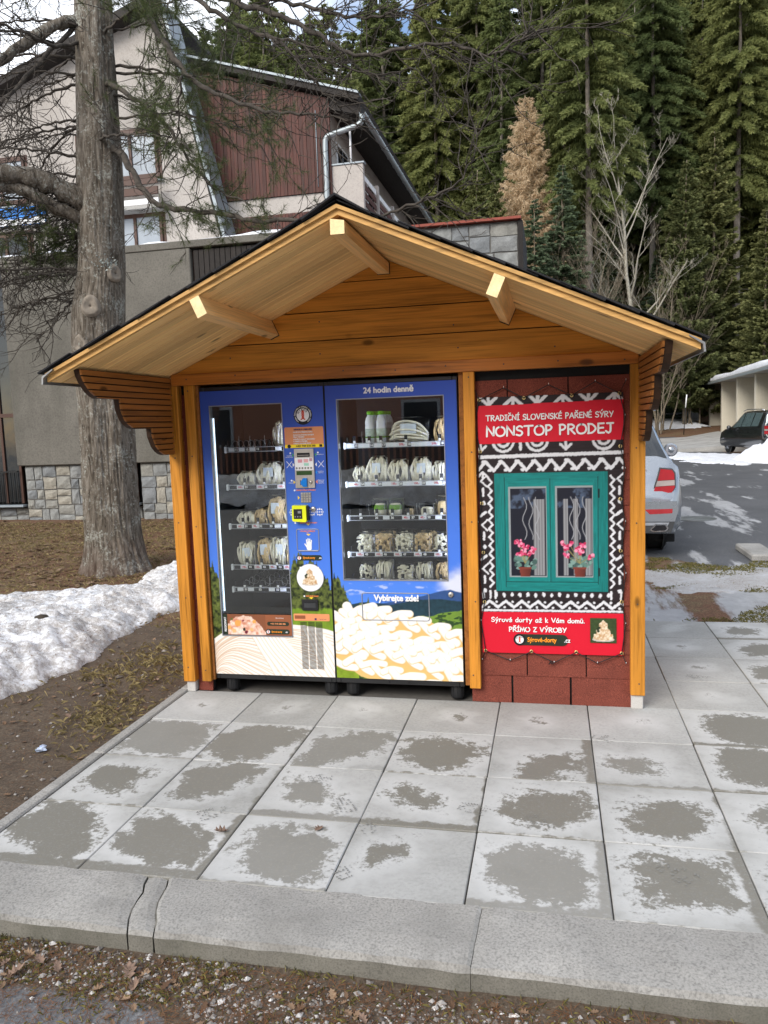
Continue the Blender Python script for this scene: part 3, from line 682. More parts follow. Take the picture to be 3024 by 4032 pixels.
# ---------------------------------------------------------------- a round hand-drawn stroke alphabet
def _c(*p): return ('c', p)
def _l(*p): return ('l', p)
_O = _c((.42, 1), (.1, .82), (.0, .45), (.14, .1), (.45, .0), (.76, .14), (.88, .5), (.74, .86), (.42, 1))
GLY = {
 'T': (.8, [_l((0, .98), (.8, 1)), _l((.4, .98), (.38, 0))]), 'R': (.68, [_l((.05, 1), (.05, 0)), _c((.05, .97), (.4, .98), (.6, .78), (.45, .56), (.08, .48)), _l((.25, .48), (.66, 0))]),
 'A': (.78, [_l((0, 0), (.4, 1), (.76, 0)), _l((.14, .36), (.64, .36))]), 'D': (.72, [_l((.05, 1), (.05, .02)), _c((.0, .98), (.4, .92), (.7, .5), (.42, .1), (.0, .01))]),
 'I': (.42, [_l((0, .98), (.42, 1)), _l((.21, .98), (.21, .02)), _l((0, 0), (.42, .02))]), 'C': (.64, [_c((.6, .86), (.42, 1), (.12, .78), (.0, .4), (.16, .06), (.42, .02), (.62, .14))]),
 'N': (.74, [_l((.02, 0), (.06, 1), (.68, .04), (.72, 1))]), 'S': (.62, [_c((.58, .86), (.36, 1), (.08, .84), (.12, .6), (.46, .46), (.58, .22), (.36, .0), (.02, .1))]),
 'L': (.56, [_l((.05, 1), (.03, .02), (.54, .03))]), 'O': (.88, [_O]), 'V': (.7, [_l((0, 1), (.34, 0), (.7, 1))]), 'E': (.58, [_l((.56, 1), (.06, .98), (.04, .02), (.58, .02)), _l((.06, .52), (.5, .54))]),
 'K': (.64, [_l((.05, 1), (.05, 0)), _l((.58, 1), (.08, .46), (.64, .0))]), 'P': (.6, [_l((.05, 1), (.05, 0)), _c((.02, .98), (.36, .99), (.56, .76), (.4, .5), (.06, .42))]),
 'Y': (.7, [_l((.02, 1), (.36, .48)), _l((.7, 1), (.28, .0))]), 'J': (.66, [_l((.1, .99), (.68, 1)), _c((.42, .98), (.43, .5), (.4, .16), (.22, .01), (.0, .2))]), 'Z': (.66, [_l((.04, .98), (.62, .99), (.02, .02), (.66, .02))]),
 'M': (.86, [_l((.0, 0), (.14, 1), (.42, .2), (.7, 1), (.86, 0))]), 'B': (.62, [_l((.05, 1), (.05, 0)), _c((.02, .98), (.36, .97), (.5, .76), (.34, .56), (.06, .54)), _c((.3, .54), (.58, .4), (.56, .12), (.3, .0), (.02, .02))]),
 's': (.42, [_c((.4, .56), (.2, .62), (.06, .5), (.22, .34), (.4, .2), (.24, .02), (.02, .06))]), 'y': (.5, [_l((.02, .62), (.26, .08)), _l((.5, .62), (.1, -.34))]), 'r': (.42, [_l((.06, .62), (.06, 0)), _c((.06, .36), (.2, .58), (.4, .56))]),
 'o': (.52, [_c((.26, .62), (.04, .42), (.04, .14), (.26, .0), (.48, .16), (.48, .46), (.26, .62))]), 'v': (.48, [_l((0, .62), (.24, 0), (.48, .62))]), 'e': (.52, [_c((.03, .3), (.48, .36), (.4, .58), (.18, .6), (.02, .36), (.1, .06), (.3, .0), (.5, .1))]),
 'd': (.52, [_c((.46, .5), (.26, .6), (.04, .4), (.06, .1), (.26, .0), (.46, .2)), _l((.47, 1), (.48, 0))]), 't': (.44, [_l((.2, .92), (.2, .02)), _l((.0, .62), (.42, .63))]), 'a': (.52, [_c((.44, .52), (.26, .62), (.04, .4), (.06, .08), (.26, .0), (.44, .22)), _l((.45, .6), (.48, .0))]),
 'z': (.46, [_l((.02, .6), (.42, .6), (.02, .02), (.46, .02))]), 'k': (.48, [_l((.05, 1), (.05, 0)), _l((.4, .6), (.07, .28), (.46, 0))]), 'm': (.74, [_l((.04, .62), (.04, 0)), _c((.05, .36), (.2, .58), (.34, .46), (.36, .0)), _c((.36, .36), (.52, .58), (.68, .46), (.7, 0))]),
 'u': (.5, [_c((.03, .62), (.04, .16), (.22, .0), (.44, .2)), _l((.46, .62), (.48, 0))]), '.': (.14, [_l((.05, .03), (.06, .04))]), '-': (.4, [_l((.04, .34), (.36, .34))]), ' ': (.36, [])}
ACC = {'Č': ('C', 'h'), 'Í': ('I', 'a'), 'É': ('E', 'a'), 'Ř': ('R', 'h'), 'Ý': ('Y', 'a'), 'ý': ('y', 'a'), 'é': ('e', 'a'), 'ž': ('z', 'h'), 'á': ('a', 'a'), 'ů': ('u', 'o')}
def hand_text(body, x0, x1, z, h, w, y, mat, parent, name):
    # lay the words out between x0 and x1 on the base line z
    adv = .0; items = []; gap = .17
    for ch in body:
        b, ac = ACC.get(ch, (ch, None)); wd, st = GLY[b]; items.append((adv, b, ac, wd, st)); adv += wd + gap
    sc = (x1 - x0) / (adv - gap); mb = MB(); k = 0
    for a, b, ac, wd, st in items:
        S = list(st); top = 1.16 if b.isupper() else .78
        if ac == 'a': S.append(_l((wd * .45, top), (wd * .7, top + .2)))
        if ac == 'h': S.append(_l((wd * .25, top + .18), (wd * .5, top + .02), (wd * .78, top + .18)))
        if ac == 'o': S.append(_c((wd * .5, top + .24), (wd * .33, top + .12), (wd * .5, top), (wd * .67, top + .12), (wd * .5, top + .24)))
        for kind, p in S:
            q = [(x0 + (a + u) * sc, z + v * h) for u, v in p]
            if kind == 'c': q = crom(q, 4)
            elif len(q) > 2: q = [r_ for i in range(len(q) - 1) for r_ in ((q[i], tuple(np.array(q[i]) * .08 + np.array(q[i + 1]) * .92)) if i < len(q) - 2 else (tuple(np.array(q[i]) * .92 + np.array(q[i + 1]) * .08), q[i + 1]))]
            ribbon(q, w, y - .00025 * (k % 4), mb); k += 1
    return mb.build(name, mat, parent)
M_PRINT = printmat('machine_foil_print', .28, .45); M_BANPRINT = printmat('banner_print', .5, .3)

# ================================================================ vending machines
def scenery(cv, zf):
    X, Z = cv.X, cv.Z
    t = sstep(.5, 1.95, Z)[..., None]
    cv.C = np.array(lin(84, 140, 240)) * (1 - t) + np.array(lin(54, 86, 186)) * t
    mid = sstep(1.25, 1.0, Z)[..., None] * sstep(.6, .85, Z)[..., None]; cv.C = cv.C * (1 - .35 * mid) + np.array(lin(74, 124, 240)) * .35 * mid
def trees(cv, x0, x1, top, bot, seed):
    X, Z = cv.X, cv.Z; r_ = random.Random(seed); T = np.zeros(X.shape)
    edge = np.full(X.shape, -9.)
    for i in range(int((x1 - x0) / .012) + 3):
        tx = x0 + (x1 - x0) * r_.random(); tt = np.interp(tx, [p[0] for p in top], [p[1] for p in top]) + r_.uniform(-.03, .025)
        edge = np.maximum(edge, tt - np.abs(X - tx) * r_.uniform(4, 7))
    n = fbm(X * 55, Z * 55, seed, 4); a = ((edge + (n - .5) * .05 - Z) / .006) * (Z > bot) * (X >= x0 - .01) * (X <= x1 + .01)
    g = np.clip((n - .3) * 2.2, 0, 1)[..., None]
    cv.put(a, np.array(lin(22, 34, 16)) * (1 - g) + np.array(lin(112, 124, 58)) * g)
def make_machine(x0, x1, win, label, left):
    cx = (x0 + x1) / 2
    mch = thing('vending_machine', label, 'vending machine', (cx, .4, 0), 'vending machines in the kiosk')
    zb, zt = .118, 1.905; wx0, wx1, wz0, wz1 = win
    fine = np.arange(zb, .96, .0032)
    zs = np.unique(np.round(np.concatenate([fine, np.linspace(.96, zt, 40), [wz0, wz1, zt]]), 5)); xs = np.unique(np.round(np.concatenate([np.arange(x0, x1, .0034), [x1, wx0, wx1]]), 5))
    cv = Canvas(xs, zs); X, Z = cv.X, cv.Z; scenery(cv, None)
    R_ = random.Random(5 if left else 9)
    if left:
        trees(cv, x0, .27, [(x0, .80), (.22, .84), (.25, .74)], .30, 3)
        trees(cv, .70, x1, [(.70, .84), (.80, .90), (.90, .84), (.985, .72)], .50, 4)
        gm = fbm(X * 60, Z * 25, 3); cv.put(((.555 - Z + .02 * (gm - .5)) / .01) * (X > .72), np.array(lin(120, 150, 40)) * (.7 + .6 * gm[..., None]))
        edge = np.interp(X, [x0, .24, .3, .72, .80, .88, .985], [.30, .36, .39, .45, .445, .42, .37])
        cv.put((edge - Z) / .006, np.array(lin(226, 190, 150)))
        for i in range(40):
            u = -.55 + 1.63 * i / 39; w = R_.uniform(-.008, .008)
            pts = crom([(.155 + .02 * u, .05 + .24 * u), (.195 + .06 * u, .17 + .19 * u + w), (.29 + .13 * u, .215 + .215 * u + w), (.44 + .22 * u, .15 + .27 * u + w), (.60 + .32 * u, .05 + .33 * u), (.74 + .40 * u, -.05 + .34 * u)], 5)
            cv.strand(pts, R_.uniform(.0125, .0165), (253, 249, 242), (242, 224, 202), (196, 138, 88))
        for i in range(8):
            u = i / 7; pts = crom([(.44 + .16 * u, .42 + .02 * u), (.51 + .20 * u, .29), (.57 + .27 * u, .19), (.63 + .34 * u, .08)], 5); cv.strand(pts, R_.uniform(.013, .017), (253, 250, 244), (243, 226, 204), (196, 136, 84))
        for i in range(5):
            u = i / 4; pts = crom([(.80 + .10 * u, .43 - .03 * u), (.86 + .11 * u, .30), (.92 + .11 * u, .19), (.98 + .1 * u, .10)], 5); cv.strand(pts, .016, (253, 250, 244), (243, 226, 204), (196, 136, 84))
    else:
        c_ = fbm(X * 9, Z * 16, 6); cl = sstep(1.62, 1.72, X + .1 * (c_ - .5)) * sstep(.60, .68, Z) * sstep(.84, .74, Z + .12 * (c_ - .5))
        cv.put(cl * .95, np.array(lin(226, 230, 244))); w = fbm(X * 14, Z * 40, 2); cv.put(sstep(.66, .78, w) * sstep(.63, .66, Z) * sstep(.73, .69, Z) * .7, np.array(lin(205, 215, 245)))
        n = fbm(X * 70, Z * 70, 7)
        ridge = np.interp(X, [1., 1.2, 1.4, 1.52, 1.6, 1.66, 1.72, 1.79], [.57, .585, .605, .635, .655, .672, .682, .66]) + .006 * (fbm(X * 30, X * 0, 2) - .5)
        cv.put((ridge - Z) / .004, np.array(lin(52, 84, 138)) * (.85 + .3 * n[..., None]))
        r2 = np.interp(X, [1., 1.2, 1.35, 1.5, 1.65, 1.79], [.57, .600, .585, .615, .625, .610]) + .008 * (fbm(X * 40, X * 0, 5) - .5)
        cv.put((r2 - Z) / .004, np.array(lin(34, 62, 74)) * (.6 + .8 * n[..., None]))
        md = np.interp(X, [1.2, 1.4, 1.5, 1.6, 1.7, 1.79], [.50, .525, .51, .525, .545, .56]); m2 = fbm(X * 18, Z * 40, 4)
        cv.put((md - Z + .03 * (m2 - .5)) / .004, np.array(lin(118, 152, 58)) * (.7 + .6 * m2[..., None])); cv.put(sstep(.52, .6, m2) * (Z < md), np.array(lin(46, 74, 36)))
        trees(cv, x0, 1.155, [(x0, .80), (1.02, .77), (1.08, .66), (1.12, .60), (1.155, .60)], .4, 8); trees(cv, 1.15, 1.28, [(1.15, .605), (1.22, .61), (1.28, .58)], .45, 9)
        cv.put(((.20 - Z) / .004) * (X < 1.14), np.array(lin(132, 158, 40)) * (.7 + .6 * n[..., None]))
        top = np.interp(X, [.997, 1.03, 1.07, 1.08, 1.105, 1.135, 1.16, 1.19, 1.235, 1.265, 1.28, 1.35, 1.39, 1.45, 1.49, 1.54, 1.60, 1.66, 1.73, 1.79], [.54, .53, .515, .565, .57, .545, .54, .565, .583, .575, .55, .53, .51, .50, .51, .495, .48, .45, .43, .40])
        low = np.interp(X, [.997, 1.07, 1.15, 1.25], [.22, .19, .13, .10])
        cv.put(np.minimum((top - Z) / .004, (Z - low) / .004), np.array(lin(238, 196, 122)))
        for (px, pz, ln, an) in ((1.02, .50, .06, -.5), (1.09, .545, .05, -1.2), (1.2, .555, .09, .25), (1.26, .53, .08, -.5)):
            cv.strand([(px - ln * math.cos(an) / 2, pz - ln * math.sin(an) / 2), (px + ln * math.cos(an) / 2, pz + ln * math.sin(an) / 2)], .030, (255, 252, 248), (250, 240, 225), (232, 205, 170))
        paths = [[(1.10, .525), (1.3, .515), (1.5, .475), (1.7, .41), (1.82, .37)], [(1.02, .47), (1.15, .478), (1.35, .455), (1.5, .44), (1.66, .38), (1.82, .32)], [(.99, .43), (1.1, .44), (1.22, .42), (1.36, .39), (1.5, .35), (1.68, .31), (1.82, .26)],
                 [(1.0, .38), (1.12, .37), (1.26, .36), (1.4, .33), (1.55, .29), (1.7, .22), (1.82, .19)], [(1.0, .32), (1.12, .315), (1.25, .305), (1.38, .275), (1.5, .24), (1.65, .18), (1.78, .11)], [(1.02, .27), (1.12, .275), (1.22, .25), (1.34, .215), (1.46, .175), (1.6, .12), (1.7, .09)],
                 [(1.05, .22), (1.15, .215), (1.25, .185), (1.36, .15), (1.5, .10), (1.6, .07)]]
        for p in (paths[0], paths[2], paths[3], paths[4], paths[6]):
            q = crom(p, 14); L_ = np.concatenate([[0], np.cumsum([math.dist(a, b) for a, b in zip(q[:-1], q[1:])])]); s_ = 0.; k = 0
            while s_ < L_[-1]:
                u = np.interp(s_, L_, [a[0] for a in q]), np.interp(s_, L_, [a[1] for a in q]); v = np.interp(s_ + .01, L_, [a[0] for a in q]), np.interp(s_ + .01, L_, [a[1] for a in q])
                an = math.atan2(v[1] - u[1], v[0] - u[0] + 1e-6) + (.42 if k % 2 else -.38) + R_.uniform(-.1, .1); ln = R_.uniform(.10, .15); off = .013 if k % 2 else -.013
                c = (u[0], u[1] + off); w = np.array([math.cos(an), math.sin(an)]) * ln / 2; bend = .014 * (1 if k % 2 else -1)
                cv.strand(crom([(c[0] - w[0], c[1] - w[1]), (c[0], c[1] + bend), (c[0] + w[0], c[1] + w[1])], 4), R_.uniform(.021, .028), (255, 254, 250), (247, 230, 198), (214, 150, 74))
                s_ += R_.uniform(.052, .070); k += 1
    link('door_skin', cv.mesh('door_skin', M_PRINT, -.006, win), mch, (0, 0, 0))
    # cabinet
    cb = MB(); a, b = x0 - .006, x1 + .006
    cb.box(a, b, .72, .76, .085, 1.93); cb.box(a, a + .03, -.002, .72, .085, 1.93, .003); cb.box(b - .03, b, -.002, .72, .085, 1.93, .003); cb.box(a + .03, b - .03, -.002, .72, 1.905, 1.93, .003); cb.box(a + .03, b - .03, -.003, .72, .085, .117, .003)
    cb.build('cabinet', M_BLKPAINT, mch)
    dr = MB()      # door leaf behind the skin, open at the window
    for q in ((a + .031, wx0, zb, zt), (wx1, b - .031, zb, zt), (wx0, wx1, zb, wz0), (wx0, wx1, wz1, zt)):
        if q[1] - q[0] > .002: dr.box(q[0], q[1], -.005, .035, q[2], q[3])
    dr.build('door', M_BLUE, mch)
    fr = MB()
    for q in ((wx0 - .001, wx0 + .004, wz0, wz1), (wx1 - .004, wx1 + .001, wz0, wz1), (wx0, wx1, wz0 - .001, wz0 + .004), (wx0, wx1, wz1 - .004, wz1 + .001)): fr.box(q[0], q[1], -.009, .03, q[2], q[3])
    fr.build('window_frame', M_GASKET, mch)
    MB().box(wx0 + .005, wx1 - .005, .006, .010, wz0 + .005, wz1 - .005).build('window_glass', M_GLASS, mch)
    inn = MB()
    for q in ((wx0 - .03, wx0 - .028, .045, .6, wz0 - .08, wz1 + .05), (wx1 + .07, wx1 + .072, .045, .6, wz0 - .08, wz1 + .05), (wx0 - .03, wx1 + .07, .6, .602, wz0 - .08, wz1 + .05), (wx0 - .03, wx1 + .07, .045, .6, wz1 + .05, wz1 + .052), (wx0 - .03, wx1 + .07, .045, .6, wz0 - .082, wz0 - .08)): inn.box(*q)
    inn.build('interior_lining', M_LINING, mch)
    for lx in (x0 + .085, x1 - .045) if not left else (x0 + .085, x1 - .045):
        lg = MB().smooth(); lg.lathe([(.030, .0), (.036, .002), (.040, .012), (.037, .07), (.037, .085)], (lx, .055, 0), 'z', 20); o = lg.build('leg', M_RUBBER, mch)
        for k in range(10):
            an = 2 * math.pi * k / 10; rb = link('rib', RIB, o, (lx, .055, 0)); rb.rotation_euler = (0, 0, an)
        lg = MB().lathe([(.034, .0), (.034, .085)], (lx, .68, 0), 'z', 12); lg.build('leg', M_RUBBER, mch)
    for bx in (cx - .06, cx + .06): MB().lathe([(.007, .0), (.007, .004)], (bx, -.006, .101), 'y', 12).build('bolt', M_BLACK, mch)
    return mch
M_BLUE = flat('blue_door_paint', lin(56, 86, 190), .35, spec=.45, bump=0)
M_GASKET = flat('window_trim', (.30, .31, .34), .35, .4, bump=0); M_LINING = flat('dark_lining', (.035, .037, .04), .55, bump=0); M_RUBBER = flat('black_plastic', (.016, .016, .017), .5)
M_GLASS = glass('vending_glass', (.95, .97, .96), .03, .012)
M_RAIL = flat('rail_grey', (.42, .43, .45), .4, .2, bump=0); M_TAG = flat('price_tag_white', (.74, .76, .80), .5, bump=0, var=.04); M_RED = flat('price_red', lin(200, 30, 60), .5, bump=0); M_TRAY = flat('tray_black', (.02, .02, .022), .5)
M_STEEL = flat('brushed_steel', (.52, .49, .44), .35, .75, var=.06, scale=3); M_LIGHT = flat('added_fill_tube', (.8, .9, 1.), .5, bump=0, emit=(.85, .92, 1.), es=15.); M_LIGHTV = flat('lit_edge_tube', (.7, .8, .9), .5, bump=0, emit=(.72, .86, 1.), es=1.2); M_CLEAR = glass('clear_plastic', (.82, .86, .86), .05, .08)
RIB = MB().box(-.004, .004, -.041, -.036, .012, .075).mesh('rib', M_RUBBER)
mL = make_machine(.197, .987, (.255, .726, .368, 1.816), 'blue vending machine with coin panel and keypad, left of the two', True)
mR = make_machine(.999, 1.783, (.1 + .967, 1.709, .731, 1.823), 'blue vending machine with wide window and braided cheese print, right of the two', False)
CX_, CY_, CZ_ = CP
def deep(x, z, d): k = (d - CY_) / (0 - CY_); return CX_ + (x - CX_) * k, CZ_ + (z - CZ_) * k
# ---------------------------------------------------------------- writing and fittings on the doors
text('lettering', '24 hodin denně', .047, 1.385, 1.866, -.0075, M_WHITE, mR, bold=.0009, sx=1.0)
text('lettering', 'Vybírejte zde!', .052, 1.392, .625, -.0135, M_WHITE, mR, bold=.0011, sx=.94)
# pick-up flap: a thin raised outline round the same print
def outline(x0, x1, z0, z1, r, w, y, mat, par, name):
    p = []
    for (cx, cz, a0) in ((x1 - r, z1 - r, 0), (x0 + r, z1 - r, 90), (x0 + r, z0 + r, 180), (x1 - r, z0 + r, 270)):
        for k in range(5): a = rad(a0 + k * 22.5); p.append((cx + r * math.cos(a), y, cz + r * math.sin(a)))
    p.append(p[0]); return MB().smooth().tube(p, w, 6, False).build(name, mat, par)
outline(1.178, 1.589, .488, .655, .014, .0032, -.007, M_FLAP if 'M_FLAP' in globals() else M_GASKET, mR, 'pickup_flap')
def lock(x, z, par):
    o = MB().smooth().lathe([(.0165, .0), (.0165, -.006), (.012, -.010), (.0, -.011)], (x, -.006, z), 'y', 20).build('lock', M_STEEL, par)
    MB().box(x - .0015, x + .0015, -.0185, -.0165, z - .006, z + .006).build('keyhole', M_BLACK, o)
lock(1.721, .650, mR); lock(.896, 1.170, mL)
# logo: black ring, white disc, red braid, name
def logo(x, z, r, y, par, name='logo', small=False):
    o = MB().lathe([(r, 0), (r, -.0012)], (x, y, z), 'y', 40).build(name, M_BLACK, par)
    MB().lathe([(r * .67, 0), (r * .67, -.0008)], (x, y - .0013, z), 'y', 36).build('disc', M_WHITE, o)
    b = MB(); yy = y - .0026
    for sg in (-1, 1): ribbon(crom([(x + sg * r * .07, z + r * .38), (x - sg * r * .10, z + r * .2), (x + sg * r * .10, z), (x - sg * r * .08, z - r * .22), (x + sg * r * .2, z - r * .45)], 4), r * .12, yy - .0002 * (sg > 0), b)
    ribbon(crom([(x - r * .09, z + r * .3), (x, z + r * .48), (x + r * .09, z + r * .3)], 4), r * .09, yy - .0004, b)
    b.build('braid_mark', M_LOGORED, o)
    def arc(txt, rr, a0, a1, sz, mat, nm):
        for i, ch in enumerate(txt):
            if ch == ' ': continue
            a = rad(a0 + (a1 - a0) * i / (len(txt) - 1)); q = link(nm, text_mesh(ch, sz, mat, bold=sz * .012), o, (x + rr * math.cos(a), yy, z + rr * math.sin(a))); q.rotation_euler = (0, -(a - math.pi / 2), 0)
    arc('NIKOS', r * .52, 150, 42, r * .30, M_BLACK, 'lettering')
    if not small: arc('VÝROBA ČERSTVÝCH A UDENÝCH PAŘENÝCH SÝROV', r * .83, 232, -52, r * .19, M_WHITE, 'lettering')
    return o
M_LOGORED = flat('logo_red', lin(205, 70, 45), .5, bump=0); M_SALMON = flat('salmon_sticker', lin(214, 140, 95), .45, bump=0, var=.04); M_YEL = flat('yellow_sticker', lin(244, 214, 40), .45, bump=0, var=.04)
M_BROWN = flat('brown_sticker', lin(140, 84, 56), .4, bump=0, var=.05); M_DKGREEN = flat('dark_green_print', lin(38, 48, 36), .45, bump=0); M_ORANGE = flat('orange_print', lin(245, 150, 40), .45, bump=0); M_NAVY = flat('navy_print', lin(50, 40, 90), .5, bump=0)
M_GREENLCD = flat('lcd_green', (.03, .075, .02), .25, spec=.5, bump=0); M_BLUEPL = flat('blue_plastic', lin(20, 120, 205), .35, bump=0); M_CARDYEL = flat('reader_yellow', lin(225, 232, 40), .35, bump=0); M_FLOWER = flat('peach_print', lin(250, 205, 175), .5, bump=0, var=.25, scale=60)
logo(.857, 1.739, .0585, -.0065, mL)
def plate(x0, x1, z0, z1, y, t, mat, par, name, c=.0): return MB().box(x0, x1, y - t, y, z0, z1, c).build(name, mat, par)
def rplate(x0, x1, z0, z1, y, t, r, mat, par, name):
    p = []
    for (cx, cz, a0) in ((x1 - r, z1 - r, 0), (x0 + r, z1 - r, 90), (x0 + r, z0 + r, 180), (x1 - r, z0 + r, 270)):
        for k in range(5): a = rad(a0 + k * 22.5); p.append((cx + r * math.cos(a), cz + r * math.sin(a)))
    return MB().prism(p, y - t, y).build(name, mat, par)
st = rplate(.735, .980, 1.545, 1.668, -.0065, .001, .008, M_SALMON, mL, 'instruction_sticker')
rplate(.7345, .9805, 1.5435, 1.5635, -.0076, .0008, .004, M_YEL, st, 'phone_strip')
text('lettering', 'NÁVOD K OBSLUZE:', .0125, .853, 1.653, -.0085, M_NAVY, st, bold=.0003)
for s_, z in (('VHOĎTE POTŘEBNOU SUMU', 1.637), ('POMOCÍ KLÁVESNICE ZADEJTE', 1.620), ('ČÍSLO VÝROBKU', 1.608), ('OTEVŘETE POKLOP ZÁSOBNÍKU', 1.594), ('A VYBERTE VÝROBEK', 1.582), ('VYBERTE VRÁCENÉ MINCE', 1.569)):
    text('lettering', s_, .0098, .790, z, -.0085, M_WHITE, st, bold=.0002, align='LEFT', sx=.95)
text('lettering', '+421 944 518 330', .0165, .866, 1.5535, -.009, M_BLACK, st, bold=.0003)
MB().lathe([(.011, 0), (.011, -.0006)], (.762, -.0090, 1.5535), 'y', 20).build('phone_mark', M_BLACK, st); rplate(.952, .970, 1.546, 1.561, -.0090, .0006, .002, M_BLACK, st, 'badge')
# payment panel
pp = rplate(.793, .915, 1.300, 1.537, -.0065, .010, .004, M_STEEL, mL, 'payment_panel')
plate(.812, .891, 1.489, 1.513, -.017, .004, M_BLACK, pp, 'note_slot', .002); plate(.816, .887, 1.497, 1.500, -.0212, .001, M_STEEL, pp, 'slot_lip')
ns = plate(.796, .911, 1.409, 1.483, -.0168, .001, M_WHITE, pp, 'banknote_chart')
for x, z, w, h, c in ((.815, 1.454, .028, .020, (214, 150, 160)), (.852, 1.455, .028, .020, (214, 160, 160)), (.853, 1.435, .030, .016, (150, 200, 180)), (.888, 1.462, .018, .018, (180, 140, 150))):
    plate(x, x + w, z, z + h, -.0179, .0006, flat('note_print', lin(*c), .5, bump=0), ns, 'banknote')
for k in range(6): MB().lathe([(.0062, 0), (.0062, -.0008)], (.806 + k * .0182, -.0179, 1.421), 'y', 14).build('coin', flat('coin_print', lin(120, 115, 110), .4) if k == 0 else bpy.data.materials['coin_print'], ns)
plate(.803, .900, 1.379, 1.404, -.0168, .002, M_GREENLCD, pp, 'display')
plate(.804, .842, 1.306, 1.360, -.0166, .006, M_STEEL, pp, 'coin_plate', .002); plate(.825, .829, 1.318, 1.348, -.0228, .001, M_BLACK, pp, 'coin_slot')
MB().prism([(.829, 1.338), (.846, 1.361), (.868, 1.361), (.868, 1.308), (.846, 1.308), (.829, 1.325)], -.030, -.0168).build('coin_funnel', M_BLUEPL, pp)
MB().smooth().lathe([(.010, 0), (.010, -.006), (.0, -.007)], (.890, -.017, 1.336), 'y', 18).build('return_button', M_STEEL, pp)
# arrows and captions round the panel
def tri(x, z, s, d, c, par):
    p = {'r': [(x, z), (x - s, z + s * 1.1), (x - s, z - s * 1.1)], 'l': [(x, z), (x + s, z + s * 1.1), (x + s, z - s * 1.1)], 'd': [(x, z), (x + s * 1.2, z + s), (x - s * 1.2, z + s)]}[d]
    MB().prism(p, -.0075, -.0062).build('arrow_mark', c, par)
M_GREEN = flat('green_print', lin(70, 160, 90), .5, bump=0); M_BLUEA = flat('light_blue_print', lin(30, 140, 220), .5, bump=0); M_ORA = flat('orange_arrow', lin(240, 140, 80), .5, bump=0)
for x, z, d, c in ((.789, 1.500, 'r', M_GREEN), (.919, 1.500, 'l', M_GREEN), (.789, 1.441, 'r', M_WHITE), (.919, 1.441, 'l', M_WHITE), (.919, 1.393, 'l', M_BLUEA), (.789, 1.336, 'r', M_YEL), (.919, 1.336, 'l', M_ORA), (.812, 1.241, 'r', M_YEL)): tri(x, z, .011, d, c, mL)
for x, z in ((.858, 1.070), (.857, 1.006), (.856, .612)): tri(x, z, .011, 'd', M_YEL, mL)
for s_, x, z in (('VLOŽTE\nBANKOVKU', .758, 1.492), ('BANKOVKA', .952, 1.500), ('VLOŽENÁ\nČÁSTKA', .953, 1.394), ('MINCE', .760, 1.331), ('PŘEPLATEK\nSTORNO\nNÁKUPU', .952, 1.336), ):
    text('lettering', s_, .0085, x, z, -.0068, M_WHITE, mL)
for s_, x, z, sz in (('ZADEJTE ČÍSLO VÝROBKU', .854, 1.286, .0105), ('JEDNOTLIVÉ VÝROBKY', .862, 1.086, .0105), ('VÝROBKY VYBÍREJTE\nTU', .852, 1.029, .0105), ('VRÁCENÉ MINCE', .862, .630, .0105)): text('lettering', s_, sz, x, z, -.0068, M_ORA, mL, bold=.0002)
for x, z in ((.766, 1.512), (.940, 1.512), (.766, 1.346), (.782, 1.286), (.776, 1.086), (.812, .630)): MB().lathe([(.0055, 0), (.0055, -.0008)], (x, -.0062, z), 'y', 14).build('step_mark', M_WHITE, mL)
for cx in (.757, .957):
    xm = MB(); ribbon([(cx - .017, 1.424), (cx + .017, 1.462)], .0032, -.0072, xm); ribbon([(cx - .017, 1.462), (cx + .017, 1.424)], .0032, -.0076, xm); xm.build('cross_mark', M_WHITE, mL)
kp = plate(.820, .886, 1.210, 1.273, -.0064, .002, M_GASKET, mL, 'keypad')
KEY = MB().box(-.0062, .0062, -.005, 0, -.0060, .0060, .0012).mesh('key', M_STEEL)
for i in range(4):
    for j in range(4): link('key', KEY, kp, (.8285 + i * .0163, -.0084, 1.2185 + j * .0155))
# folk cross-stitch strip, card reader
dia = MB()
for bx in (.765, .885, .935):
    for i in range(3):
        for j in range(3):
            x, z = bx + (i - 1) * .013, 1.152 + (j - 1) * .016; dia.prism([(x - .005, z), (x, z - .005), (x + .005, z), (x, z + .005)], -.0072, -.0062)
    ribbon([(bx - .025, 1.152), (bx, 1.128), (bx + .025, 1.152), (bx, 1.176), (bx - .025, 1.152)], .0018, -.0074, dia)
dia.build('folk_pattern', M_WHITE, mL)
rd = MB().prism([(.772, 1.110), (.778, 1.100), (.855, 1.096), (.862, 1.104), (.862, 1.196), (.775, 1.197)], -.052, -.0065).build('card_reader', M_CARDYEL, mL)
MB().prism([(.8625, 1.104), (.872, 1.106), (.872, 1.186), (.8625, 1.192)], -.040, -.0065).build('reader_side', M_RUBBER, rd)
plate(.784, .838, 1.116, 1.176, -.0522, .001, M_RUBBER, rd, 'reader_screen'); plate(.811, .830, 1.150, 1.164, -.0534, .0006, M_GASKET, rd, 'reader_icon')
for i in range(3): plate(.790 + i * .016, .797 + i * .016, 1.126, 1.133, -.0534, .0006, M_GASKET, rd, 'reader_key')
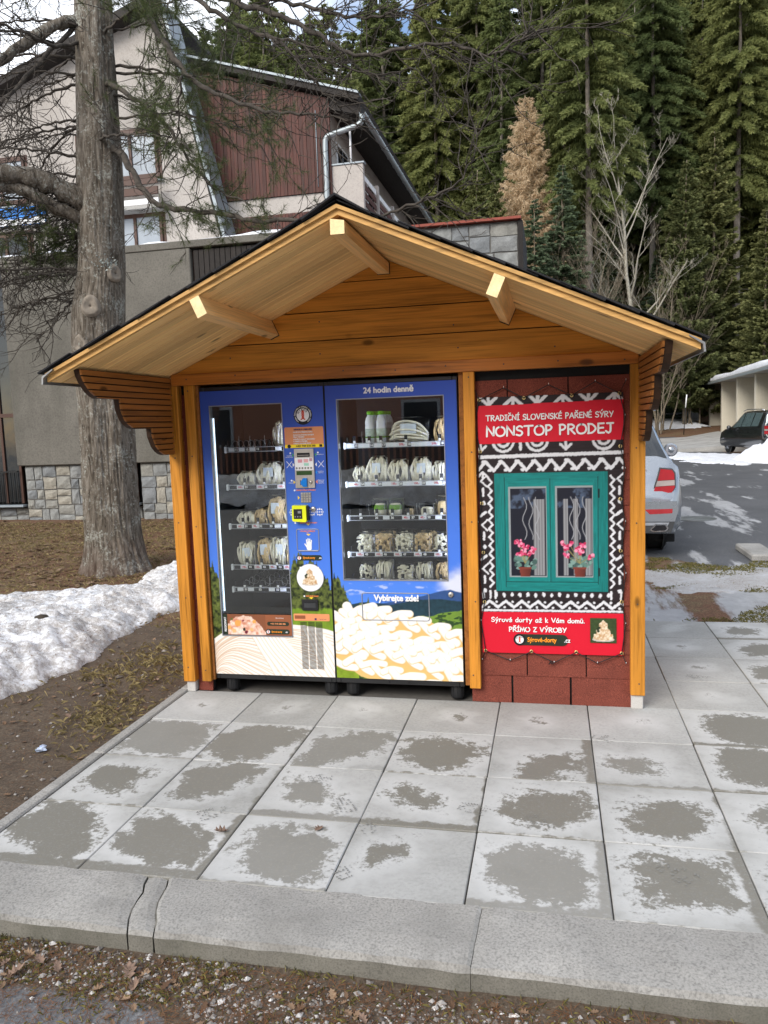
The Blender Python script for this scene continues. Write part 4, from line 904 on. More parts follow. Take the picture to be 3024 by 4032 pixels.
# delivery flap with hand, web address pill, cake picture, coin cup, side sticker, vents
fl = outline(.782, .922, .915, 1.047, .010, .0028, -.007, M_FLAP if 'M_FLAP' in globals() else M_GASKET, mL, 'delivery_flap'); plate(.790, .916, .9105, .9145, -.006, .006, M_GASKET, fl, 'flap_lip', .001)
hd = MB(); hx, hz = .858, .952
ribbon([(hx, hz - .022), (hx, hz + .004)], .032, -.0075, hd)
for dx, l in ((-.012, .030), (-.004, .036), (.005, .034), (.013, .026)): ribbon([(hx + dx, hz), (hx + dx * 1.25, hz + l)], .0070, -.0077 - abs(dx) * .02, hd)
ribbon([(hx - .012, hz - .018), (hx - .026, hz + .004)], .0075, -.0083, hd); hd.build('hand_mark', M_WHITE, mL)
def pill(x0, x1, z0, z1, y, par, txt, sz):
    o = rplate(x0, x1, z0, z1, y, .001, (z1 - z0) * .48, M_DKGREEN, par, 'web_badge'); r = (z1 - z0) * .52
    a = txt.rfind('.'); logo(x0 + r, (z0 + z1) / 2, r * 1.02, y - .0012, par, 'logo', True)
    text('lettering', txt[:a], sz, x0 + r * 2.3, (z0 + z1) / 2, y - .002, M_ORANGE, o, bold=sz * .012, align='LEFT', sx=.82); w = sz * .82 * .56 * a
    text('lettering', txt[a:], sz, x0 + r * 2.3 + w, (z0 + z1) / 2, y - .002, M_WHITE, o, bold=sz * .012, align='LEFT', sx=.82)
pill(.774, .937, .853, .887, -.0065, mL, 'Sýrové-torty.eu', .0185)
ck = MB().lathe([(.0875, 0), (.0875, -.001)], (.855, -.0064, .746), 'y', 48).build('cake_picture', M_GASKET, mL); MB().lathe([(.0845, 0), (.0845, -.0008)], (.855, -.0076, .746), 'y', 48).build('picture_ground', M_WHITE, ck)
def cake(x, z, s, y, par):
    r_ = random.Random(int(x * 1000)); n = 44; xs = np.linspace(-1, 1, n); zs_ = np.linspace(-1, 1, n); cv = Canvas(x + xs * s, z + zs_ * s); u, v = (cv.X - x) / s, (cv.Z - z) / s
    w = np.interp(v, [-.85, -.7, -.3, -.28, .1, .12, .55, .8], [.0, .78, .72, .58, .52, .36, .34, .05]); nn = fbm(cv.X * 110, cv.Z * 110, 4)
    cv.C[:] = np.array(lin(246, 246, 244)) if par is ck else np.array(lin(58, 74, 40)) * (.6 + .8 * nn[..., None])
    cv.put((.86 - np.hypot(u, (v + .72) * 4.5)) / .05, np.array(lin(205, 195, 185)))
    g = np.clip((nn - .25) * 1.8, 0, 1)[..., None]; cv.put((w - np.abs(u) + .12 * (nn - .5)) / .04 * (np.abs(v) < .84), np.array(lin(196, 148, 96)) * (1 - g) + np.array(lin(252, 240, 214)) * g)
    for a, b in ((-.42, .1), (-.3, .22), (-.38, -.05)): cv.disc(x + a * s, z + b * s, .11 * s, np.array(lin(40, 52, 30)))
    link('cake_print', cv.mesh('cake_print', M_BANPRINT, y), par, (0, 0, 0))
cake(.853, .752, .062, -.0092, ck)
cr_ = plate(.797, .900, .541, .611, -.006, .012, M_RUBBER, mL, 'coin_cup', .003); plate(.812, .886, .558, .597, -.0181, .001, M_BLACK, cr_, 'cup_opening'); plate(.812, .886, .560, .590, -.0192, .0006, M_LINING, cr_, 'cup_back')
ss = rplate(.736, .968, .474, .519, -.0064, .001, .006, M_SALMON, mL, 'contact_sticker'); plate(.744, .812, .487, .508, -.0076, .0008, M_BROWN, ss, 'heart_badge'); plate(.872, .884, .480, .492, -.0076, .0008, M_NAVY, ss, 'social_icon'); text('lettering', 'Sýrové torty', .0085, .925, .486, -.0078, M_NAVY, ss)
VS = MB().box(-.021, .021, -.0014, 0, -.0017, .0017).mesh('vent_slot', M_BLACK)
for c in range(3):
    for i in range(38): link('vent_slot', VS, mL, (.799 + c * .0495 + .002 * 0, -.0066, .463 - i * .0079))
# sticker at the foot of the narrow window
fs = plate(.262, .719, .374, .506, .004, .002, M_BROWN, mL, 'window_sticker')
plate(.262, .290, .374, .506, .0018, .0008, M_DKGREEN, fs, 'sticker_edge'); q = text('lettering', 'REGIOMAT', .019, .276, .440, .0006, M_WHITE, fs, bold=.0003); q.rotation_euler = (0, -math.pi / 2, 0)
fl_ = Canvas(np.linspace(.291, .545, 90), np.linspace(.375, .505, 46)); nn = fbm(fl_.X * 60, fl_.Z * 60, 3); g = np.clip((nn - .25) * 1.9, 0, 1)[..., None]; fl_.C[:] = np.array(lin(140, 84, 56))
edge = np.interp(fl_.X, [.29, .33, .40, .45, .50, .545], [.44, .485, .50, .49, .45, .39]); fl_.put((edge - fl_.Z + .02 * (nn - .5)) / .004, np.array(lin(214, 140, 110)) * (1 - g) + np.array(lin(255, 232, 214)) * g)
for x, z, r, c in ((.36, .45, .022, (240, 170, 90)), (.30, .42, .015, (245, 180, 110)), (.395, .465, .008, (130, 20, 50)), (.33, .40, .014, (250, 190, 130)), (.47, .46, .012, (240, 170, 90)), (.415, .39, .010, (110, 20, 50)), (.32, .475, .007, (90, 110, 50)), (.45, .41, .012, (245, 190, 130)), (.40, .41, .010, (40, 40, 30))): fl_.disc(x, z, r, np.array(lin(*c)), rag=.004)
link('flower_print', fl_.mesh('flower_print', M_BANPRINT, .0016), fs, (0, 0, 0))
rplate(.556, .700, .436, .462, .0018, .0008, .012, M_DKGREEN, fs, 'phone_badge'); text('lettering', '+421 918 686 386', .0135, .628, .449, .0004, M_SALMON, fs, bold=.0003)
pill(.545, .702, .382, .414, .0018, fs, 'Sýrové-torty.eu', .0165); text('lettering', 'Sýrové torty', .0105, .640, .486, .0008, M_WHITE, fs)
# lit tube at the left edge; other tubes added to brighten the goods
MB().smooth().tube([(.2635, .030, .52), (.2635, .030, 1.74)], .0042, 10).build('light_or_fill_tube', M_LIGHTV, mL); MB().smooth().tube([(.742, .042, .52), (.742, .042, 1.78)], .006, 8).build('light_or_fill_tube', M_LIGHT, mL)
for x in (1.060, 1.726): MB().smooth().tube([(x, .042, .75), (x, .042, 1.80)], .006, 8).build('light_or_fill_tube', M_LIGHT, mR)
# ---------------------------------------------------------------- trays
def shelf(par, x0, x1, z, tags, lanes, hidden=False):
    d = .10; a, zz = deep(x0, z, d); b = x1 + .04
    sh = MB(); sh.box(a - .0, b, d + .004, .52, zz - .012, zz - .006); sh.box(a - .004, a, d, .52, zz - .012, zz + .05)
    s_ = sh.build('shelf', M_TRAY, par)
    MB().box(a - .014, b, d - .012, d + .004, zz - .016, zz + .016, .004).build('shelf_rail', M_RAIL, s_); MB().box(a - .022, a - .010, d - .016, d + .004, zz - .020, zz + .020, .004).build('rail_cap', M_WHITE, s_)
    MB().box(a, b, d - .0135, d - .0122, zz - .0115, zz + .0115).build('rail_insert', M_BLACK if lanes != 'w' else M_TAG, s_)
    for kind, x, t in tags:
        px, pz = deep(x, z, d - .013)
        if kind == 'p':
            tg = MB().box(px - .024, px + .024, d - .0155, d - .0138, pz - .0115, pz + .0115).build('price_tag', M_TAG, s_)
            if t: text('lettering', t, .017, px, pz, d - .0165, M_RED, s_, bold=.0003)
        elif kind == 'n': MB().box(px - .011, px + .011, d - .0155, d - .0138, pz - .011, pz + .011).build('number_tag', M_BLACK, s_); text('lettering', t, .019, px, pz, d - .0168, M_WHITE, s_, bold=.0006)
        elif kind == 'w': MB().box(px - .02, px + .02, d - .0155, d - .0138, pz - .0105, pz + .0105).build('price_tag', M_TAG, s_)
    return s_, zz
PUSH = MB().box(-.010, .010, -.004, .0, 0, .034, .001).mesh('pusher', M_TRAY); HOOKM = MB().box(-.007, .007, -.006, .0, 0, .014, .002).mesh('pusher_tip', M_WHITE); DIV = MB().smooth().tube([(0, 0, 0), (.003, 0, .03), (-.001, .0, .055), (.001, 0, .085)], .0012, 5).mesh('wire_divider', M_RAIL)
SPIR = MB().smooth().tube([(.028 * math.cos(t * .9), t * .0125, .032 + .028 * math.sin(t * .9)) for t in range(32)], .0016, 4).mesh('spiral', M_RAIL)
def lanes(s_, zz, xs, pusher=True, spiral=False):
    for i, x in enumerate(xs):
        px, _ = deep(x, 1, .10)
        if pusher: link('pusher', PUSH, s_, (px, .095, zz + .022)); link('pusher_tip', HOOKM, s_, (px, .092, zz + .016))
        if spiral: link('spiral', SPIR, s_, (px, .11, zz - .004))
        if i: link('wire_divider', DIV, s_, ((px + deep(xs[i - 1], 1, .10)[0]) / 2, .10, zz + .0))
S = {}
XL1 = .726; n_, p_, w_ = 'n', 'p', 'w'
S['a1'] = shelf(mL, .363, XL1, 1.543, [(w_, .385, 0), (n_, .418, '11'), (w_, .452, 0), (n_, .487, '12'), (w_, .522, 0), (n_, .557, '13'), (w_, .69, 0)], 'b'); lanes(*S['a1'], [.40, .472, .545, .66], False, True)
S['a2'] = shelf(mL, .363, XL1, 1.311, [(p_, .430, '150,-'), (n_, .470, '21'), (p_, .560, '150,-'), (n_, .597, '22'), (p_, .695, '150,-')], 'b'); lanes(*S['a2'], [.462, .590, .72])
S['a3'] = shelf(mL, .364, XL1, 1.067, [(p_, .416, '65,-'), (n_, .455, '31'), (p_, .515, '70,-'), (n_, .550, '32'), (n_, .618, '33'), (w_, .66, 0), (w_, .71, 0)], 'b'); lanes(*S['a3'], [.437, .535, .635])
S['a4'] = shelf(mL, .364, XL1, .811, [(p_, .425, '110,-'), (n_, .468, '41'), (p_, .517, '125,-'), (n_, .560, '42'), (p_, .615, '90,-'), (n_, .663, '43'), (p_, .71, '105,-')], 'b'); lanes(*S['a4'], [.45, .545, .645])
S['a5'] = shelf(mL, .362, XL1, .668, [(w_, .392, 0), (n_, .430, '51'), (w_, .462, 0), (n_, .524, '52'), (w_, .60, 0), (n_, .640, '53'), (w_, .675, 0)], 'b'); lanes(*S['a5'], [.425, .53, .645], True, True)
XR1 = 1.709
S['b1'] = shelf(mR, 1.125, XR1, 1.545, [(n_, 1.178, '15'), (n_, 1.272, '16'), (n_, 1.345, '17'), (p_, 1.455, '370,-'), (n_, 1.498, '18'), (p_, 1.648, '210,-'), (n_, 1.692, '19')], 'w'); lanes(*S['b1'], [1.17, 1.26, 1.33, 1.48, 1.68])
S['b2'] = shelf(mR, 1.127, XR1, 1.315, [(p_, 1.17, '65,-'), (n_, 1.208, '24'), (p_, 1.275, '150,-'), (n_, 1.315, '25'), (p_, 1.40, '150,-'), (n_, 1.44, '26'), (p_, 1.535, '150,-'), (n_, 1.578, '27'), (p_, 1.655, '150,-'), (n_, 1.70, '28')], 'w'); lanes(*S['b2'], [1.19, 1.295, 1.425, 1.56, 1.685])
S['b3'] = shelf(mR, 1.126, XR1, 1.112, [(n_, 1.19, '29'), (n_, 1.287, '35'), (w_, 1.345, 0), (n_, 1.383, '36'), (p_, 1.465, '40,-'), (n_, 1.508, '37'), (p_, 1.565, '40,-'), (n_, 1.603, '38'), (w_, 1.66, 0)], 'b'); lanes(*S['b3'], [1.19, 1.29, 1.385, 1.48, 1.58, 1.68])
S['b4'] = shelf(mR, 1.124, XR1, .891, [(p_, 1.175, '105,-'), (n_, 1.217, '45'), (p_, 1.292, '105,-'), (n_, 1.332, '46'), (p_, 1.408, '105,-'), (n_, 1.450, '47'), (p_, 1.530, '105,-'), (n_, 1.572, '48'), (p_, 1.652, '105,-'), (n_, 1.70, '49')], 'b'); lanes(*S['b4'], [1.19, 1.305, 1.42, 1.54, 1.66])
S['b5'] = shelf(mR, 1.124, XR1, .718, [], 'b'); lanes(*S['b5'], [1.195, 1.31, 1.435, 1.555, 1.665])
# ---------------------------------------------------------------- goods
M_CH = flat('white_cheese', (.86, .82, .68), .45, var=.1, scale=20); M_CHS = flat('smoked_cheese', (.72, .54, .30), .45, var=.18, scale=20); M_FILM = glass('bag_film', (.97, .97, .97), .0, .30, 1.25); M_LABEL = flat('bag_label', (.66, .72, .78), .5, bump=0, var=.06); M_CAP = flat('green_cap', lin(120, 200, 30), .4, bump=0); M_MILK = flat('milk_white', (.80, .81, .80), .35, spec=.5, bump=0, var=.03); M_LBLG = flat('bottle_label', lin(190, 205, 190), .5, bump=0, var=.2, scale=60); M_LBGREEN = flat('label_green', lin(110, 160, 40), .5, bump=0)
def strings(seed, n, loose=1.):
    r_ = random.Random(seed); mb = MB().smooth()
    for i in range(n):
        x = -.44 + .88 * (i + r_.random()) / n; y = -.32 * math.cos(x * 2.6) + r_.uniform(-.1, .1); t = r_.uniform(.8, 1.)
        pts = [(x * .8 + r_.uniform(-.06, .06) * loose, y + .2, .02), (x + r_.uniform(-.08, .08) * loose, y - .05, .25), (x + r_.uniform(-.1, .1) * loose, y - .1, .5), (x * .96 + r_.uniform(-.12, .12) * loose, y, .75), (x * .85 + r_.uniform(-.1, .1), y + .15, .93 * t), (x * .8 + .06, y + .4, .96 * t)]
        mb.tube([tuple(q) for q in crom(pts, 2)], .058, 5)
    return mb
def nuggets(seed, n):
    r_ = random.Random(seed); mb = MB().smooth()
    for i in range(n):
        x, z = r_.uniform(-.4, .4), r_.uniform(.08, .9); y = -.25 * math.cos(x * 3) + r_.uniform(-.08, .15); a = r_.uniform(0, 6.28); l = .09
        mb.tube([(x - l * math.cos(a), y, z - l * math.sin(a)), (x - l * .6 * math.cos(a), y - .05, z - l * .6 * math.sin(a)), (x + l * .6 * math.cos(a), y - .05, z + l * .6 * math.sin(a)), (x + l * math.cos(a), y, z + l * math.sin(a))], [.03, .062, .062, .03], 6)
    return mb
def skein(seed):
    r_ = random.Random(seed); mb = MB().smooth()
    for i in range(26):
        t = r_.random(); y = r_.uniform(-.35, .25); z = .15 + .75 * t
        pts = [(-.48 + .1 * r_.random(), y, .05 + z * .55), (-.3, y - .1, z * .85 + .06), (.0, y - .15 + r_.uniform(-.05, .05), z), (.28, y - .1, z * .86), (.46, y, .06 + z * .45)]
        mb.tube([tuple(q) for q in crom(pts, 3)], .042, 5)
    return mb
def film(seed):
    n, k = 12, 12; V = []; F = []
    for sgn in (-1, 1):
        for i in range(n):
            for j in range(k):
                u, v = -1 + 2 * i / (n - 1), j / (k - 1); b = max(0., (1 - u ** 4)) * max(0., 1 - (2 * v - 1) ** 6); V.append((u * .5 * (1 + .04 * math.sin(9 * v + seed)), sgn * (.02 + .42 * b) + .06 * (vn(u * 4, v * 4, seed) - .5), v * 1.03))
    for h in (0, n * k):
        for i in range(n - 1):
            for j in range(k - 1): q = (h + i * k + j, h + (i + 1) * k + j, h + (i + 1) * k + j + 1, h + i * k + j + 1); F.append(q if h == 0 else q[::-1])
    return MB().smooth().add(V, F)
GOODS = {}
for nm, mb, mt in (('s0', strings(1, 15), M_CH), ('s1', strings(2, 15), M_CHS), ('s2', strings(3, 11, .6), M_CH), ('n0', nuggets(4, 70), M_CH), ('n1', nuggets(5, 70), M_CHS), ('n2', nuggets(6, 60), M_CH), ('k0', skein(7), M_CH)): GOODS[nm] = mb.mesh('cheese', mt)
FILM = [film(i).mesh('bag', M_FILM) for i in range(3)]; LBL = MB().box(-.2, .2, -.47, -.46, .42, .78).mesh('bag_label', M_LABEL)
def bag(kind, x0, x1, h, key, y, label, lab=True, cat='cheese bag', grp='packed cheeses on the vending trays'):
    s_, zz = S[key]; a, _ = deep(x0, 1, y); b, _ = deep(x1, 1, y)
    t = thing('cheese_bag', label, cat, ((a + b) / 2, y + .03, zz - .004), grp)
    link('cheese', GOODS[kind], t); link('bag', FILM[rnd.randrange(3)], t)
    if lab: link('bag_label', LBL, t)
    t.scale = ((b - a) * 1.08, .075, h * 1.08); t.rotation_euler = (0, rnd.uniform(-.04, .04), rnd.uniform(-.12, .12)); return t
def row(m, key, shelfname, items, y=.135):
    for i, (kind, x0, x1, h, lab, desc) in enumerate(items):
        bag(kind, x0, x1, h, key, y, f'{desc}, {ordinal(i)} on the {shelfname} tray, {m} machine', lab)
row('left', 'a1', 'top', [('s2', .655, .765, .155, False, 'bag of white cheese strings')])
row('left', 'a2', 'second', [('s0', .414, .520, .095, False, 'small bag of white cheese strings'), ('s0', .540, .690, .145, True, 'large labelled bag of cheese strings'), ('s2', .697, .79, .10, False, 'bag of white cheese')])
row('left', 'a3', 'third', [('s0', .400, .505, .085, False, 'low bag of white cheese strings'), ('s1', .503, .590, .105, False, 'bag of smoked cheese strings'), ('s1', .588, .712, .175, True, 'tall labelled bag of cheese strings'), ('s2', .705, .79, .12, False, 'bag of white cheese')])
row('left', 'a4', 'fourth', [('s2', .388, .497, .145, True, 'labelled bag of white cheese cords'), ('s1', .508, .610, .172, True, 'labelled bag of golden smoked cheese'), ('s2', .603, .708, .172, True, 'labelled bag of pale cheese skein'), ('s1', .70, .79, .12, False, 'bag of smoked cheese')])
row('right', 'b1', 'top', [('k0', 1.385, 1.605, .150, True, 'wide bag with big skein of cheese strings'), ('s1', 1.640, 1.752, .15, False, 'bag of smoked cheese')])
row('right', 'b2', 'second', [('s0', 1.152, 1.228, .105, False, 'small bag of white cheese strings'), ('s0', 1.238, 1.354, .155, True, 'labelled bag of white cheese strings'), ('s0', 1.368, 1.485, .135, False, 'plain bag of white cheese strings'), ('s0', 1.502, 1.618, .145, True, 'labelled bag of white cheese strings'), ('s2', 1.632, 1.742, .12, False, 'bag of white cheese strings')])
row('right', 'b4', 'fourth', [('n0', 1.152, 1.262, .118, False, 'bag of white cheese knots'), ('n1', 1.272, 1.378, .122, False, 'bag of smoked cheese knots'), ('n2', 1.392, 1.505, .12, False, 'bag of white cheese knots'), ('n1', 1.512, 1.615, .122, False, 'bag of mixed smoked cheese knots'), ('n2', 1.625, 1.74, .118, False, 'bag of white cheese knots')])
row('right', 'b5', 'bottom', [('n2', 1.162, 1.256, .108, False, 'bag of white cheese curls'), ('s2', 1.272, 1.368, .125, False, 'bag of white cheese strips'), ('n0', 1.396, 1.505, .105, False, 'bag of white cheese curls'), ('s2', 1.520, 1.612, .112, False, 'bag of white cheese with green foot'), ('s1', 1.628, 1.735, .12, False, 'bag of golden smoked cheese')])
for i, (x0, x1, k) in enumerate(((1.175, 1.285, 'n0'), (1.295, 1.40, 'n1'), (1.415, 1.525, 'n2'), (1.53, 1.64, 'n1'))):
    bag(k, x0, x1, .125, 'b4', .225, f'bag of cheese knots behind the {ordinal(i)} bag on the fourth tray, right machine', False)
# round cheeses and small packs on the third tray
def cheese_round(x0, x1, h, label, mt, band):
    s_, zz = S['b3']; a, _ = deep(x0, 1, .13); b, _ = deep(x1, 1, .13); w = b - a
    t = thing('cheese_round', label, 'cheese', ((a + b) / 2, .15, zz), 'packed cheeses on the vending trays')
    MB().smooth().lathe([(w * .30, 0), (w * .45, h * .12), (w * .5, h * .4), (w * .48, h * .75), (w * .36, h * .96), (.0, h)], (0, 0, 0), 'z', 22).build('cheese', mt, t, (0, 0, 0)).location = (0, 0, 0)
    if band: MB().lathe([(w * .503, h * .55), (w * .488, h * .76), (w * .42, h * .90)], (0, 0, 0), 'z', 22).build('green_band', M_LBGREEN, t, (0, 0, 0)).location = (0, 0, 0)
    f = link('bag', FILM[1], t); f.scale = (w * 1.25, w * 1.1, h * 1.3)
cheese_round(1.268, 1.348, .085, 'round white cheese with green print, first, third tray, right machine', M_CH, True)
cheese_round(1.358, 1.440, .085, 'round white cheese with green print, second, third tray, right machine', M_CH, True)
cheese_round(1.466, 1.512, .050, 'small orange smoked cheese ball in film, third tray, right machine', M_CHS, False)
cheese_round(1.552, 1.630, .060, 'pale cheese wrapped in clear film, third tray, right machine', M_CH, False)
cheese_round(1.652, 1.715, .095, 'orange smoked cheese at the end of third tray, right machine', M_CHS, False)
bp = MB().smooth(); bp.lathe([(.018, .0), (.026, .004), (.0285, .02), (.0285, .115), (.0262, .122), (.0285, .130), (.0285, .142), (.022, .165), (.0135, .178), (.0135, .184)], (0, 0, 0), 'z', 24); BOT = bp.mesh('bottle_body', M_MILK)
BCAP = MB().smooth().lathe([(.0165, .184), (.0165, .203), (.014, .205), (0, .205)], (0, 0, 0), 'z', 20).mesh('cap', M_CAP); BLAB = MB().smooth().lathe([(.0291, .048), (.0291, .10)], (0, 0, 0), 'z', 24).mesh('label_band', M_LBLG); BGR = MB().smooth().lathe([(.0294, .044), (.0294, .052)], (0, 0, 0), 'z', 24).mesh('label_stripe', M_LBGREEN)
for i, (x, lane) in enumerate(((1.265, 'left'), (1.331, 'right'))):
    for j in range(4):
        y = .135 + j * .066; s_, zz = S['b1']; a, _ = deep(x, 1, .135)
        t = thing('milk_bottle', f'white drink bottle with green cap, {"front" if j == 0 else ordinal(j) + " behind the front"} one of the {lane} file', 'bottle', (a + .003 * j, y, zz + .0), 'drink bottles on the top tray')
        for nm, me in (('bottle_body', BOT), ('cap', BCAP), ('label_band', BLAB), ('label_stripe', BGR)): link(nm, me, t)
# ================================================================ banner
ban = thing('printed_banner', 'large printed banner with folk pattern and teal window, laced to the red shingle wall', 'banner', (2.30, -.01, 1.05))
bx0, bx1, bz0, bz1 = 1.903, 2.703, .306, 1.797
cv = Canvas(np.arange(bx0, bx1 + .001, .0037), np.arange(bz0, bz1 + .001, .0037)); X, Z = cv.X, cv.Z
WH = np.array(lin(228, 228, 232)); DK = np.array(lin(40, 30, 33))
nn = fbm(X * 12, Z * 160, 3); cv.C[:] = DK * (.55 + .9 * nn[..., None])
pl = np.abs(((Z * 1) % .095) - .0475); cv.put((pl < .003) * .6, np.array(lin(16, 12, 14)))
RG = .0022
def zig(p0, n, dx, z0, z1, w=.017, vert=False, x0=0):
    pts = [(p0 + i * dx, z1 if i % 2 else z0) for i in range(n)]
    if vert: pts = [(b, a) for a, b in pts]
    cv.line(pts, w, WH, RG)
# top strip of arrows
for i, x in enumerate(np.linspace(1.965, 2.655, 6)):
    if i % 2 == 0: [cv.line([(x + s_ * .045, 1.795), (x, 1.752)], .018, WH, RG) for s_ in (-1, 0, 1)]
    else: [cv.line([(x + s_ * .05, 1.748), (x, 1.792)], .018, WH, RG) for s_ in (-1, 0, 1)]
# row under the red field
for x in (2.045, 2.235, 2.598):
    for r in (.030, .058): cv.line([(x + r * math.cos(a), 1.545 + r * math.sin(a)) for a in np.linspace(math.pi, 2 * math.pi, 12)], .015, WH, RG)
cv.line([(2.142, 1.55), (2.142, 1.498)], .017, WH, RG)
for x in (2.393, 1.915): [cv.line([(x + a, 1.52 + b), (x, 1.492)], .014, WH, RG) for a, b in ((-.03, 0), (.03, 0), (0, .015))]
cv.line([(bx0, 1.458), (bx1, 1.466)], .020, WH, RG)
zig(1.895, 19, .0463, 1.378, 1.432); zig(1.905, 19, .046, .580, .617, .015)
for i in range(9):
    cv.disc(1.93 + i * .0926 + .022 * 0, 1.430, .010, WH, rag=.003); cv.disc(1.965 + i * .0926, 1.381, .011, WH, .009, rag=.003)
    cv.disc(1.945 + i * .092, .580, .007, WH, rag=.002); cv.disc(1.99 + i * .092, .612, .007, WH, rag=.002)
for i in range(15): cv.disc(1.99 + i * .045, .656 - .004 * (i % 2), .009, WH, .013, rag=.003)
cv.line([(bx0, .561), (bx1, .563)], .012, WH, RG)
for xc in (1.965, 2.644): cv.line([(xc + (.011 if i % 2 else -.011), .70 + i * .0245) for i in range(27)], .011, WH, RG)
for xc in (1.925, 2.682):
    for i in range(11):
        z = .68 + i * .064
        if i % 4 == 0: cv.disc(xc, z, .012, WH, rag=.004)
        elif i % 4 == 1: cv.line([(xc, z - .02), (xc, z + .02)], .013, WH, RG)
        elif i % 4 == 2: cv.line([(xc + .02, z - .03), (xc - .012, z), (xc + .02, z + .03)], .010, WH, RG)
        else: cv.line([(xc - .018, z - .01), (xc + .012, z + .012)], .015, WH, RG)
for a, b in ((-.03, .03), (0, .04), (.03, .03)): cv.line([(1.925, 1.372), (1.925 + a, 1.372 - b)], .012, WH, RG)
for x in (1.915, 1.955, 1.985, 2.635, 2.69): cv.line([(x, .635), (x, .675)], .012, WH, RG)
# teal window
TE = np.array(lin(18, 126, 122)); gr = fbm(X * 200, Z * 14, 6); gh = fbm(X * 14, Z * 200, 6)
def teal(x0, x1, z0, z1, vert, k=1.): cv.put((X >= x0) & (X <= x1) & (Z >= z0) & (Z <= z1), TE * k * (.62 + .75 * (gr if vert else gh)[..., None]))
teal(1.990, 2.620, .675, 1.362, False); teal(1.990, 2.046, .675, 1.362, True); teal(2.566, 2.620, .675, 1.362, True, .9)
for q in ((1.988, 2.622, .673, .677), (2.045, 2.049, .70, 1.34), (2.563, 2.568, .72, 1.335), (2.046, 2.566, .728, .734), (2.30, 2.306, .73, 1.33)): cv.rect(*q, np.array(lin(6, 48, 50)))
for a, b in ((2.049, 2.300), (2.306, 2.562)): teal(a, b, .735, .757, False, 1.1); teal(a, b, 1.285, 1.318, False, 1.1)
teal(2.049, 2.068, .735, 1.318, True, 1.05); teal(2.283, 2.300, .735, 1.318, True, 1.1); teal(2.306, 2.330, .735, 1.318, True, 1.05); teal(2.538, 2.562, .735, 1.318, True)
for z in (.79, 1.24): cv.rect(2.566, 2.574, z - .025, z + .025, np.array(lin(20, 40, 42)))
for a, b in ((2.069, 2.282), (2.331, 2.537)):
    cv.rect(a, b, .760, 1.283, np.array(lin(150, 158, 160))); cv.rect(a + .010, b - .003, .766, 1.274, np.array(lin(24, 26, 40)))
    sm = fbm(X * 30, Z * 30, 9); cv.put(((X > a + .01) & (X < b - .004) & (Z > 1.16) & (Z < 1.27)) * sstep(.5, .75, sm) * .45, np.array(lin(110, 130, 160)))
    cx = a + (.14 if a < 2.2 else .05); fold = .5 + .5 * np.sin(X * 420)
    for w0, w1 in (((cx, cx + .062),) if a < 2.2 else ((a + .045, a + .07), (a + .10, a + .125), (a + .165, a + .200))):
        cv.put(((X > w0) & (X < w1) & (Z > .77) & (Z < 1.21)) * .85, np.array(lin(165, 165, 168)) * (.55 + .45 * fold[..., None]))
    for k in range(3): cv.line([(a + .09 + k * .035 + .012 * math.sin(t * .9 + k), .98 + t * .022) for t in range(12)], .0035, np.array(lin(170, 172, 178)))
R2 = random.Random(12)
for px, fl2 in ((2.158, [(2.12, .965), (2.135, .945), (2.165, .93), (2.15, .905), (2.19, .90), (2.205, .92), (2.125, .90)]), (2.465, [(2.375, .955), (2.39, .93), (2.48, .945), (2.47, .905), (2.455, .925), (2.525, .88), (2.385, .885), (2.41, .95)])):
    for i in range(30): cv.disc(px + R2.uniform(-.055, .06), .838 + R2.uniform(-.025, .045), R2.uniform(.008, .016), np.array(lin(*[(70, 96, 92), (128, 158, 150), (96, 130, 120)][i % 3])), rag=.003)
    for x, z in fl2:
        cv.line([(px, .84), (x, z)], .003, np.array(lin(150, 140, 90)))
    for x, z in fl2:
        for k in range(9): cv.disc(x + R2.uniform(-.016, .016), z + R2.uniform(-.013, .013), R2.uniform(.005, .009), np.array(lin(*[(226, 84, 128), (248, 156, 184), (190, 40, 86)][k % 3])))
    u = (Z - .762) / .052; cv.put(((Z > .762) & (Z < .815) & (np.abs(X - px) < .026 + .008 * u)), np.array(lin(112, 50, 40)) * (1 - .4 * ((X - px) / .034)[..., None])); cv.put((Z > .806) & (Z < .818) & (np.abs(X - px) < .037), np.array(lin(128, 60, 48)))
RD = np.array(lin(222, 22, 48))
cv.put((Z > 1.534 + .003 * (X - bx0)) & (Z < 1.749 + .012 * (X - bx0)), RD); cv.put(Z < .553, RD)
def ban_y(x, z): return -.013 - .0022 * (fbm(np.asarray(x) * 5, np.asarray(z) * 2.5, 11) - .5) * 2
link('banner_sheet', cv.mesh('banner_sheet', M_BANPRINT, ban_y), ban, (0, 0, 0))
MB().box(bx0 + .004, bx1 - .004, -.0095, -.0085, bz0 + .004, bz1 - .004).build('banner_back', M_WHITE, ban)
hand_text('TRADIČNÍ SLOVENSKÉ PAŘENÉ SÝRY', 1.950, 2.648, 1.664, .030, .0058, -.0165, M_WHITE, ban, 'lettering'); hand_text('NONSTOP PRODEJ', 1.952, 2.648, 1.576, .053, .0105, -.0165, M_WHITE, ban, 'lettering')
hand_text('Sýrové dorty až k Vám domů.', 1.958, 2.488, .494, .026, .0052, -.0165, M_WHITE, ban, 'lettering'); hand_text('PŘÍMO Z VÝROBY', 2.060, 2.385, .437, .026, .0055, -.0165, M_WHITE, ban, 'lettering')
pill(2.085, 2.395, .356, .422, -.0158, ban, 'Sýrové-dorty.cz', .038)
cake(2.591, .4525, .0725, -.0175, ban)
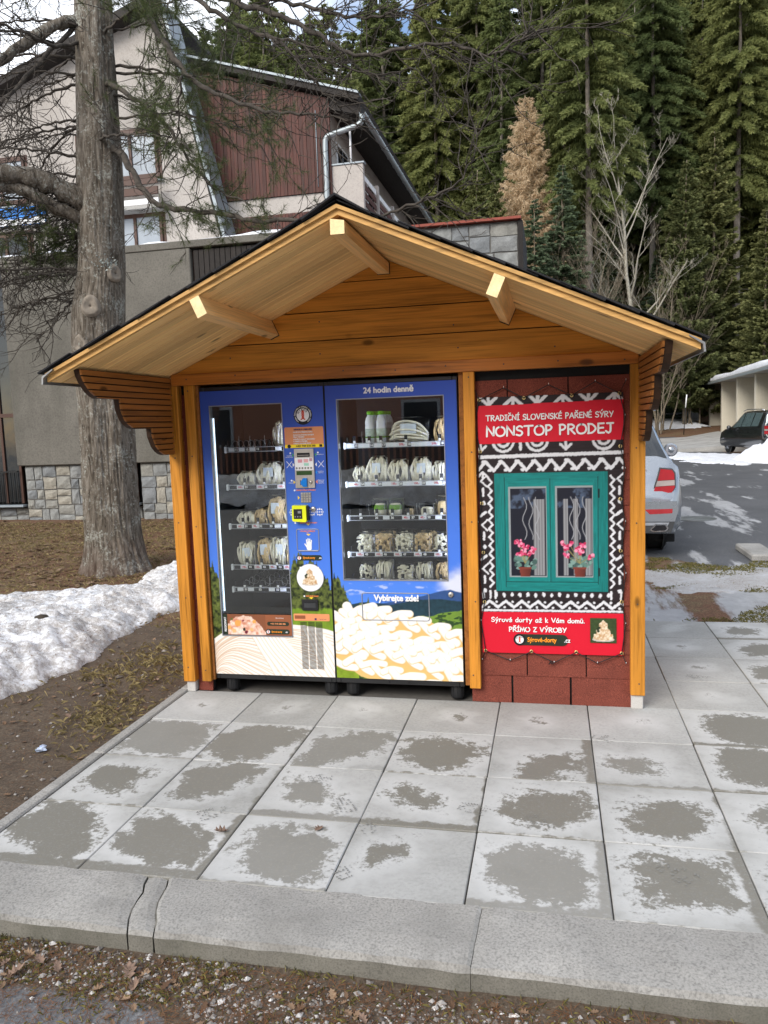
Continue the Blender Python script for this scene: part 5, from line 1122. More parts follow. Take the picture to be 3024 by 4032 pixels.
EYE = MB().smooth().lathe([(.0045, 0), (.0055, -.003), (.0085, -.0035), (.0105, -.0015), (.0105, 0)], (0, 0, 0), 'y', 16).mesh('eyelet', flat('brass', (.75, .58, .25), .35, .8, bump=0))
eyes = [(1.913, 1.784), (2.165, 1.786), (2.427, 1.789), (2.682, 1.790), (2.686, 1.50), (2.686, 1.206), (2.687, .913), (2.692, .621), (2.692, .322), (2.44, .322), (2.186, .319), (1.920, .318), (1.920, .611), (1.919, .904), (1.916, 1.192), (1.913, 1.49)]
hooks = [(2.053, 1.847), (2.302, 1.853), (2.554, 1.860), (2.716, 1.859), (2.712, 1.666), (2.712, 1.374), (2.713, 1.077), (2.715, .782), (2.714, .493), (2.716, .262), (2.558, .260), (2.315, .257), (2.063, .262), (1.900, .261), (1.898, .496), (1.895, .791), (1.893, 1.079), (1.891, 1.351), (1.886, 1.652), (1.888, 1.846)]
for x, z in eyes: link('eyelet', EYE, ban, (x, -.0155, z))
HK = MB().smooth().tube([(0, .004, 0), (0, -.016, 0), (0, -.020, .004), (0, -.018, .010)], .0016, 6).mesh('screw_hook', M_WHITE)
for x, z in hooks: link('screw_hook', HK, kiosk, (x, 0, z))
lace = [hooks[0], eyes[1], hooks[1], eyes[2], hooks[2], eyes[3], hooks[3], eyes[3], hooks[4], eyes[4], hooks[5], eyes[5], hooks[6], eyes[6], hooks[7], eyes[7], hooks[8], eyes[8], hooks[9], eyes[8], hooks[10], eyes[9], hooks[11], eyes[10], hooks[12], eyes[11], hooks[13], eyes[11], hooks[14], eyes[12], hooks[15], eyes[13], hooks[16], eyes[14], hooks[17], eyes[15], hooks[18], eyes[0], hooks[19], eyes[0], hooks[0]]
MB().smooth().tube([(x, -.0175 - .003 * (i % 2), z) for i, (x, z) in enumerate(lace)], .0029, 6).build('lacing_cord', M_RUBBER, ban)
tl = MB().smooth(); tl.tube([(2.315, -.018, .258), (2.300, -.024, .250), (2.290, -.024, .262), (2.305, -.022, .266), (2.285, -.02, .247)], .003, 6); tl.build('cord_knot', M_RUBBER, ban)
# ================================================================ annex with concrete panels on a stone base (behind the pine)
M_DKWOOD = wood('dark_brown_cladding', (.085, .028, .020), 'z', .5, .6, .8, False, var=.45)
M_SOFFDK = wood('black_brown_soffit', (.022, .018, .016), 'y', .6, .7, .6, False)
M_WINDK = flat('dark_window_glass', (.012, .015, .017), .08, spec=.6, bump=0); M_WINLT = flat('curtained_window_glass', (.27, .30, .33), .12, spec=.6, bump=0, var=.1, scale=2)
M_FRAME = flat('brown_window_frame', (.07, .035, .025), .5); M_WFRAME = flat('white_window_frame', (.7, .7, .7), .45); M_IRON = flat('black_iron', (.015, .015, .015), .5); M_SHEET = flat('grey_sheet_metal', (.27, .305, .33), .5, .3, scale=2); M_REDTILE = flat('red_coping', (.24, .055, .035), .6)
M_BLUESIGN = flat('blue_sign', lin(50, 130, 215), .5, bump=0)
def stone_mats():
    out = []
    for i, c in enumerate(((.22, .225, .22), (.25, .245, .22), (.30, .28, .235), (.19, .20, .205), (.24, .245, .235))):
        t = NT('granite_stone'); v = t.coord('Object', rnd_off=13.); n = t.noise(v, 5., 5, .6); n2 = t.noise(v, 60., 3, .7)
        col = t.ramp(n, [(.3, tuple(x * .72 for x in c)), (.7, tuple(x * 1.2 for x in c))]); col = t.mix(.45, col, t.ramp(n2, [(.3, .6), (.7, 1.3)]), 'MULTIPLY'); t.set('Base Color', col); t.set('Roughness', .9); t.bump(t.mix(.5, n, n2), .6, .015); out.append(t.m)
    return out
M_STONES = stone_mats()
def ashlar(x0, x1, z0, z1, seed, smin=.16, smax=.36):
    r_ = random.Random(seed); out = []
    def cut(a, b, c, d):
        w, h = b - a, d - c
        if w <= smax and h <= smax * .85 and (w * h < .075 or r_.random() < .35): out.append((a, b, c, d)); return
        if w / 1.25 > h and w > 2 * smin: m_ = a + w * r_.uniform(.38, .62); cut(a, m_, c, d); cut(m_, b, c, d)
        elif h > 2 * smin * .8: m_ = c + h * r_.uniform(.4, .6); cut(a, b, c, m_); cut(a, b, m_, d)
        elif w > 2 * smin: m_ = a + w * r_.uniform(.4, .6); cut(a, m_, c, d); cut(m_, b, c, d)
        else: out.append((a, b, c, d))
    cut(x0, x1, z0, z1); return out
def stones(par, x0, x1, z0, z1, y, seed, deep_=.06, name='stone', axis='y', smin=.16, smax=.36):
    r_ = random.Random(seed + 100)
    for a, b, c, d in ashlar(x0, x1, z0, z1, seed, smin, smax):
        j = lambda s=.010: r_.uniform(-s, s); g = .011; pr = r_.uniform(.02, .045)
        n = 4; V = []; F = []
        for i in range(n):
            for k in range(n):
                u, v = i / (n - 1), k / (n - 1); e = (u in (0, 1)) or (v in (0, 1))
                V.append((a + g + (b - a - 2 * g) * u + (j(.008) if e else 0), y - (pr + j(.008) if not e else pr * .45), c + g + (d - c - 2 * g) * v + (j(.008) if e else 0)))
        for i in range(n - 1):
            for k in range(n - 1): F.append((i * n + k, (i + 1) * n + k, (i + 1) * n + k + 1, i * n + k + 1))
        rim = [i * n for i in range(n)] + [(n - 1) * n + k for k in range(1, n)] + [i * n + n - 1 for i in range(n - 2, -1, -1)] + [k for k in range(n - 2, 0, -1)]
        m0 = len(V)
        for q in rim: V.append((V[q][0], y + deep_, V[q][2]))
        L_ = len(rim)
        for q in range(L_): F.append((rim[(q + 1) % L_], rim[q], m0 + q, m0 + (q + 1) % L_))
        if axis == 'x': V = [(vv[1], vv[0], vv[2]) for vv in V]; F = [f[::-1] for f in F]
        MB().add(V, F).build(name, r_.choice(M_STONES), par)
YA = 8.6
an = thing('concrete_annex', 'low grey annex with concrete wall panels on a rough stone base behind the pine', 'building', (-6, 10, 0))
sb = MB(); sb.box(-12.2, -2.0, YA + .18, 11.6, -.1, 4.85); sb.build('wall', M_DARK, an)
roofa = MB().box(-12.4, -1.9, YA - .05, 12.0, 4.855, 4.98, .01).build('roof', M_PANEL, an)
nx_ = 60; xs_ = np.linspace(-12.3, -2.0, nx_); V = []; F = []
for x in xs_:
    h = max(.004, .16 * (vn(x * 2, 3) - .35)); V += [(x, YA - .03, 4.982), (x, YA - .02 + .05 * vn(x * 3, 1), 4.982 + h * .6), (x, YA + .2, 4.982 + h), (x, YA + 3.2, 5.0 + h)]
for i in range(nx_ - 1):
    for k in range(3): F.append((i * 4 + k, (i + 1) * 4 + k, (i + 1) * 4 + k + 1, i * 4 + k + 1))
MB().smooth().add(V, F).build('roof_snow', M_SNOW, an)
for a, b in ((-10.4, -8.75), (-7.64, -6.08), (-5.22, -3.84)):
    MB().box(a, b, YA - .04, YA + .17, 1.12, 4.85, .015).build('concrete_panel', M_PANEL, an)
    q = MB().box(a + .10, b - .06, YA + .055, YA + .18, -.1, 1.115).build('stone_base', M_MORTAR, an); stones(q, a + .10, b - .06, .0, 1.11, YA + .055, int(-a * 10))
for a, b in ((-8.70, -7.66), (-6.06, -5.24), (-3.82, -2.05)):
    q = MB().box(a - .05, b + .05, YA + .16, YA + .20, -.1, .30).build('stone_base', M_MORTAR, an); stones(q, a - .05, b + .05, .0, .30, YA + .16, int(-a * 7))
    wd = MB().box(a, b, YA + .10, YA + .16, .42, 4.80).build('window', M_WINDK, an)
    MB().box(a - .06, b + .06, YA - .02, YA + .2, .33, .37, .005).build('sill', M_SHEET, wd)
    for k in range(4): x = a + (b - a) * k / 3; MB().box(x - .025, x + .025, YA + .07, YA + .12, .40, 4.80).build('frame', M_FRAME, wd)
    MB().box(a, b, YA + .06, YA + .12, 2.05, 2.12).build('frame', M_FRAME, wd)
    rl = MB().box(a + .02, b - .02, YA + .0, YA + .025, 1.0, 1.025).build('railing', M_IRON, an); nb = int((b - a) / .085)
    BARM = MB().box(-.006, .006, 0, .012, 0, .60).mesh('bar', M_IRON)
    for k in range(nb): link('bar', BARM, rl, (a + .05 + k * .085, YA + .006, .40))
# brown boards between the panels higher up, at the right-hand recess
for k in range(18): MB().box(-3.80 + k * .1, -3.80 + k * .1 + .092, YA + .02, YA + .06, 2.2, 4.82, .004).build('cladding_board', M_SOFFDK, an)

# ================================================================ lodge facade above the annex
YL = 12.0
lo = thing('pale_lodge', 'pale rendered lodge with slanted metal-edged gable and brown windows above the annex', 'building', (-7, 15, 0))
gab = [(-16, 4.9), (-4.50, 4.9), (-5.80, 10.70), (-8.94, 9.68), (-16, 7.3)]
MB().prism(gab, YL, YL + .62).build('wall', M_RENDER, lo); MB().prism([(-16, 4.9), (-7.2, 4.9), (-7.2, 10.2), (-8.94, 9.66), (-16, 7.28)], YL + .62, YL + 8).build('wall', M_RENDER, lo)
# roof sheets with overhang, steep metal-edged right flank
def slabseg(p, q, t, y0, y1, mat, par, name, up=1):
    d = np.array(q) - np.array(p); d = d / np.linalg.norm(d); n = np.array([-d[1], d[0]]) * t * up
    return MB().prism([tuple(p), tuple(q), tuple(np.array(q) + n), tuple(np.array(p) + n)], y0, y1).build(name, mat, par)
slabseg((-16, 7.30), (-5.72, 10.74), .16, YL - .35, YL + 3.2, M_SOFFDK, lo, 'roof')
slabseg((-5.78, 10.8), (-4.42, 4.9), .07, YL - .06, YL + .66, M_SHEET, lo, 'metal_flank')
def window(par, x0, x1, z0, z1, y, n, frame, pane, sill=True, d=.09):
    w = MB().box(x0 - .10, x1 + .10, y - .012, y + .02, z0 - .10, z1 + .10, .004).build('window', frame, par); pw = (x1 - x0) / n
    for k in range(n):
        MB().box(x0 + k * pw + .035, x0 + (k + 1) * pw - .035, y - .020, y - .013, z0 + .03, z1 - .03).build('pane', pane, w)
    fr = MB()
    for k in range(n + 1): x = x0 + k * pw; fr.box(x - .033, x + .033, y - .055, y - .021, z0 - .06, z1 + .06, .004)
    fr.box(x0 - .06, x1 + .06, y - .050, y - .0205, z0 - .06, z0 + .03, .004); fr.box(x0 - .06, x1 + .06, y - .050, y - .0205, z1 - .03, z1 + .06, .004); fr.build('frame', frame, w)
    if sill: MB().box(x0 - .1, x1 + .1, y - .10, y - .001, z0 - .14, z0 - .102, .004).build('sill', M_SHEET, w)
window(lo, -7.95, -6.08, 7.30, 8.22, YL, 3, M_FRAME, M_WINLT); window(lo, -7.95, -6.08, 5.55, 6.45, YL, 3, M_FRAME, M_WINLT); window(lo, -11.2, -9.4, 7.05, 7.95, YL, 3, M_FRAME, M_WINLT); window(lo, -11.2, -9.4, 5.5, 6.3, YL, 3, M_FRAME, M_WINDK)
bl = MB().box(-8.1, -5.95, YL - .35, YL - .30, 6.80, 6.96, .004).build('balcony_rail', M_FRAME, lo)
for z in (6.60, 7.02): MB().box(-8.1, -5.95, YL - .34, YL - .31, z, z + .12, .004).build('rail_board', M_WFRAME if z < 7 else M_FRAME, bl)
MB().box(-8.2, -5.9, YL - .4, YL - .001, 6.50, 6.58, .004).build('balcony_floor', M_CONC, lo)
sg = MB().box(-10.9, -8.9, YL - .10, YL - .06, 6.50, 6.90, .004).build('blue_sign', M_BLUESIGN, lo)
MB().prism([(-10.9 + .2 * i, 6.52 + .10 * vn(i * .9, 3) + .10) for i in range(11)] + [(-8.9, 6.505), (-10.9, 6.505)], YL - .106, YL - .1005).build('sign_wave', M_WHITE, sg)

# ================================================================ wing with brown boards, balcony and gutter
YW = 17.0; XW = -3.53
wg = thing('boarded_wing', 'taller wing clad in dark red-brown boards with white band, balcony and zinc downpipe', 'building', (-6, 22, 0))
def rtop(x): return 10.40 - (x + 2.65) * .315
MB().prism([(-9, 2), (XW, 2), (XW, rtop(XW) - .18), (-9, rtop(-9) - .18)], YW, 31).build('wall', M_RENDER, wg)
up = MB().box(-9, XW - .005, YW - .02, YW - .001, 8.05, 8.08).build('cladding', M_DARK, wg)
nb = 54
for k in range(nb):
    x0 = -9 + k * (9 + XW) / nb; x1 = x0 + (9 + XW) / nb - .008; dy = .012 * (k % 2) + rnd.uniform(0, .006)
    MB().prism([(x0, 8.06), (x1, 8.06), (x1, rtop(x1) - .19), (x0, rtop(x0) - .19)], YW - .045 - dy, YW - .0205).build('cladding_board', M_DKWOOD2 if 'M_DKWOOD2' in globals() else M_DKWOOD, up)
lw = MB().box(-9, XW - .005, YW - .02, YW - .001, 2.1, 2.13).build('cladding', M_DARK, wg)
LB = MB().box(0, (9 + XW) / nb - .008, -.045, -.0205, 3.0, 7.58, .003).mesh('cladding_board', M_DKWOOD)
for k in range(nb): link('cladding_board', LB, lw, (-9 + k * (9 + XW) / nb, YW - .012 * (k % 2), 0))
# right corner boards sheltering the balcony
MB().box(XW, XW + .06, YW - .06, YW + .02, 7.6, rtop(XW) - .19, .004).build('corner_board', M_DKWOOD, wg)
# roof
rf = slabseg((-9.6, rtop(-9.6) - .12), (-2.62, rtop(-2.62) - .12), .14, YW - .25, 31.4, M_SOFFDK, wg, 'roof')
slabseg((-9.6, rtop(-9.6) + .03), (-2.60, rtop(-2.60) + .03), .055, YW - .30, YW + .1, M_SHEET, rf, 'roof_edge_sheet')
slabseg((-9.6, rtop(-9.6) + .09), (-2.75, rtop(-2.75) + .09), .03, YW - .20, 31.3, M_SNOW, rf, 'roof_snow')
MB().prism([(XW + .01, rtop(XW) - .18), (-2.60, rtop(-2.60) - .16), (-2.60, rtop(-2.60) - .42), (XW + .01, rtop(XW) - .46)], YW - .01, 31.2).build('soffit', M_SOFFDK, rf)
gt = MB().smooth(); gp = [(-2.535 + .085 * math.cos(a), 9.985 + .085 * math.sin(a)) for a in np.linspace(math.pi, 2 * math.pi, 9)] + [(-2.535 + .078 * math.cos(a), 9.985 + .078 * math.sin(a)) for a in np.linspace(2 * math.pi, math.pi, 9)]
gt.prism(gp, YW - .15, 31.2).build('gutter', M_ZINC, wg)
for k in range(16): MB().smooth().tube([(-2.535 + .095 * math.cos(a), YW + .2 + k * .85, 9.99 + .095 * math.sin(a)) for a in np.linspace(math.pi, 2 * math.pi, 9)], .012, 5).build('gutter_bracket', M_ZINC, wg)
MB().smooth().tube(crom([(-2.56, YW - .08, 9.93), (-2.57, YW - .09, 9.78), (-2.72, YW - .10, 9.66), (-3.40, YW - .12, 9.50), (-3.56, YW - .12, 9.42), (-3.60, YW - .12, 9.22), (-3.60, YW - .12, 8.4), (-3.62, YW - .12, 7.2), (-3.62, YW - .12, 4.)], 5), .072, 12).build('downpipe', M_ZINC, wg)
MB().smooth().tube([(-3.86, YW - .06, 8.2), (-3.86, YW - .06, 10.2)], .012, 6).build('cable', M_SHEET, wg)
# balcony
MB().box(XW + .001, -2.60, YW + .0, YW + .16, 7.0, 8.72, .01).build('balcony_wall', M_RENDER, wg); MB().box(XW, -2.56, YW - .03, YW + .19, 8.722, 8.77, .008).build('balcony_cap', M_SHEET, wg)
MB().box(XW + .001, -2.62, YW + .161, 30.5, 7.45, 7.6, .01).build('balcony_floor', M_RENDER, wg)
MB().smooth().tube([(-2.95, YW + .1, 8.77), (-2.95, YW + .1, 9.75)], .028, 8).build('balcony_post', M_WFRAME, wg)
for k in range(5):
    y0 = YW + 1.9 + k * 2.3; MB().box(-2.74, -2.60, y0, y0 + .16, 7.45, 8.66, .008).build('rail_pillar', M_RENDER, wg)
    for j in range(4): MB().box(-2.69, -2.66, y0 - 2.13 + (.4 if k == 0 else 0), y0 - .005, 7.72 + j * .22, 7.72 + j * .22 + .15, .004).build('rail_board', M_WFRAME if j == 3 else M_DKWOOD, wg)
for y in (17.75, 21.5, 25.2):
    w = MB().box(XW + .001, XW + .03, y, y + 1.25, 8.75, 9.62, .004).build('window', M_WFRAME, wg)
    for k in range(2): MB().box(XW + .0305, XW + .036, y + .08 + k * .57, y + .60 + k * .57, 8.83, 9.54).build('pane', M_WINDK, w)

wg.scale = (.8, .8, .8); wg.location = (-4.339, 16.70, .333)
# ================================================================ stone end wall with red coping
sw = thing('stone_gable_wall', 'squared granite wall with red sheet coping rising behind the kiosk roof', 'wall', (.7, 11, 0))
MB().box(-1.9, 1.77, 10.06, 12.4, -.1, 5.18).build('wall_core', M_MORTAR, sw)
stones(sw, -1.2, 1.77, 2.6, 5.16, 10.06, 5, .04, smin=.26, smax=.56); stones(sw, -1.9, 1.77, 0., 2.6, 10.06, 6, .04, smin=.3, smax=.7)
MB().prism([(-1.95, 5.19), (1.83, 5.19), (1.83, 5.235), (-1.95, 5.235)], 9.93, 12.5).build('coping', M_REDTILE, sw)
MB().box(1.775, 1.86, 9.99, 12.4, -.1, 5.17).build('painted_shade_side', M_SOFFDK, sw)  # dark strip painted for the shadow side of the stone wall
# ================================================================ the big pine
def bark_mat():
    t = NT('pine_bark'); v = t.coord('Object', (1, 1, .22)); vo = t.coord('Object'); z = t.sep(vo)[2]
    n = t.noise(v, 26., 5, .65, .8); n2 = t.noise(vo, 4., 5, .6); n3 = t.noise(vo, 34., 4, .7)
    col = t.ramp(n, [(.28, (.030, .024, .018)), (.45, (.10, .082, .062)), (.62, (.19, .165, .135)), (.8, (.30, .275, .235))])
    col = t.mix(t.ramp(t.mix(.6, n2, n3), [(.53, 0.), (.62, .75)]), col, (.36, .37, .33))      # grey lichen crust
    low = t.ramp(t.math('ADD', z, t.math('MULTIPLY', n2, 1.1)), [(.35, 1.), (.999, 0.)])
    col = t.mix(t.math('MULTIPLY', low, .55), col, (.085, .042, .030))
    t.set('Base Color', col); t.set('Roughness', .95); t.bump(t.mix(.4, n, n3), .8, .03); return t.m
M_BARK = bark_mat(); M_TWIG = flat('grey_twig_bark', (.060, .051, .042), .95, var=.5, scale=22, bump=.9); M_SCAR = flat('cut_branch_wood', (.21, .18, .145), .85, var=.3, scale=14, bump=.3); M_LICHEN = flat('pale_lichen', (.36, .40, .38), .95, var=.3, scale=30, bump=.5)
M_NEEDLE = leafmat('pine_needles', (.05, .075, .030), (.14, .16, .062), .55, .3)
pine = thing('pine_tree', 'tall old pine with thick furrowed trunk and bare drooping limbs left of the kiosk', 'tree', (-2.91, 4.0, -.02))
TZ = [0, .12, .3, .5, 1., 1.9, 2.75, 3.1, 3.7, 4.1, 4.5, 5.5, 6.4, 9.5]; TR = [.44, .40, .365, .345, .33, .318, .292, .30, .272, .262, .248, .222, .212, .17]; TX = [-2.91, -2.91, -2.915, -2.92, -2.915, -2.90, -2.93, -2.90, -2.82, -2.79, -2.755, -2.72, -2.675, -2.55]
na, nzz = 208, 600; th = np.linspace(0, 2 * np.pi, na, endpoint=False); zz = np.concatenate([np.linspace(-.1, 6.8, 430), np.linspace(6.9, 9.5, 30)])
A, Zt = np.meshgrid(th, zz, indexing='ij'); R0 = np.interp(Zt, TZ, TR); Xc = np.interp(Zt, TZ, TX)
ca, sa = np.cos(A), np.sin(A); per = A * 5.2
def wrapn(fu, fz, s): # seamless round the trunk: sample on the cylinder through two planes
    w = np.abs(ca); w = w ** 2; return vn(sa * fu + 50, Zt * fz, s) * w + vn(ca * fu + 90, Zt * fz, s + 3) * (1 - w)
bk = np.abs(wrapn(13, 1.8, 1) - .5) * 2 * .6 + np.abs(wrapn(26, 3.6, 2) - .5) * 2 * .4
depth = np.interp(Zt, [0, 2.6, 3.4, 5, 9], [.042, .034, .018, .014, .010])
flare = .06 * np.maximum(0, np.cos(A * 5 + .6)) * np.exp(-np.maximum(Zt, 0) / .22) + .03 * np.cos(A * 2 + 1) * np.exp(-np.maximum(Zt, 0) / .5)
lump = .035 * (wrapn(2.2, 1.1, 7) - .5) * 2
Rr = R0 + flare + lump - depth * bk * 1.2
for (kx, kz, kr, kh) in ((-2.78, 3.13, .16, .035), (-2.95, 2.71, .15, .035), (-2.49, 3.51, .13, .03), (-2.60, 5.05, .16, .05)):
    an_ = math.atan2(-.26, kx - np.interp(kz, TZ, TX)); dd = np.hypot(((A - an_ + np.pi) % (2 * np.pi) - np.pi) * .28, Zt - kz); Rr = Rr + kh * np.exp(-(dd / kr) ** 2)
V = np.stack([Xc + Rr * ca - (-2.91), Rr * sa, Zt + .02], -1); n_ = len(zz); I = np.arange(na * n_).reshape(na, n_); I2 = np.roll(I, -1, 0)
F = np.stack([I[:, :-1], I2[:, :-1], I2[:, 1:], I[:, 1:]], -1).reshape(-1, 4)
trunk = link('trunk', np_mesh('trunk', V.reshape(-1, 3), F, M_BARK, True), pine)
def surf_pt(kx, kz):
    cx = np.interp(kz, TZ, TX); r = np.interp(kz, TZ, TR) + .03; dx = max(-.9 * r, min(.9 * r, kx - cx)); return Vector((cx + dx, 4.0 - math.sqrt(r * r - dx * dx), kz)), Vector((dx, -math.sqrt(r * r - dx * dx), 0)).normalized()
for kx, kz, r in ((-2.80, 3.12, .075), (-2.965, 2.71, .065), (-2.52, 3.50, .062)):
    p, nn_ = surf_pt(kx, kz); p = p + nn_ * .012; u = Vector((0, 0, 1)); w = u.cross(nn_); mb = MB().smooth(); ring = []
    for rr, h in ((1.5, -.03), (1.2, .004), (1.0, .010), (.86, .004), (.35, .002), (.12, -.012), (0.01, -.03)):
        ring.append([p + (w * math.cos(a) + u * math.sin(a) * 1.12) * r * rr * (1 + .06 * math.sin(3 * a + kz)) + nn_ * h for a in np.linspace(0, 2 * math.pi, 20, endpoint=False)])
    Vv = [q for g in ring for q in g]; Ff = [(i * 20 + j, i * 20 + (j + 1) % 20, (i + 1) * 20 + (j + 1) % 20, (i + 1) * 20 + j) for i in range(6) for j in range(20)]
    mb.add(Vv, Ff).build('branch_scar', M_SCAR, pine)
mb = MB()
rr_ = random.Random(2)
for i in range(70):
    p, nn_ = surf_pt(-2.60 + rr_.gauss(0, .055), 3.60 + rr_.gauss(0, .035)); p = p + nn_ * rr_.uniform(-.012, .01); s_ = rr_.uniform(.008, .022); a = rr_.uniform(0, 6); u = Vector((math.cos(a), rr_.uniform(-.5, .1), math.sin(a))).normalized(); w = u.cross(nn_)
    mb.add([p, p + u * s_ + nn_ * .012, p + u * s_ * .6 + w * s_ + nn_ * .016, p + w * s_ + nn_ * .006], [(0, 1, 2, 3)])
mb.build('lichen', M_LICHEN, pine)
LIMBS = [('A', .055, .004, [(-2.55, 3.95, 4.9), (-2.35, 3.80, 4.78), (-2.12, 3.60, 4.50), (-1.90, 3.50, 4.19), (-1.69, 3.40, 4.05), (-1.31, 3.30, 3.94), (-0.84, 3.20, 3.83), (-0.55, 3.10, 3.72), (-0.04, 3.00, 3.67), (0.43, 2.80, 3.56), (0.84, 2.70, 3.56), (1.08, 2.60, 3.59), (1.34, 2.50, 3.63), (1.55, 2.50, 3.72), (1.67, 2.50, 3.90), (1.78, 2.50, 4.21)]),
 ('B', .042, .008, [(-2.6, 3.95, 5.6), (-2.41, 3.85, 5.52), (-1.99, 3.60, 5.21), (-1.73, 3.50, 5.00), (-1.53, 3.40, 4.78), (-1.35, 3.30, 4.50), (-1.07, 3.20, 4.17), (-0.88, 3.10, 4.03), (-0.55, 3.00, 3.86)]),
 ('C', .06, .008, [(-2.6, 3.95, 6.8), (-2.43, 3.85, 6.70), (-1.93, 3.50, 6.18), (-1.64, 3.30, 5.84), (-1.38, 3.10, 5.47), (-1.18, 3.00, 5.19), (-0.95, 2.90, 4.97), (-0.61, 2.80, 4.77), (-0.23, 2.70, 4.58), (0.04, 2.60, 4.50), (0.35, 2.60, 4.44), (0.63, 2.50, 4.33)]),
 ('D', .04, .008, [(-2.38, 3.85, 6.98), (-1.63, 3.40, 6.35), (-0.99, 3.00, 5.80), (-0.70, 2.90, 5.57), (-0.46, 2.80, 5.39), (-0.13, 2.70, 5.20), (0.03, 2.60, 5.05), (0.15, 2.60, 4.90), (0.38, 2.50, 4.60), (0.55, 2.50, 4.44)]),
 ('E', .045, .005, [(-2.37, 3.85, 7.12), (-1.18, 3.20, 6.14), (-0.66, 3.00, 5.75), (-0.22, 2.80, 5.50), (0.09, 2.70, 5.31), (0.38, 2.60, 5.09), (0.57, 2.50, 4.92), (0.83, 2.40, 4.81), (1.26, 2.20, 4.74), (1.58, 2.10, 4.67), (1.86, 2.00, 4.51), (2.06, 2.00, 4.57), (2.24, 2.00, 4.69)]),
 ('F', .03, .006, [(-2.32, 3.85, 7.30), (-0.62, 3.00, 5.92), (-0.10, 2.80, 5.58), (0.21, 2.70, 5.43), (0.47, 2.60, 5.29), (0.74, 2.50, 5.17), (0.96, 2.40, 5.11), (1.18, 2.30, 5.07), (1.45, 2.20, 5.07), (1.66, 2.20, 5.18)]),
 ('G', .075, .045, [(-2.75, 3.95, 6.32), (-2.84, 3.90, 6.28), (-2.98, 3.70, 6.16), (-3.20, 3.50, 5.93), (-3.34, 3.20, 5.63), (-3.65, 3.00, 5.40), (-4.4, 2.6, 5.1)]), ('H', .035, .015, [(-2.87, 3.90, 6.22), (-3.05, 3.50, 5.72), (-3.20, 3.20, 5.31), (-3.23, 3.00, 5.12), (-3.51, 2.90, 4.85), (-3.9, 2.8, 4.6)]),
 ('I', .13, .09, [(-2.80, 3.95, 4.25), (-2.92, 3.88, 4.33), (-3.12, 3.70, 4.46), (-3.30, 3.55, 4.53), (-3.53, 3.40, 4.55), (-3.81, 3.2, 4.52), (-4.6, 2.9, 4.45)]), ('J', .085, .05, [(-2.85, 3.95, 4.08), (-2.98, 3.86, 4.15), (-3.20, 3.65, 4.27), (-3.38, 3.50, 4.39), (-3.62, 3.40, 4.44), (-3.98, 3.20, 4.45), (-4.7, 3.0, 4.4)]),
 ('K', .03, .012, [(-2.80, 3.90, 6.06), (-2.87, 3.50, 5.84), (-2.98, 3.20, 5.84), (-3.16, 3.00, 5.88), (-3.32, 2.80, 5.90), (-3.9, 2.5, 6.0)]), ('M', .016, .004, [(-0.13, 2.70, 5.20), (0.12, 2.60, 5.10), (0.37, 2.60, 4.91), (0.64, 2.50, 4.76), (0.93, 2.50, 4.68), (1.23, 2.40, 4.64), (1.46, 2.40, 4.32), (1.72, 2.40, 3.92)]), ('N', .018, .005, [(-1.18, 3.00, 5.19), (-1.21, 3.00, 5.02), (-1.30, 3.10, 4.85), (-1.34, 3.20, 4.62), (-1.46, 3.30, 4.39)])]
r_ = random.Random(21)
for i in range(34):       # thinner dead limbs crowding the left and upper side
    z0 = r_.uniform(3.3, 7.2); a = r_.choice((r_.uniform(2.4, 4.2), r_.uniform(2.6, 3.9), r_.uniform(-1.3, .4) if z0 > 4.6 else r_.uniform(2.8, 3.8))); L_ = r_.uniform(1.3, 2.7); cx = np.interp(z0, TZ, TX); p = Vector((cx, 4.0, z0)); d = Vector((math.cos(a), math.sin(a) * .8, r_.uniform(-.05, .35))); pts = []
    for k in range(8):
        s_ = k / 7; pts.append(tuple(p + d * L_ * s_ + Vector((.06 * math.sin(5 * s_ + i), .08 * math.cos(4 * s_ + i), -.55 * s_ * s_ * L_ * .5 + .18 * max(0, s_ - .6)))))
    LIMBS.append(('x', r_.uniform(.016, .030), .005, pts))
for i in range(18):
    z0 = r_.uniform(2.9, 4.6); a = r_.uniform(2.6, 3.9); L_ = r_.uniform(1.0, 2.0); cx = np.interp(z0, TZ, TX); p = Vector((cx, 4.0, z0)); d = Vector((math.cos(a), math.sin(a) * .8, r_.uniform(-.25, .15)))
    LIMBS.append(('x', r_.uniform(.010, .018), .004, [tuple(p + d * L_ * k / 6 + Vector((.05 * math.sin(4 * k / 6 + i), .06 * math.cos(3 * k / 6 + i), -.3 * (k / 6) ** 2 * L_ * .5))) for k in range(7)]))
def resample(P, n):
    P = [Vector(p) for p in P]; L_ = [0.]
    for a, b in zip(P[:-1], P[1:]): L_.append(L_[-1] + (b - a).length)
    return L_
twig_ends = []; tw = MB().smooth()
def twig(p, d, L_, r0, lvl, tag_):
    pts = [p]; q = p.copy(); dd = d.normalized(); n = 6 if lvl == 1 else 4
    for k in range(n):
        dd = (dd + Vector((r_.uniform(-.3, .3), r_.uniform(-.3, .3), r_.uniform(-.22, .30) + (.20 if k > n * .5 else -.08)))).normalized(); q = q + dd * L_ / n; pts.append(q.copy())
    tw.tube(pts, [r0 + (.0022 - r0) * i / n for i in range(n + 1)], 4, False)
    if lvl == 1:
        for j in range(r_.randint(3, 6)):
            k = r_.randint(1, n); sd_ = Vector((r_.uniform(-1, 1), r_.uniform(-1, 1), r_.uniform(-.6, .7))); twig(pts[k], (dd + sd_ * 1.1), L_ * r_.uniform(.25, .5), r0 * .55, 2, tag_)
    twig_ends.append((pts[-1], dd, tag_, lvl))
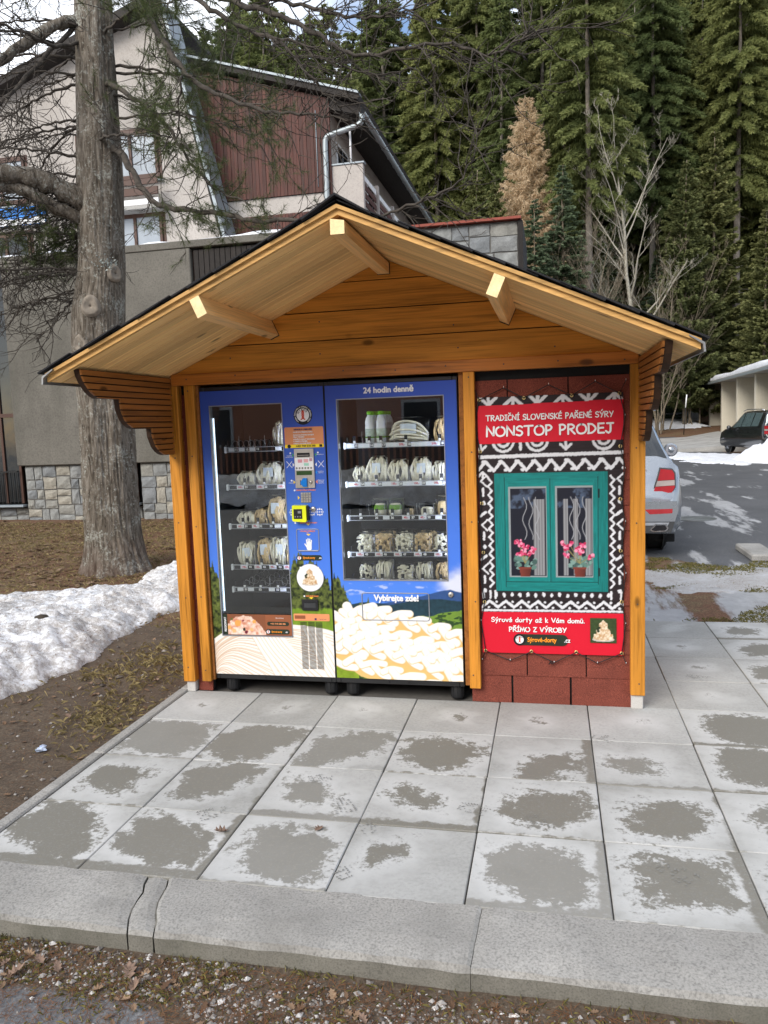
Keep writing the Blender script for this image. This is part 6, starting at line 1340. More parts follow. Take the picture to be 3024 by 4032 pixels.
for nm, ra, rb, P in LIMBS:
    q = [tuple(v) for v in crom(P, 4)]; n = len(q)
    q = [(a + .012 * math.sin(i * 1.7), b, c + .012 * math.sin(i * 2.3 + 1)) for i, (a, b, c) in enumerate(q)]
    MB().smooth().tube(q, [(ra + (rb - ra) * (i / (n - 1)) ** .8) * (.78 if ra < .061 else 1) * (1 + .10 * math.sin(i * 2.1) + .06 * math.sin(i * 5.3)) for i in range(n)], 10 if ra > .03 else 6).build('limb', M_BARK if ra > .06 else M_TWIG, pine)
    L_ = resample(q, 0)[-1]; cnt = int(L_ * (7.5 if nm != 'x' else 7.0))
    for j in range(cnt):
        s_ = r_.uniform(.12, 1.); i = min(n - 2, int(s_ * (n - 1))); p = Vector(q[i]); d = Vector(q[i + 1]) - p; d.normalize(); sd_ = Vector((r_.uniform(-1, 1), r_.uniform(-1, 1), r_.uniform(-.9, .6)))
        twig(p, d * .7 + sd_, r_.uniform(.25, .75) * (1 if nm == 'x' else 1.1), .0065, 1, nm)
tw.build('twigs', M_TWIG, pine)
# tufts of long needles on the living ends
NV = []; NF = []; NC = []
def tuft(p, d, n=34, L_=.085):
    for j in range(n):
        a = Vector((r_.uniform(-1, 1), r_.uniform(-1, 1), r_.uniform(-1, 1))); e = (d * .8 + a).normalized(); q = p - d * r_.uniform(0, .11); l = L_ * r_.uniform(.7, 1.15); s_ = e.orthogonal().normalized() * .0016; b = len(NV); t = q + e * l + Vector((0, 0, -.012))
        NV.extend([q - s_, q + s_, t]); NF.append((b, b + 1, b + 2)); c = r_.random(); NC.extend([(c, 0, 0)] * 3)
def in_zone(p):   # where the photograph shows green: right of the trunk, in loose groups
    return sum(math.exp(-(((p.x - a) / r) ** 2 + ((p.z - b) / r) ** 2)) for a, b, r in ((-1.9, 6.1, .5), (-1.25, 5.9, .55), (-.9, 5.5, .35), (-1.35, 4.95, .45), (-1.2, 4.6, .35), (-1.25, 3.75, .35), (-.55, 4.15, .42), (-.2, 4.2, .3), (-1.05, 3.3, .4), (-.6, 3.25, .3), (-2.2, 5.4, .4), (-.5, 6.3, .5), (-3.4, 3.9, .35), (-1.9, 3.6, .3)))
for p, d, nm, lvl in twig_ends:
    if in_zone(p) > r_.uniform(.12, .95): tuft(p, d); tuft(p - d * .09, (d + Vector((r_.uniform(-.4, .4), r_.uniform(-.4, .4), .2))).normalized(), 26)
o_ = org(pine); NVa = np.array([(v.x - o_[0], v.y - o_[1], v.z - o_[2]) for v in NV]); link('needles', np_mesh('needles', NVa, np.array(NF), M_NEEDLE, False, np.array(NC)), pine)

# ================================================================ forest
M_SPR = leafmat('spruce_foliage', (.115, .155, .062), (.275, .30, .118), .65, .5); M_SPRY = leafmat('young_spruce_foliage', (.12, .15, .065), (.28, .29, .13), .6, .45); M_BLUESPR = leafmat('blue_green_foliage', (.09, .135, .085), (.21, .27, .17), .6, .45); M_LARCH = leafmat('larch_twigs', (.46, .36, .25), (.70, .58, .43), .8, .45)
M_STRUNK = flat('spruce_trunk_bark', (.20, .175, .15), .95, var=.4, scale=3, bump=.4); M_WHBARK = flat('white_bark', (.36, .335, .275), .85, var=.25, scale=6); M_SHRUB = flat('shrub_bark', (.17, .14, .10), .9, var=.3)
def conifer(seed, H, zb, Rm, whorl, per, npos, mat, wid=.13, droop=.45, hang=.4, up=.1, tip=.5, lmax=.29, shape=.75):
    R_ = np.random.RandomState(seed); Q = []; C = []
    zs_ = np.linspace(zb, H * .985, whorl)
    for z in zs_:
        f = 1 - (z - zb) / (H - zb); L0 = Rm * (f ** shape) * (.85 if z < zb + .12 * H else 1.) + .12
        for b in range(per):
            a = R_.rand() * 6.283; L = L0 * R_.uniform(.55, 1.15)
            if R_.rand() < .10: continue
            zz = z + R_.uniform(-.5, .5) * (H - zb) / whorl
            s_ = np.sqrt(R_.uniform(.02, 1., int(npos * max(.35, min(1.4, L / Rm * 1.5))))); m_ = len(s_)
            rad_ = L * s_; bz = zz + L * (up * s_ - droop * s_ ** 2 + tip * .35 * np.maximum(0, s_ - .7))
            side = R_.choice([-1, 1], m_); da = side * R_.uniform(.1, 1.3, m_); l = np.minimum(lmax, L * .30) * R_.uniform(.5, 1.2, m_) * (1.15 - s_ * .5) + .05
            bx, by = rad_ * np.cos(a), rad_ * np.sin(a); dx, dy = np.cos(a + da), np.sin(a + da); dz = -R_.uniform(0., hang * 2, m_) + .1; l = l * (.8 + .5 * hang)
            p0 = np.stack([bx, by, bz], 1); d = np.stack([dx, dy, dz], 1); d /= np.linalg.norm(d, axis=1)[:, None]; p1 = p0 + d * l[:, None]
            u1 = np.stack([-dy, dx, np.zeros(m_)], 1); u2 = np.cross(d, u1); ar_ = R_.uniform(0, 3.1416, m_)[:, None]
            w = (u1 * np.cos(ar_) + u2 * np.sin(ar_)) * (wid * R_.uniform(.55, 1.2, m_) * .5)[:, None]; mid = p0 * .45 + p1 * .55
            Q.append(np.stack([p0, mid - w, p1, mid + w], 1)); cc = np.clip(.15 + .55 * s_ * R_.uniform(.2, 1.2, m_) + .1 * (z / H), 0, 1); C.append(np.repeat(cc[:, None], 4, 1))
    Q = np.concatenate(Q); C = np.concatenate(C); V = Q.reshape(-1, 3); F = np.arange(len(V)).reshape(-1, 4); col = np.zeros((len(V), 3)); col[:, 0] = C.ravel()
    return np_mesh('crown', V, F, mat, False, col)
def trunkmesh(H, r, mat, seed=0):
    k = 9; rr = random.Random(seed); pts = [(rr.uniform(-.06, .06) * i / k, rr.uniform(-.06, .06) * i / k, H * i / k - .3 * (i == 0)) for i in range(k + 1)]
    m_ = MB().smooth().tube(pts, [r * (1 - .93 * i / k) + .01 for i in range(k + 1)], 10)
    for j in range(26):
        z = rr.uniform(.1, .6) * H; a = rr.uniform(0, 6.28); l = rr.uniform(.5, 1.8); m_.tube([(0, 0, z), (l * .5 * math.cos(a), l * .5 * math.sin(a), z - .05), (l * math.cos(a), l * math.sin(a), z - .25)], [.025, .018, .006], 3, False)
    return m_.mesh('trunk', mat)
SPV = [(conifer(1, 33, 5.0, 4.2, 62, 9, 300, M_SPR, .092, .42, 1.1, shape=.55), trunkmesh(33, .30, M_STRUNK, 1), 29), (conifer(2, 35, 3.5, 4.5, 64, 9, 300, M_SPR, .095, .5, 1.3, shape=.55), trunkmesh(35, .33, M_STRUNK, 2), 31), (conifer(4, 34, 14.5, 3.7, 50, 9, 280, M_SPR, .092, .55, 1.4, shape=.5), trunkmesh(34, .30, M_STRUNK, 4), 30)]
def put_tree(name, me, tr, x, y, s, rot, label, cat='tree', group=None, z=None, sz=1.):
    zz = float(gz(x, y)) - .1 if z is None else z; t = thing(name, label, cat, (x, y, zz), group); link('trunk', tr, t); link('crown', me, t); t.scale = (s, s, s * sz); t.rotation_euler = (0, 0, rot); return t
fr_ = random.Random(31); k_ = 0
rows_f = [(59.5, 'front'), (64, 'second'), (69, 'third'), (75, 'fourth'), (82, 'fifth')]
for yr, nm in rows_f:
    x = -27 - (yr - 60) * .3; i = 0; xe = 29 + (yr - 60) * .4
    while x < xe:
        v = SPV[fr_.randrange(3)]; xx = x + fr_.uniform(-.9, .9); yy = yr + fr_.uniform(-2.2, 2.2); s = fr_.uniform(.86, 1.1)
        if xx > 14 and nm == 'front': yy += 2
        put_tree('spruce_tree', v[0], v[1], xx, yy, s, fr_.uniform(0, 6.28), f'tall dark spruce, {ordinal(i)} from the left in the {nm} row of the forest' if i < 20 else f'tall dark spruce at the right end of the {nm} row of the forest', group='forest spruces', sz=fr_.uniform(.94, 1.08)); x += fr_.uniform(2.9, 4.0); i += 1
for i, (x, y, s, v) in enumerate(((4.75, 48, 1.0, 2), (9.6, 56.5, 1.02, 2), (15.5, 57.5, 1.06, 2), (-1.0, 56.5, .98, 0))): put_tree('spruce_tree', SPV[v][0], SPV[v][1], x, y, s, i * 1.3, f'tall spruce at the forest edge with long bare lower trunk, {ordinal((1, 2, 3, 0)[i])} from the left', group='edge spruces')
YV = [(conifer(11, 13, .6, 2.3, 50, 9, 185, M_SPRY, .11, .05, .35, .22, .6, .30, shape=.8), trunkmesh(13, .12, M_SHRUB, 5)), (conifer(12, 13, .5, 2.4, 50, 9, 195, M_BLUESPR, .11, .15, .3, .12, .5, .30, shape=.85), trunkmesh(13, .12, M_SHRUB, 6)), (conifer(13, 13, 1.0, 2.1, 46, 8, 185, M_SPRY, .11, .0, .4, .3, .6, .30, shape=.75), trunkmesh(13, .11, M_SHRUB, 7))]
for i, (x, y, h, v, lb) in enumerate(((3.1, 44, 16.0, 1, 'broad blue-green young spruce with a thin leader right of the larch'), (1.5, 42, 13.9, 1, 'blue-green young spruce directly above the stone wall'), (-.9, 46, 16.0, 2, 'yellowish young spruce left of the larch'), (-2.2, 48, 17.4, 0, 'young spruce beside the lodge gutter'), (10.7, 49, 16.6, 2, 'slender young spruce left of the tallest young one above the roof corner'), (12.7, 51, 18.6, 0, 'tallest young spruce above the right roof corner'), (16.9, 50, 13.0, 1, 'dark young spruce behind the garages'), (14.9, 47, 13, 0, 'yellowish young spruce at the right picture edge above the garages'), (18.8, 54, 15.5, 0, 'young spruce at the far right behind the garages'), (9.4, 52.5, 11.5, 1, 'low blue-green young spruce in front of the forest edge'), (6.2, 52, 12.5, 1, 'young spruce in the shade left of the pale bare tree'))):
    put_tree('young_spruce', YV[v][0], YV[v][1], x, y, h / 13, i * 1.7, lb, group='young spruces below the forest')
put_tree('larch_tree', conifer(21, 21.6, 2.0, 2.9, 90, 13, 95, M_LARCH, .042, .05, .9, .35, .8, .34, shape=.62), trunkmesh(21.6, .2, M_SHRUB, 9), .95, 48, 1., .4, 'bare golden-brown larch standing in front of the dark spruces')
def bare_tree(name, x, y, H, r0, mat, seed, label, spread=.5, lvls=4, n0=11, group=None, stems=1):
    R_ = random.Random(seed); mb = MB().smooth(); t = thing(name, label, 'tree' if stems == 1 else 'shrub', (x, y, float(gz(x, y)) - .1), group)
    br = MB().smooth()
    def grow(p, d, L_, r, lv, m_):
        n = 7 if lv == 0 else 4; pts = [p]; q = p.copy(); e = d.copy()
        for k in range(n): e = (e + Vector((R_.uniform(-.16, .16), R_.uniform(-.16, .16), R_.uniform(-.02, .16) * (1 if lv else .2)))).normalized(); q = q + e * L_ / n; pts.append(q.copy())
        m_.tube(pts, [r * (1 - .8 * i / n) for i in range(n + 1)], 7 if lv == 0 else (5 if lv < 2 else 3), False)
        if lv < lvls:
            for j in range(n0 if lv == 0 else (6 if lv < 3 else 4)):
                s_ = R_.uniform(.22 if lv == 0 else .2, 1.); i = min(n - 1, int(s_ * n)); a = R_.uniform(0, 6.28); dd = (e * .75 + Vector((math.cos(a), math.sin(a), R_.uniform(.1, .6))) * spread * 1.3).normalized(); grow(pts[i] + (pts[i + 1] - pts[i]) * (s_ * n - i if s_ * n - i < 1 else 1), dd, L_ * R_.uniform(.26, .44) * (1.2 - .55 * s_), max(.008, r * (1 - .8 * s_) * .62), lv + 1, br)
    for k in range(stems): grow(Vector((R_.uniform(-.5, .5) * (stems > 1), R_.uniform(-.5, .5) * (stems > 1), 0)), Vector((R_.uniform(-.25, .25) * (stems > 1), R_.uniform(-.2, .2) * (stems > 1), 1)), H * R_.uniform(.8, 1.) if stems > 1 else H, r0, 0, mb)
    link('trunk', mb.mesh('trunk', mat), t); link('branches', br.mesh('branches', mat), t); return t
bare_tree('aspen_tree', 7.75, 47, 17.2, .19, M_WHBARK, 4, 'pale-barked bare tree with fine spreading branches in front of the spruces', .62, 4, 18)
for i, (x, y, H, s) in enumerate(((4.4, 46, 11.5, 2), (5.6, 44.5, 12.5, 3), (9.2, 47, 11.5, 4), (6.6, 48, 13, 5), (11.2, 49, 9.5, 6), (8.6, 45, 7.0, 7))):
    bare_tree('bare_shrub', x, y, H, .055, M_SHRUB, 40 + s, f'thicket of bare grey-brown stems right of the kiosk roof, {ordinal(i)} from the left', .5, 3, 10, 'bare shrubs behind the kiosk', 4)
# ================================================================ cars
M_SILVER = flat('silver_blue_paint', (.30, .325, .355), .28, .6, .5, .03, 3, 0, .6); M_BLACKCAR = flat('black_car_paint', (.012, .013, .014), .16, .1, .5, .05, 3, 0, .8); M_CARGLASS = flat('tinted_car_glass', (.018, .022, .026), .06, spec=.7, bump=0); M_TYRE = flat('tyre_rubber', (.018, .018, .018), .85); M_RIM = flat('alloy_rim', (.42, .43, .45), .3, .8, bump=0); M_TRIM = flat('dark_bumper_trim', (.05, .052, .055), .6); M_TAILRED = flat('tail_lamp_red', (.34, .012, .018), .12, spec=.6, bump=0, coat=.6); M_TAILCLR = flat('tail_lamp_clear', (.34, .29, .27), .12, spec=.6, bump=0, coat=.6); M_CHROME = flat('chrome', (.7, .7, .72), .12, .95, bump=0); M_MATGREY = flat('bumper_grey', (.32, .34, .37), .35, .3, bump=0)
def car(name, label, ST, mats, wheels, loc, rotz):
    # ST: stations (y, zbot, zbelt, zroof, wl, wb, wr)
    t = thing(name, label, 'car', (0, 0, 0)); ys = [s[0] for s in ST]
    def P(y, i):      # i: fractional index round the half section
        s = [float(np.interp(y, ys, [q[j] for q in ST])) for j in range(7)]; _, zb, zl, zr, wl, wb, wr = s; zl = min(zl, zr - .06)
        C = [(0, zb), (wl * .93, zb), (wl, zb + .10), (wl * 1.01, (zb + zl) / 2 + .02), (wb, zl - .02), (wb - .015, zl + .03), (wb * .35 + wr * .65, zl * .35 + zr * .65), (wr, zr - .035), (wr * .86, zr - .003), (0, zr + .012)]
        k = min(int(i), 8); f = i - k; return (C[k][0] * (1 - f) + C[k + 1][0] * f, C[k][1] * (1 - f) + C[k + 1][1] * f)
    yy = sorted(set(list(np.linspace(ys[0], ys[-1], 46)) + ys)); V = []; F = []; m_ = 10
    for y in yy:
        h = [P(y, i) for i in range(m_)]
        ring = [(x, y, z) for x, z in h] + [(-x, y, z) for x, z in h[::-1][1:-1]]; V += ring
    n = len(ring)
    for i in range(len(yy) - 1):
        for j in range(n): F.append((i * n + j, i * n + (j + 1) % n, (i + 1) * n + (j + 1) % n, (i + 1) * n + j))
    F.append(tuple(range(n))); F.append(tuple(range((len(yy) - 1) * n, len(yy) * n))[::-1])
    body = MB().smooth().add(V, [f[::-1] for f in F]).build('body', mats[0], t)
    def patch(nm, y0, y1, i0, i1, mat, par, off=.006, sides=(1, -1), ny=10, ni=5, y0b=None, y1b=None, both=False):
        for s in sides:
            V = []; F = []
            for a in range(ny + 1):
                for b in range(ni + 1):
                    f = b / ni; ya = (y0 + (y0b - y0) * f) if y0b is not None else y0; yb = (y1 + (y1b - y1) * f) if y1b is not None else y1
                    y = ya + (yb - ya) * a / ny; i = i0 + (i1 - i0) * f; x, z = P(y, i); x2, z2 = P(y, min(9, i + .05)); x1, z1 = P(y, max(0, i - .05)); d = math.hypot(x2 - x1, z2 - z1) + 1e-9; nx_, nz_ = (z2 - z1) / d, -(x2 - x1) / d
                    V.append((s * (x + nx_ * off), y, z + nz_ * off))
            for a in range(ny):
                for b in range(ni): q = (a * (ni + 1) + b, (a + 1) * (ni + 1) + b, (a + 1) * (ni + 1) + b + 1, a * (ni + 1) + b + 1); F.append(q if s > 0 else q[::-1])
            MB().smooth().add(V, F).build(nm, mat, par)
    for (wx, wy, wr_) in wheels:
        for s in (1, -1):
            a = MB().lathe([(wr_ + .06, -.012), (wr_ + .06, .0)], (s * wx, wy, wr_ + .02), 'x', 26); a.build('wheel_arch', M_TRIM, t)
            w = MB().smooth(); p = [(wr_ * .62, 0), (wr_ * .9, 0), (wr_, .03), (wr_, .20), (wr_ * .9, .23), (wr_ * .5, .23)]
            w.lathe([(r, (s * (.045 - h))) for r, h in p], (s * wx, wy, wr_), 'x', 28); wo_ = w.build('wheel', M_TYRE, t)
            rm = MB().smooth(False).lathe([(.05, s * .040), (wr_ * .12, s * .045), (wr_ * .60, s * .03), (wr_ * .66, s * .045), (wr_ * .66, .0)], (s * wx, wy, wr_), 'x', 24); rm.build('rim', M_RIM, wo_)
            for k in range(5): a_ = 2 * math.pi * k / 5 + .3; MB().tube([(s * (wx + .046), wy + wr_ * .1 * math.cos(a_), wr_ + wr_ * .1 * math.sin(a_)), (s * (wx + .05), wy + wr_ * .63 * math.cos(a_), wr_ + wr_ * .63 * math.sin(a_))], .028, 5).build('spoke', M_RIM, wo_)
    t['_P'] = 0; del t['_P']; return t, body, patch, P
ST = [(.00, .38, .62, .70, .80, .80, .78), (.03, .33, .68, .80, .88, .88, .84), (.10, .30, .80, 1.02, .93, .92, .84), (.16, .30, .98, 1.12, .945, .93, .82), (.22, .30, 1.06, 1.20, .95, .93, .80), (.38, .28, 1.05, 1.42, .955, .92, .70), (.55, .27, 1.04, 1.63, .955, .92, .63), (.66, .26, 1.03, 1.72, .955, .92, .61), (1.1, .25, 1.03, 1.77, .955, .92, .62), (2.2, .25, 1.06, 1.79, .955, .94, .67), (3.0, .25, 1.04, 1.72, .955, .94, .64), (3.55, .25, 1.03, 1.30, .955, .93, .60), (3.75, .25, 1.02, 1.10, .95, .92, .70), (4.3, .27, .95, 1.02, .93, .88, .68), (4.62, .3, .80, .88, .88, .82, .6), (4.76, .36, .6, .68, .74, .7, .5)]
suv, body, patch, PP = car('silver_car', 'silver-blue off-road car parked behind the right side of the kiosk', ST, [M_SILVER], [(.80, .92, .37), (.80, 3.80, .37)], None, 0)
patch('rear_window', .235, .60, 7.0, 9.0, M_CARGLASS, suv, .008, ny=12, ni=8)
for y0, y1, a, b in ((.75, 1.55, .55, .15), (1.60, 2.45, 1.58, .0), (2.50, 3.35, 2.48, 3.1)): patch('side_window', y0, y1, 5.15, 6.75, M_CARGLASS, suv, .006, y0b=y0 + .02, y1b=y1 - (.35 if y1 > 3 else .02))
patch('windscreen', 3.05, 3.58, 7.0, 9.0, M_CARGLASS, suv, .006)
def lampshape(pts, y0, y1, mat, par, nm): MB().prism(pts, y0, y1).build(nm, mat, par)
for s in (1, -1):
    q = lambda p: [(s * a, b) for a, b in p]
    tl_ = MB().prism(q([(.60, .765), (.835, .79), (.875, .86), (.872, 1.03), (.84, 1.075), (.70, 1.09)]), .045, .20).build('tail_light', M_TRIM, suv)
    lampshape(q([(.615, .775), (.83, .798), (.865, .862), (.862, .880), (.645, .866)]), .035, .046, M_TAILRED, tl_, 'red_lens'); lampshape(q([(.648, .870), (.862, .884), (.860, .945), (.668, .935)]), .035, .046, M_TAILCLR, tl_, 'clear_lens'); lampshape(q([(.671, .939), (.859, .949), (.856, 1.02), (.832, 1.062), (.705, 1.078)]), .035, .046, M_TAILRED, tl_, 'red_lens')
    lampshape(q([(.52, .605), (.58, .548), (.83, .560), (.835, .612)]), -.030, .06, M_TAILRED, suv, 'bumper_reflector')
    MB().prism(q([(.58, .36), (.62, .335), (.76, .345), (.79, .375), (.77, .43), (.64, .43)]), -.03, .2).build('exhaust', M_CHROME, suv); MB().prism(q([(.60, .366), (.63, .35), (.75, .357), (.77, .377), (.755, .418), (.65, .418)]), -.034, -.0305).build('exhaust_bore', M_BLACK, suv)
    mp_ = MB().smooth(); mp_.lathe([(.0, -.10), (.075, -.085), (.105, -.03), (.10, .04), (.05, .09), (0, .10)], (s * 1.13, 3.05, 1.17), 'y', 14); mo = mp_.build('wing_mirror', M_SILVER, suv); MB().lathe([(.082, -.0), (.082, -.003)], (s * 1.13, 2.962, 1.17), 'y', 16).build('mirror_glass', M_CHROME, mo)
    MB().smooth().tube([(s * .70, .75, 1.775), (s * .71, 1.1, 1.82), (s * .72, 2.6, 1.82), (s * .70, 3.0, 1.74)], .018, 8).build('roof_rail', M_CHROME, suv)
    MB().box(min(s * .70, s * .93), max(s * .70, s * .93), .62, .66, .12, .42, .01).build('mud_flap', M_TYRE, suv)
MB().prism([(-.86, .46), (.86, .46), (.90, .60), (.88, .70), (-.88, .70), (-.90, .60)], -.028, .08).build('bumper', M_SILVER, suv); MB().prism([(-.82, .33), (.82, .33), (.86, .455), (-.86, .455)], -.022, .12).build('bumper_skirt', M_TRIM, suv); MB().prism([(-.78, .415), (.78, .415), (.80, .45), (-.80, .45)], -.030, -.0225).build('skid_plate', M_MATGREY, suv)
MB().box(-.26, .26, -.0, .08, .80, .91, .004).build('number_plate', M_WHITE, suv); text('badge', 'AMG', .055, .50, 1.045, .115, M_CHROME, suv, bold=.001)
MB().box(-.62, .62, .50, .66, 1.725, 1.755, .008).build('spoiler', M_SILVER, suv)
suv.location = (2.86, 5.12, -.05); suv.rotation_euler = (0, 0, -.035)
ST2 = [(.00, .40, .62, .72, .78, .78, .74), (.04, .34, .72, .90, .86, .86, .80), (.12, .30, .92, 1.05, .895, .88, .74), (.20, .28, .98, 1.30, .90, .885, .70), (.30, .27, .99, 1.58, .90, .885, .64), (.42, .26, .99, 1.63, .90, .885, .63), (1.4, .25, .97, 1.66, .90, .885, .64), (2.3, .25, .95, 1.63, .90, .885, .63), (2.9, .25, .93, 1.42, .90, .88, .58), (3.45, .25, .92, 1.08, .90, .87, .60), (3.7, .25, .91, .98, .89, .86, .66), (4.2, .27, .78, .84, .86, .82, .6), (4.39, .34, .55, .66, .74, .7, .5)]
van, body, patch, PP = car('black_car', 'black people carrier parked in front of the garages', ST2, [M_BLACKCAR], [(.77, .86, .32), (.77, 3.54, .32)], None, 0)
patch('rear_window', .17, .29, 6.6, 9.0, flat('light_rear_glass', (.42, .50, .50), .1, spec=.6, bump=0), van, .010, ny=10, ni=8)
for y0, y1 in ((.62, 1.22), (1.28, 2.10), (2.16, 3.0)): patch('side_window', y0, y1, 5.15, 6.8, M_CARGLASS2 if 'M_CARGLASS2' in globals() else flat('car_glass_' + str(y0), (.06, .085, .085), .06, spec=.7, bump=0), van, .006, y1b=y1 - (.45 if y1 > 2.5 else .02))
patch('windscreen', 2.35, 3.42, 7.0, 9.0, M_CARGLASS, van, .006)
for s in (1, -1):
    q = lambda p: [(s * a, b) for a, b in p]
    tl_ = MB().prism(q([(.66, .78), (.885, .78), (.885, 1.10), (.68, 1.10)]), .02, .20).build('tail_light', M_TRIM, van); lampshape(q([(.67, .79), (.875, .79), (.875, .91), (.67, .91)]), .010, .0195, M_TAILRED, tl_, 'red_lens'); lampshape(q([(.67, .915), (.875, .915), (.875, .975), (.67, .975)]), .010, .0195, M_TAILCLR, tl_, 'clear_lens'); lampshape(q([(.67, .98), (.875, .98), (.875, 1.09), (.69, 1.09)]), .010, .0195, M_TAILRED, tl_, 'red_lens')
    mo = MB().smooth().lathe([(.0, -.09), (.07, -.07), (.09, 0), (.06, .07), (0, .09)], (s * 1.0, 2.95, 1.02), 'y', 12).build('wing_mirror', M_BLACKCAR, van)
    MB().smooth().tube([(s * .66, .5, 1.65), (s * .67, .7, 1.70), (s * .67, 2.0, 1.71), (s * .655, 2.35, 1.65)], .018, 8).build('roof_rail', M_CHROME, van)
    for y in (1.35, 2.2): MB().box(min(s * .905, s * .925), max(s * .905, s * .925), y, y + .16, .84, .87, .004).build('door_handle', M_BLACKCAR, van)
MB().box(-.26, .26, .0, .05, .56, .67, .004).build('number_plate', M_WHITE, van)
van.location = (10.75, 26.4, .02); van.rotation_euler = (0, 0, .17)

# ================================================================ garages
M_GAR = concrete_mat('garage_render', (.52, .48, .39), .08, .7, .2, stain=(.40, .36, .28)); M_BRICK = flat('red_brick', (.22, .075, .05), .85, var=.3, scale=9)
gar = thing('garage_row', 'row of beige garages with pillars, brick foot and snow on the flat roof', 'garage', (13, 38, .5))
gx = lambda y: 11.35 + (y - 25) * .040
zg = .46
MB().hexa([(gx(17) + 1.3, 17, zg - .9), (gx(50) + 1.3, 50, zg - .9), (gx(50) + 6, 50, zg - .9), (gx(17) + 6, 17, zg - .9), (gx(17) + 1.3, 17, zg + 2.95), (gx(50) + 1.3, 50, zg + 2.95), (gx(50) + 6, 50, zg + 2.95), (gx(17) + 6, 17, zg + 2.95)][0:1] + [(gx(17) + 6, 17, zg - .9), (gx(50) + 6, 50, zg - .9), (gx(50) + 1.3, 50, zg - .9), (gx(17) + 1.3, 17, zg + 2.95), (gx(17) + 6, 17, zg + 2.95), (gx(50) + 6, 50, zg + 2.95), (gx(50) + 1.3, 50, zg + 2.95)]).build('wall', M_GAR, gar)
PIL = [50 - .4, 45.0, 40.2, 35.6, 31.2, 26.8, 22.4, 18]
for i, y in enumerate(PIL):
    MB().box(gx(y), gx(y) + 1.31, y, y + .32, zg - .9, zg + 2.95, .01).build('pillar', M_GAR, gar)
    if i:
        y1 = PIL[i - 1]; bk_ = MB().box(gx(y) + 1.25, gx(y) + 1.33, y + .4, y1, zg - .6, zg + .34).build('brick_foot', M_MORTAR, gar); n = int((y1 - y - .4) / .26)
        for r in range(8):
            for k in range(n): MB().box(gx(y) + 1.21, gx(y) + 1.255, y + .41 + k * .26 + (.13 if r % 2 else 0) * (k < n - 1), y + .41 + k * .26 + .245 + (.13 if r % 2 else 0) * (k < n - 1), zg - .30 + r * .08, zg - .30 + r * .08 + .068).build('brick', M_BRICK, bk_)
def gslab(x0, x1, z0, z1, mat, nm, y0=16.6, y1=50.3): MB().hexa([(gx(y0) + x0, y0, z0), (gx(y0) + x1, y0, z0), (gx(y1) + x1, y1, z0), (gx(y1) + x0, y1, z0), (gx(y0) + x0, y0, z1), (gx(y0) + x1, y0, z1), (gx(y1) + x1, y1, z1), (gx(y1) + x0, y1, z1)]).build(nm, mat, gar)
gslab(-.30, 6.3, zg + 2.955, zg + 3.12, M_CONC, 'roof'); gslab(-.42, -.305, zg + 2.93, zg + 3.05, M_ZINC, 'gutter')
V = []; F = []; n = 70
for i in range(n):
    y = 16.6 + 33.8 * i / (n - 1); h = .16 + .22 * float(vn(y * .9, 2)); V += [(gx(y) - .30, y, zg + 3.122), (gx(y) - .33, y, zg + 3.122 + h * .7), (gx(y) + .3, y, zg + 3.13 + h), (gx(y) + 6.2, y, zg + 3.35 + h)]
for i in range(n - 1):
    for k in range(3): F.append((i * 4 + k, i * 4 + k + 1, (i + 1) * 4 + k + 1, (i + 1) * 4 + k))
MB().smooth().add(V, [f[::-1] for f in F]).build('roof_snow', M_SNOW, gar)
ap = MB().hexa([(7.2, 33, -.2), (11.9, 31, -.2), (12.6, 52, -.2), (8.2, 46, -.2), (7.2, 33, .02), (11.6, 31, .34), (12.3, 52, .62), (8.2, 46, .40)]).build('apron', M_CONC); tag(ap, kind='structure')
# snow-marker pole by the far drift
mk = thing('marker_pole', 'thin white-tipped snow marker pole standing in the far drift', 'pole', (9.9, 44.2, .4)); MB().smooth().tube([(9.9, 44.2, .3), (10.0, 44.2, 2.0)], .025, 8).build('pole', M_IRON, mk); MB().smooth().tube([(10.0, 44.2, 2.0), (10.06, 44.2, 2.75)], .035, 8).build('white_tip', M_WHITE, mk)
lb = thing('leaf_bank_wall', 'low mossy stone retaining wall at the foot of the forest slope', 'wall', (8, 57.2, 1.)); MB().box(2, 13, 57.0, 57.6, .8, 1.85).build('wall_core', M_MORTAR, lb); stones(lb, 2, 13, .9, 1.85, 57.0, 17, .04, smin=.4, smax=1.0)

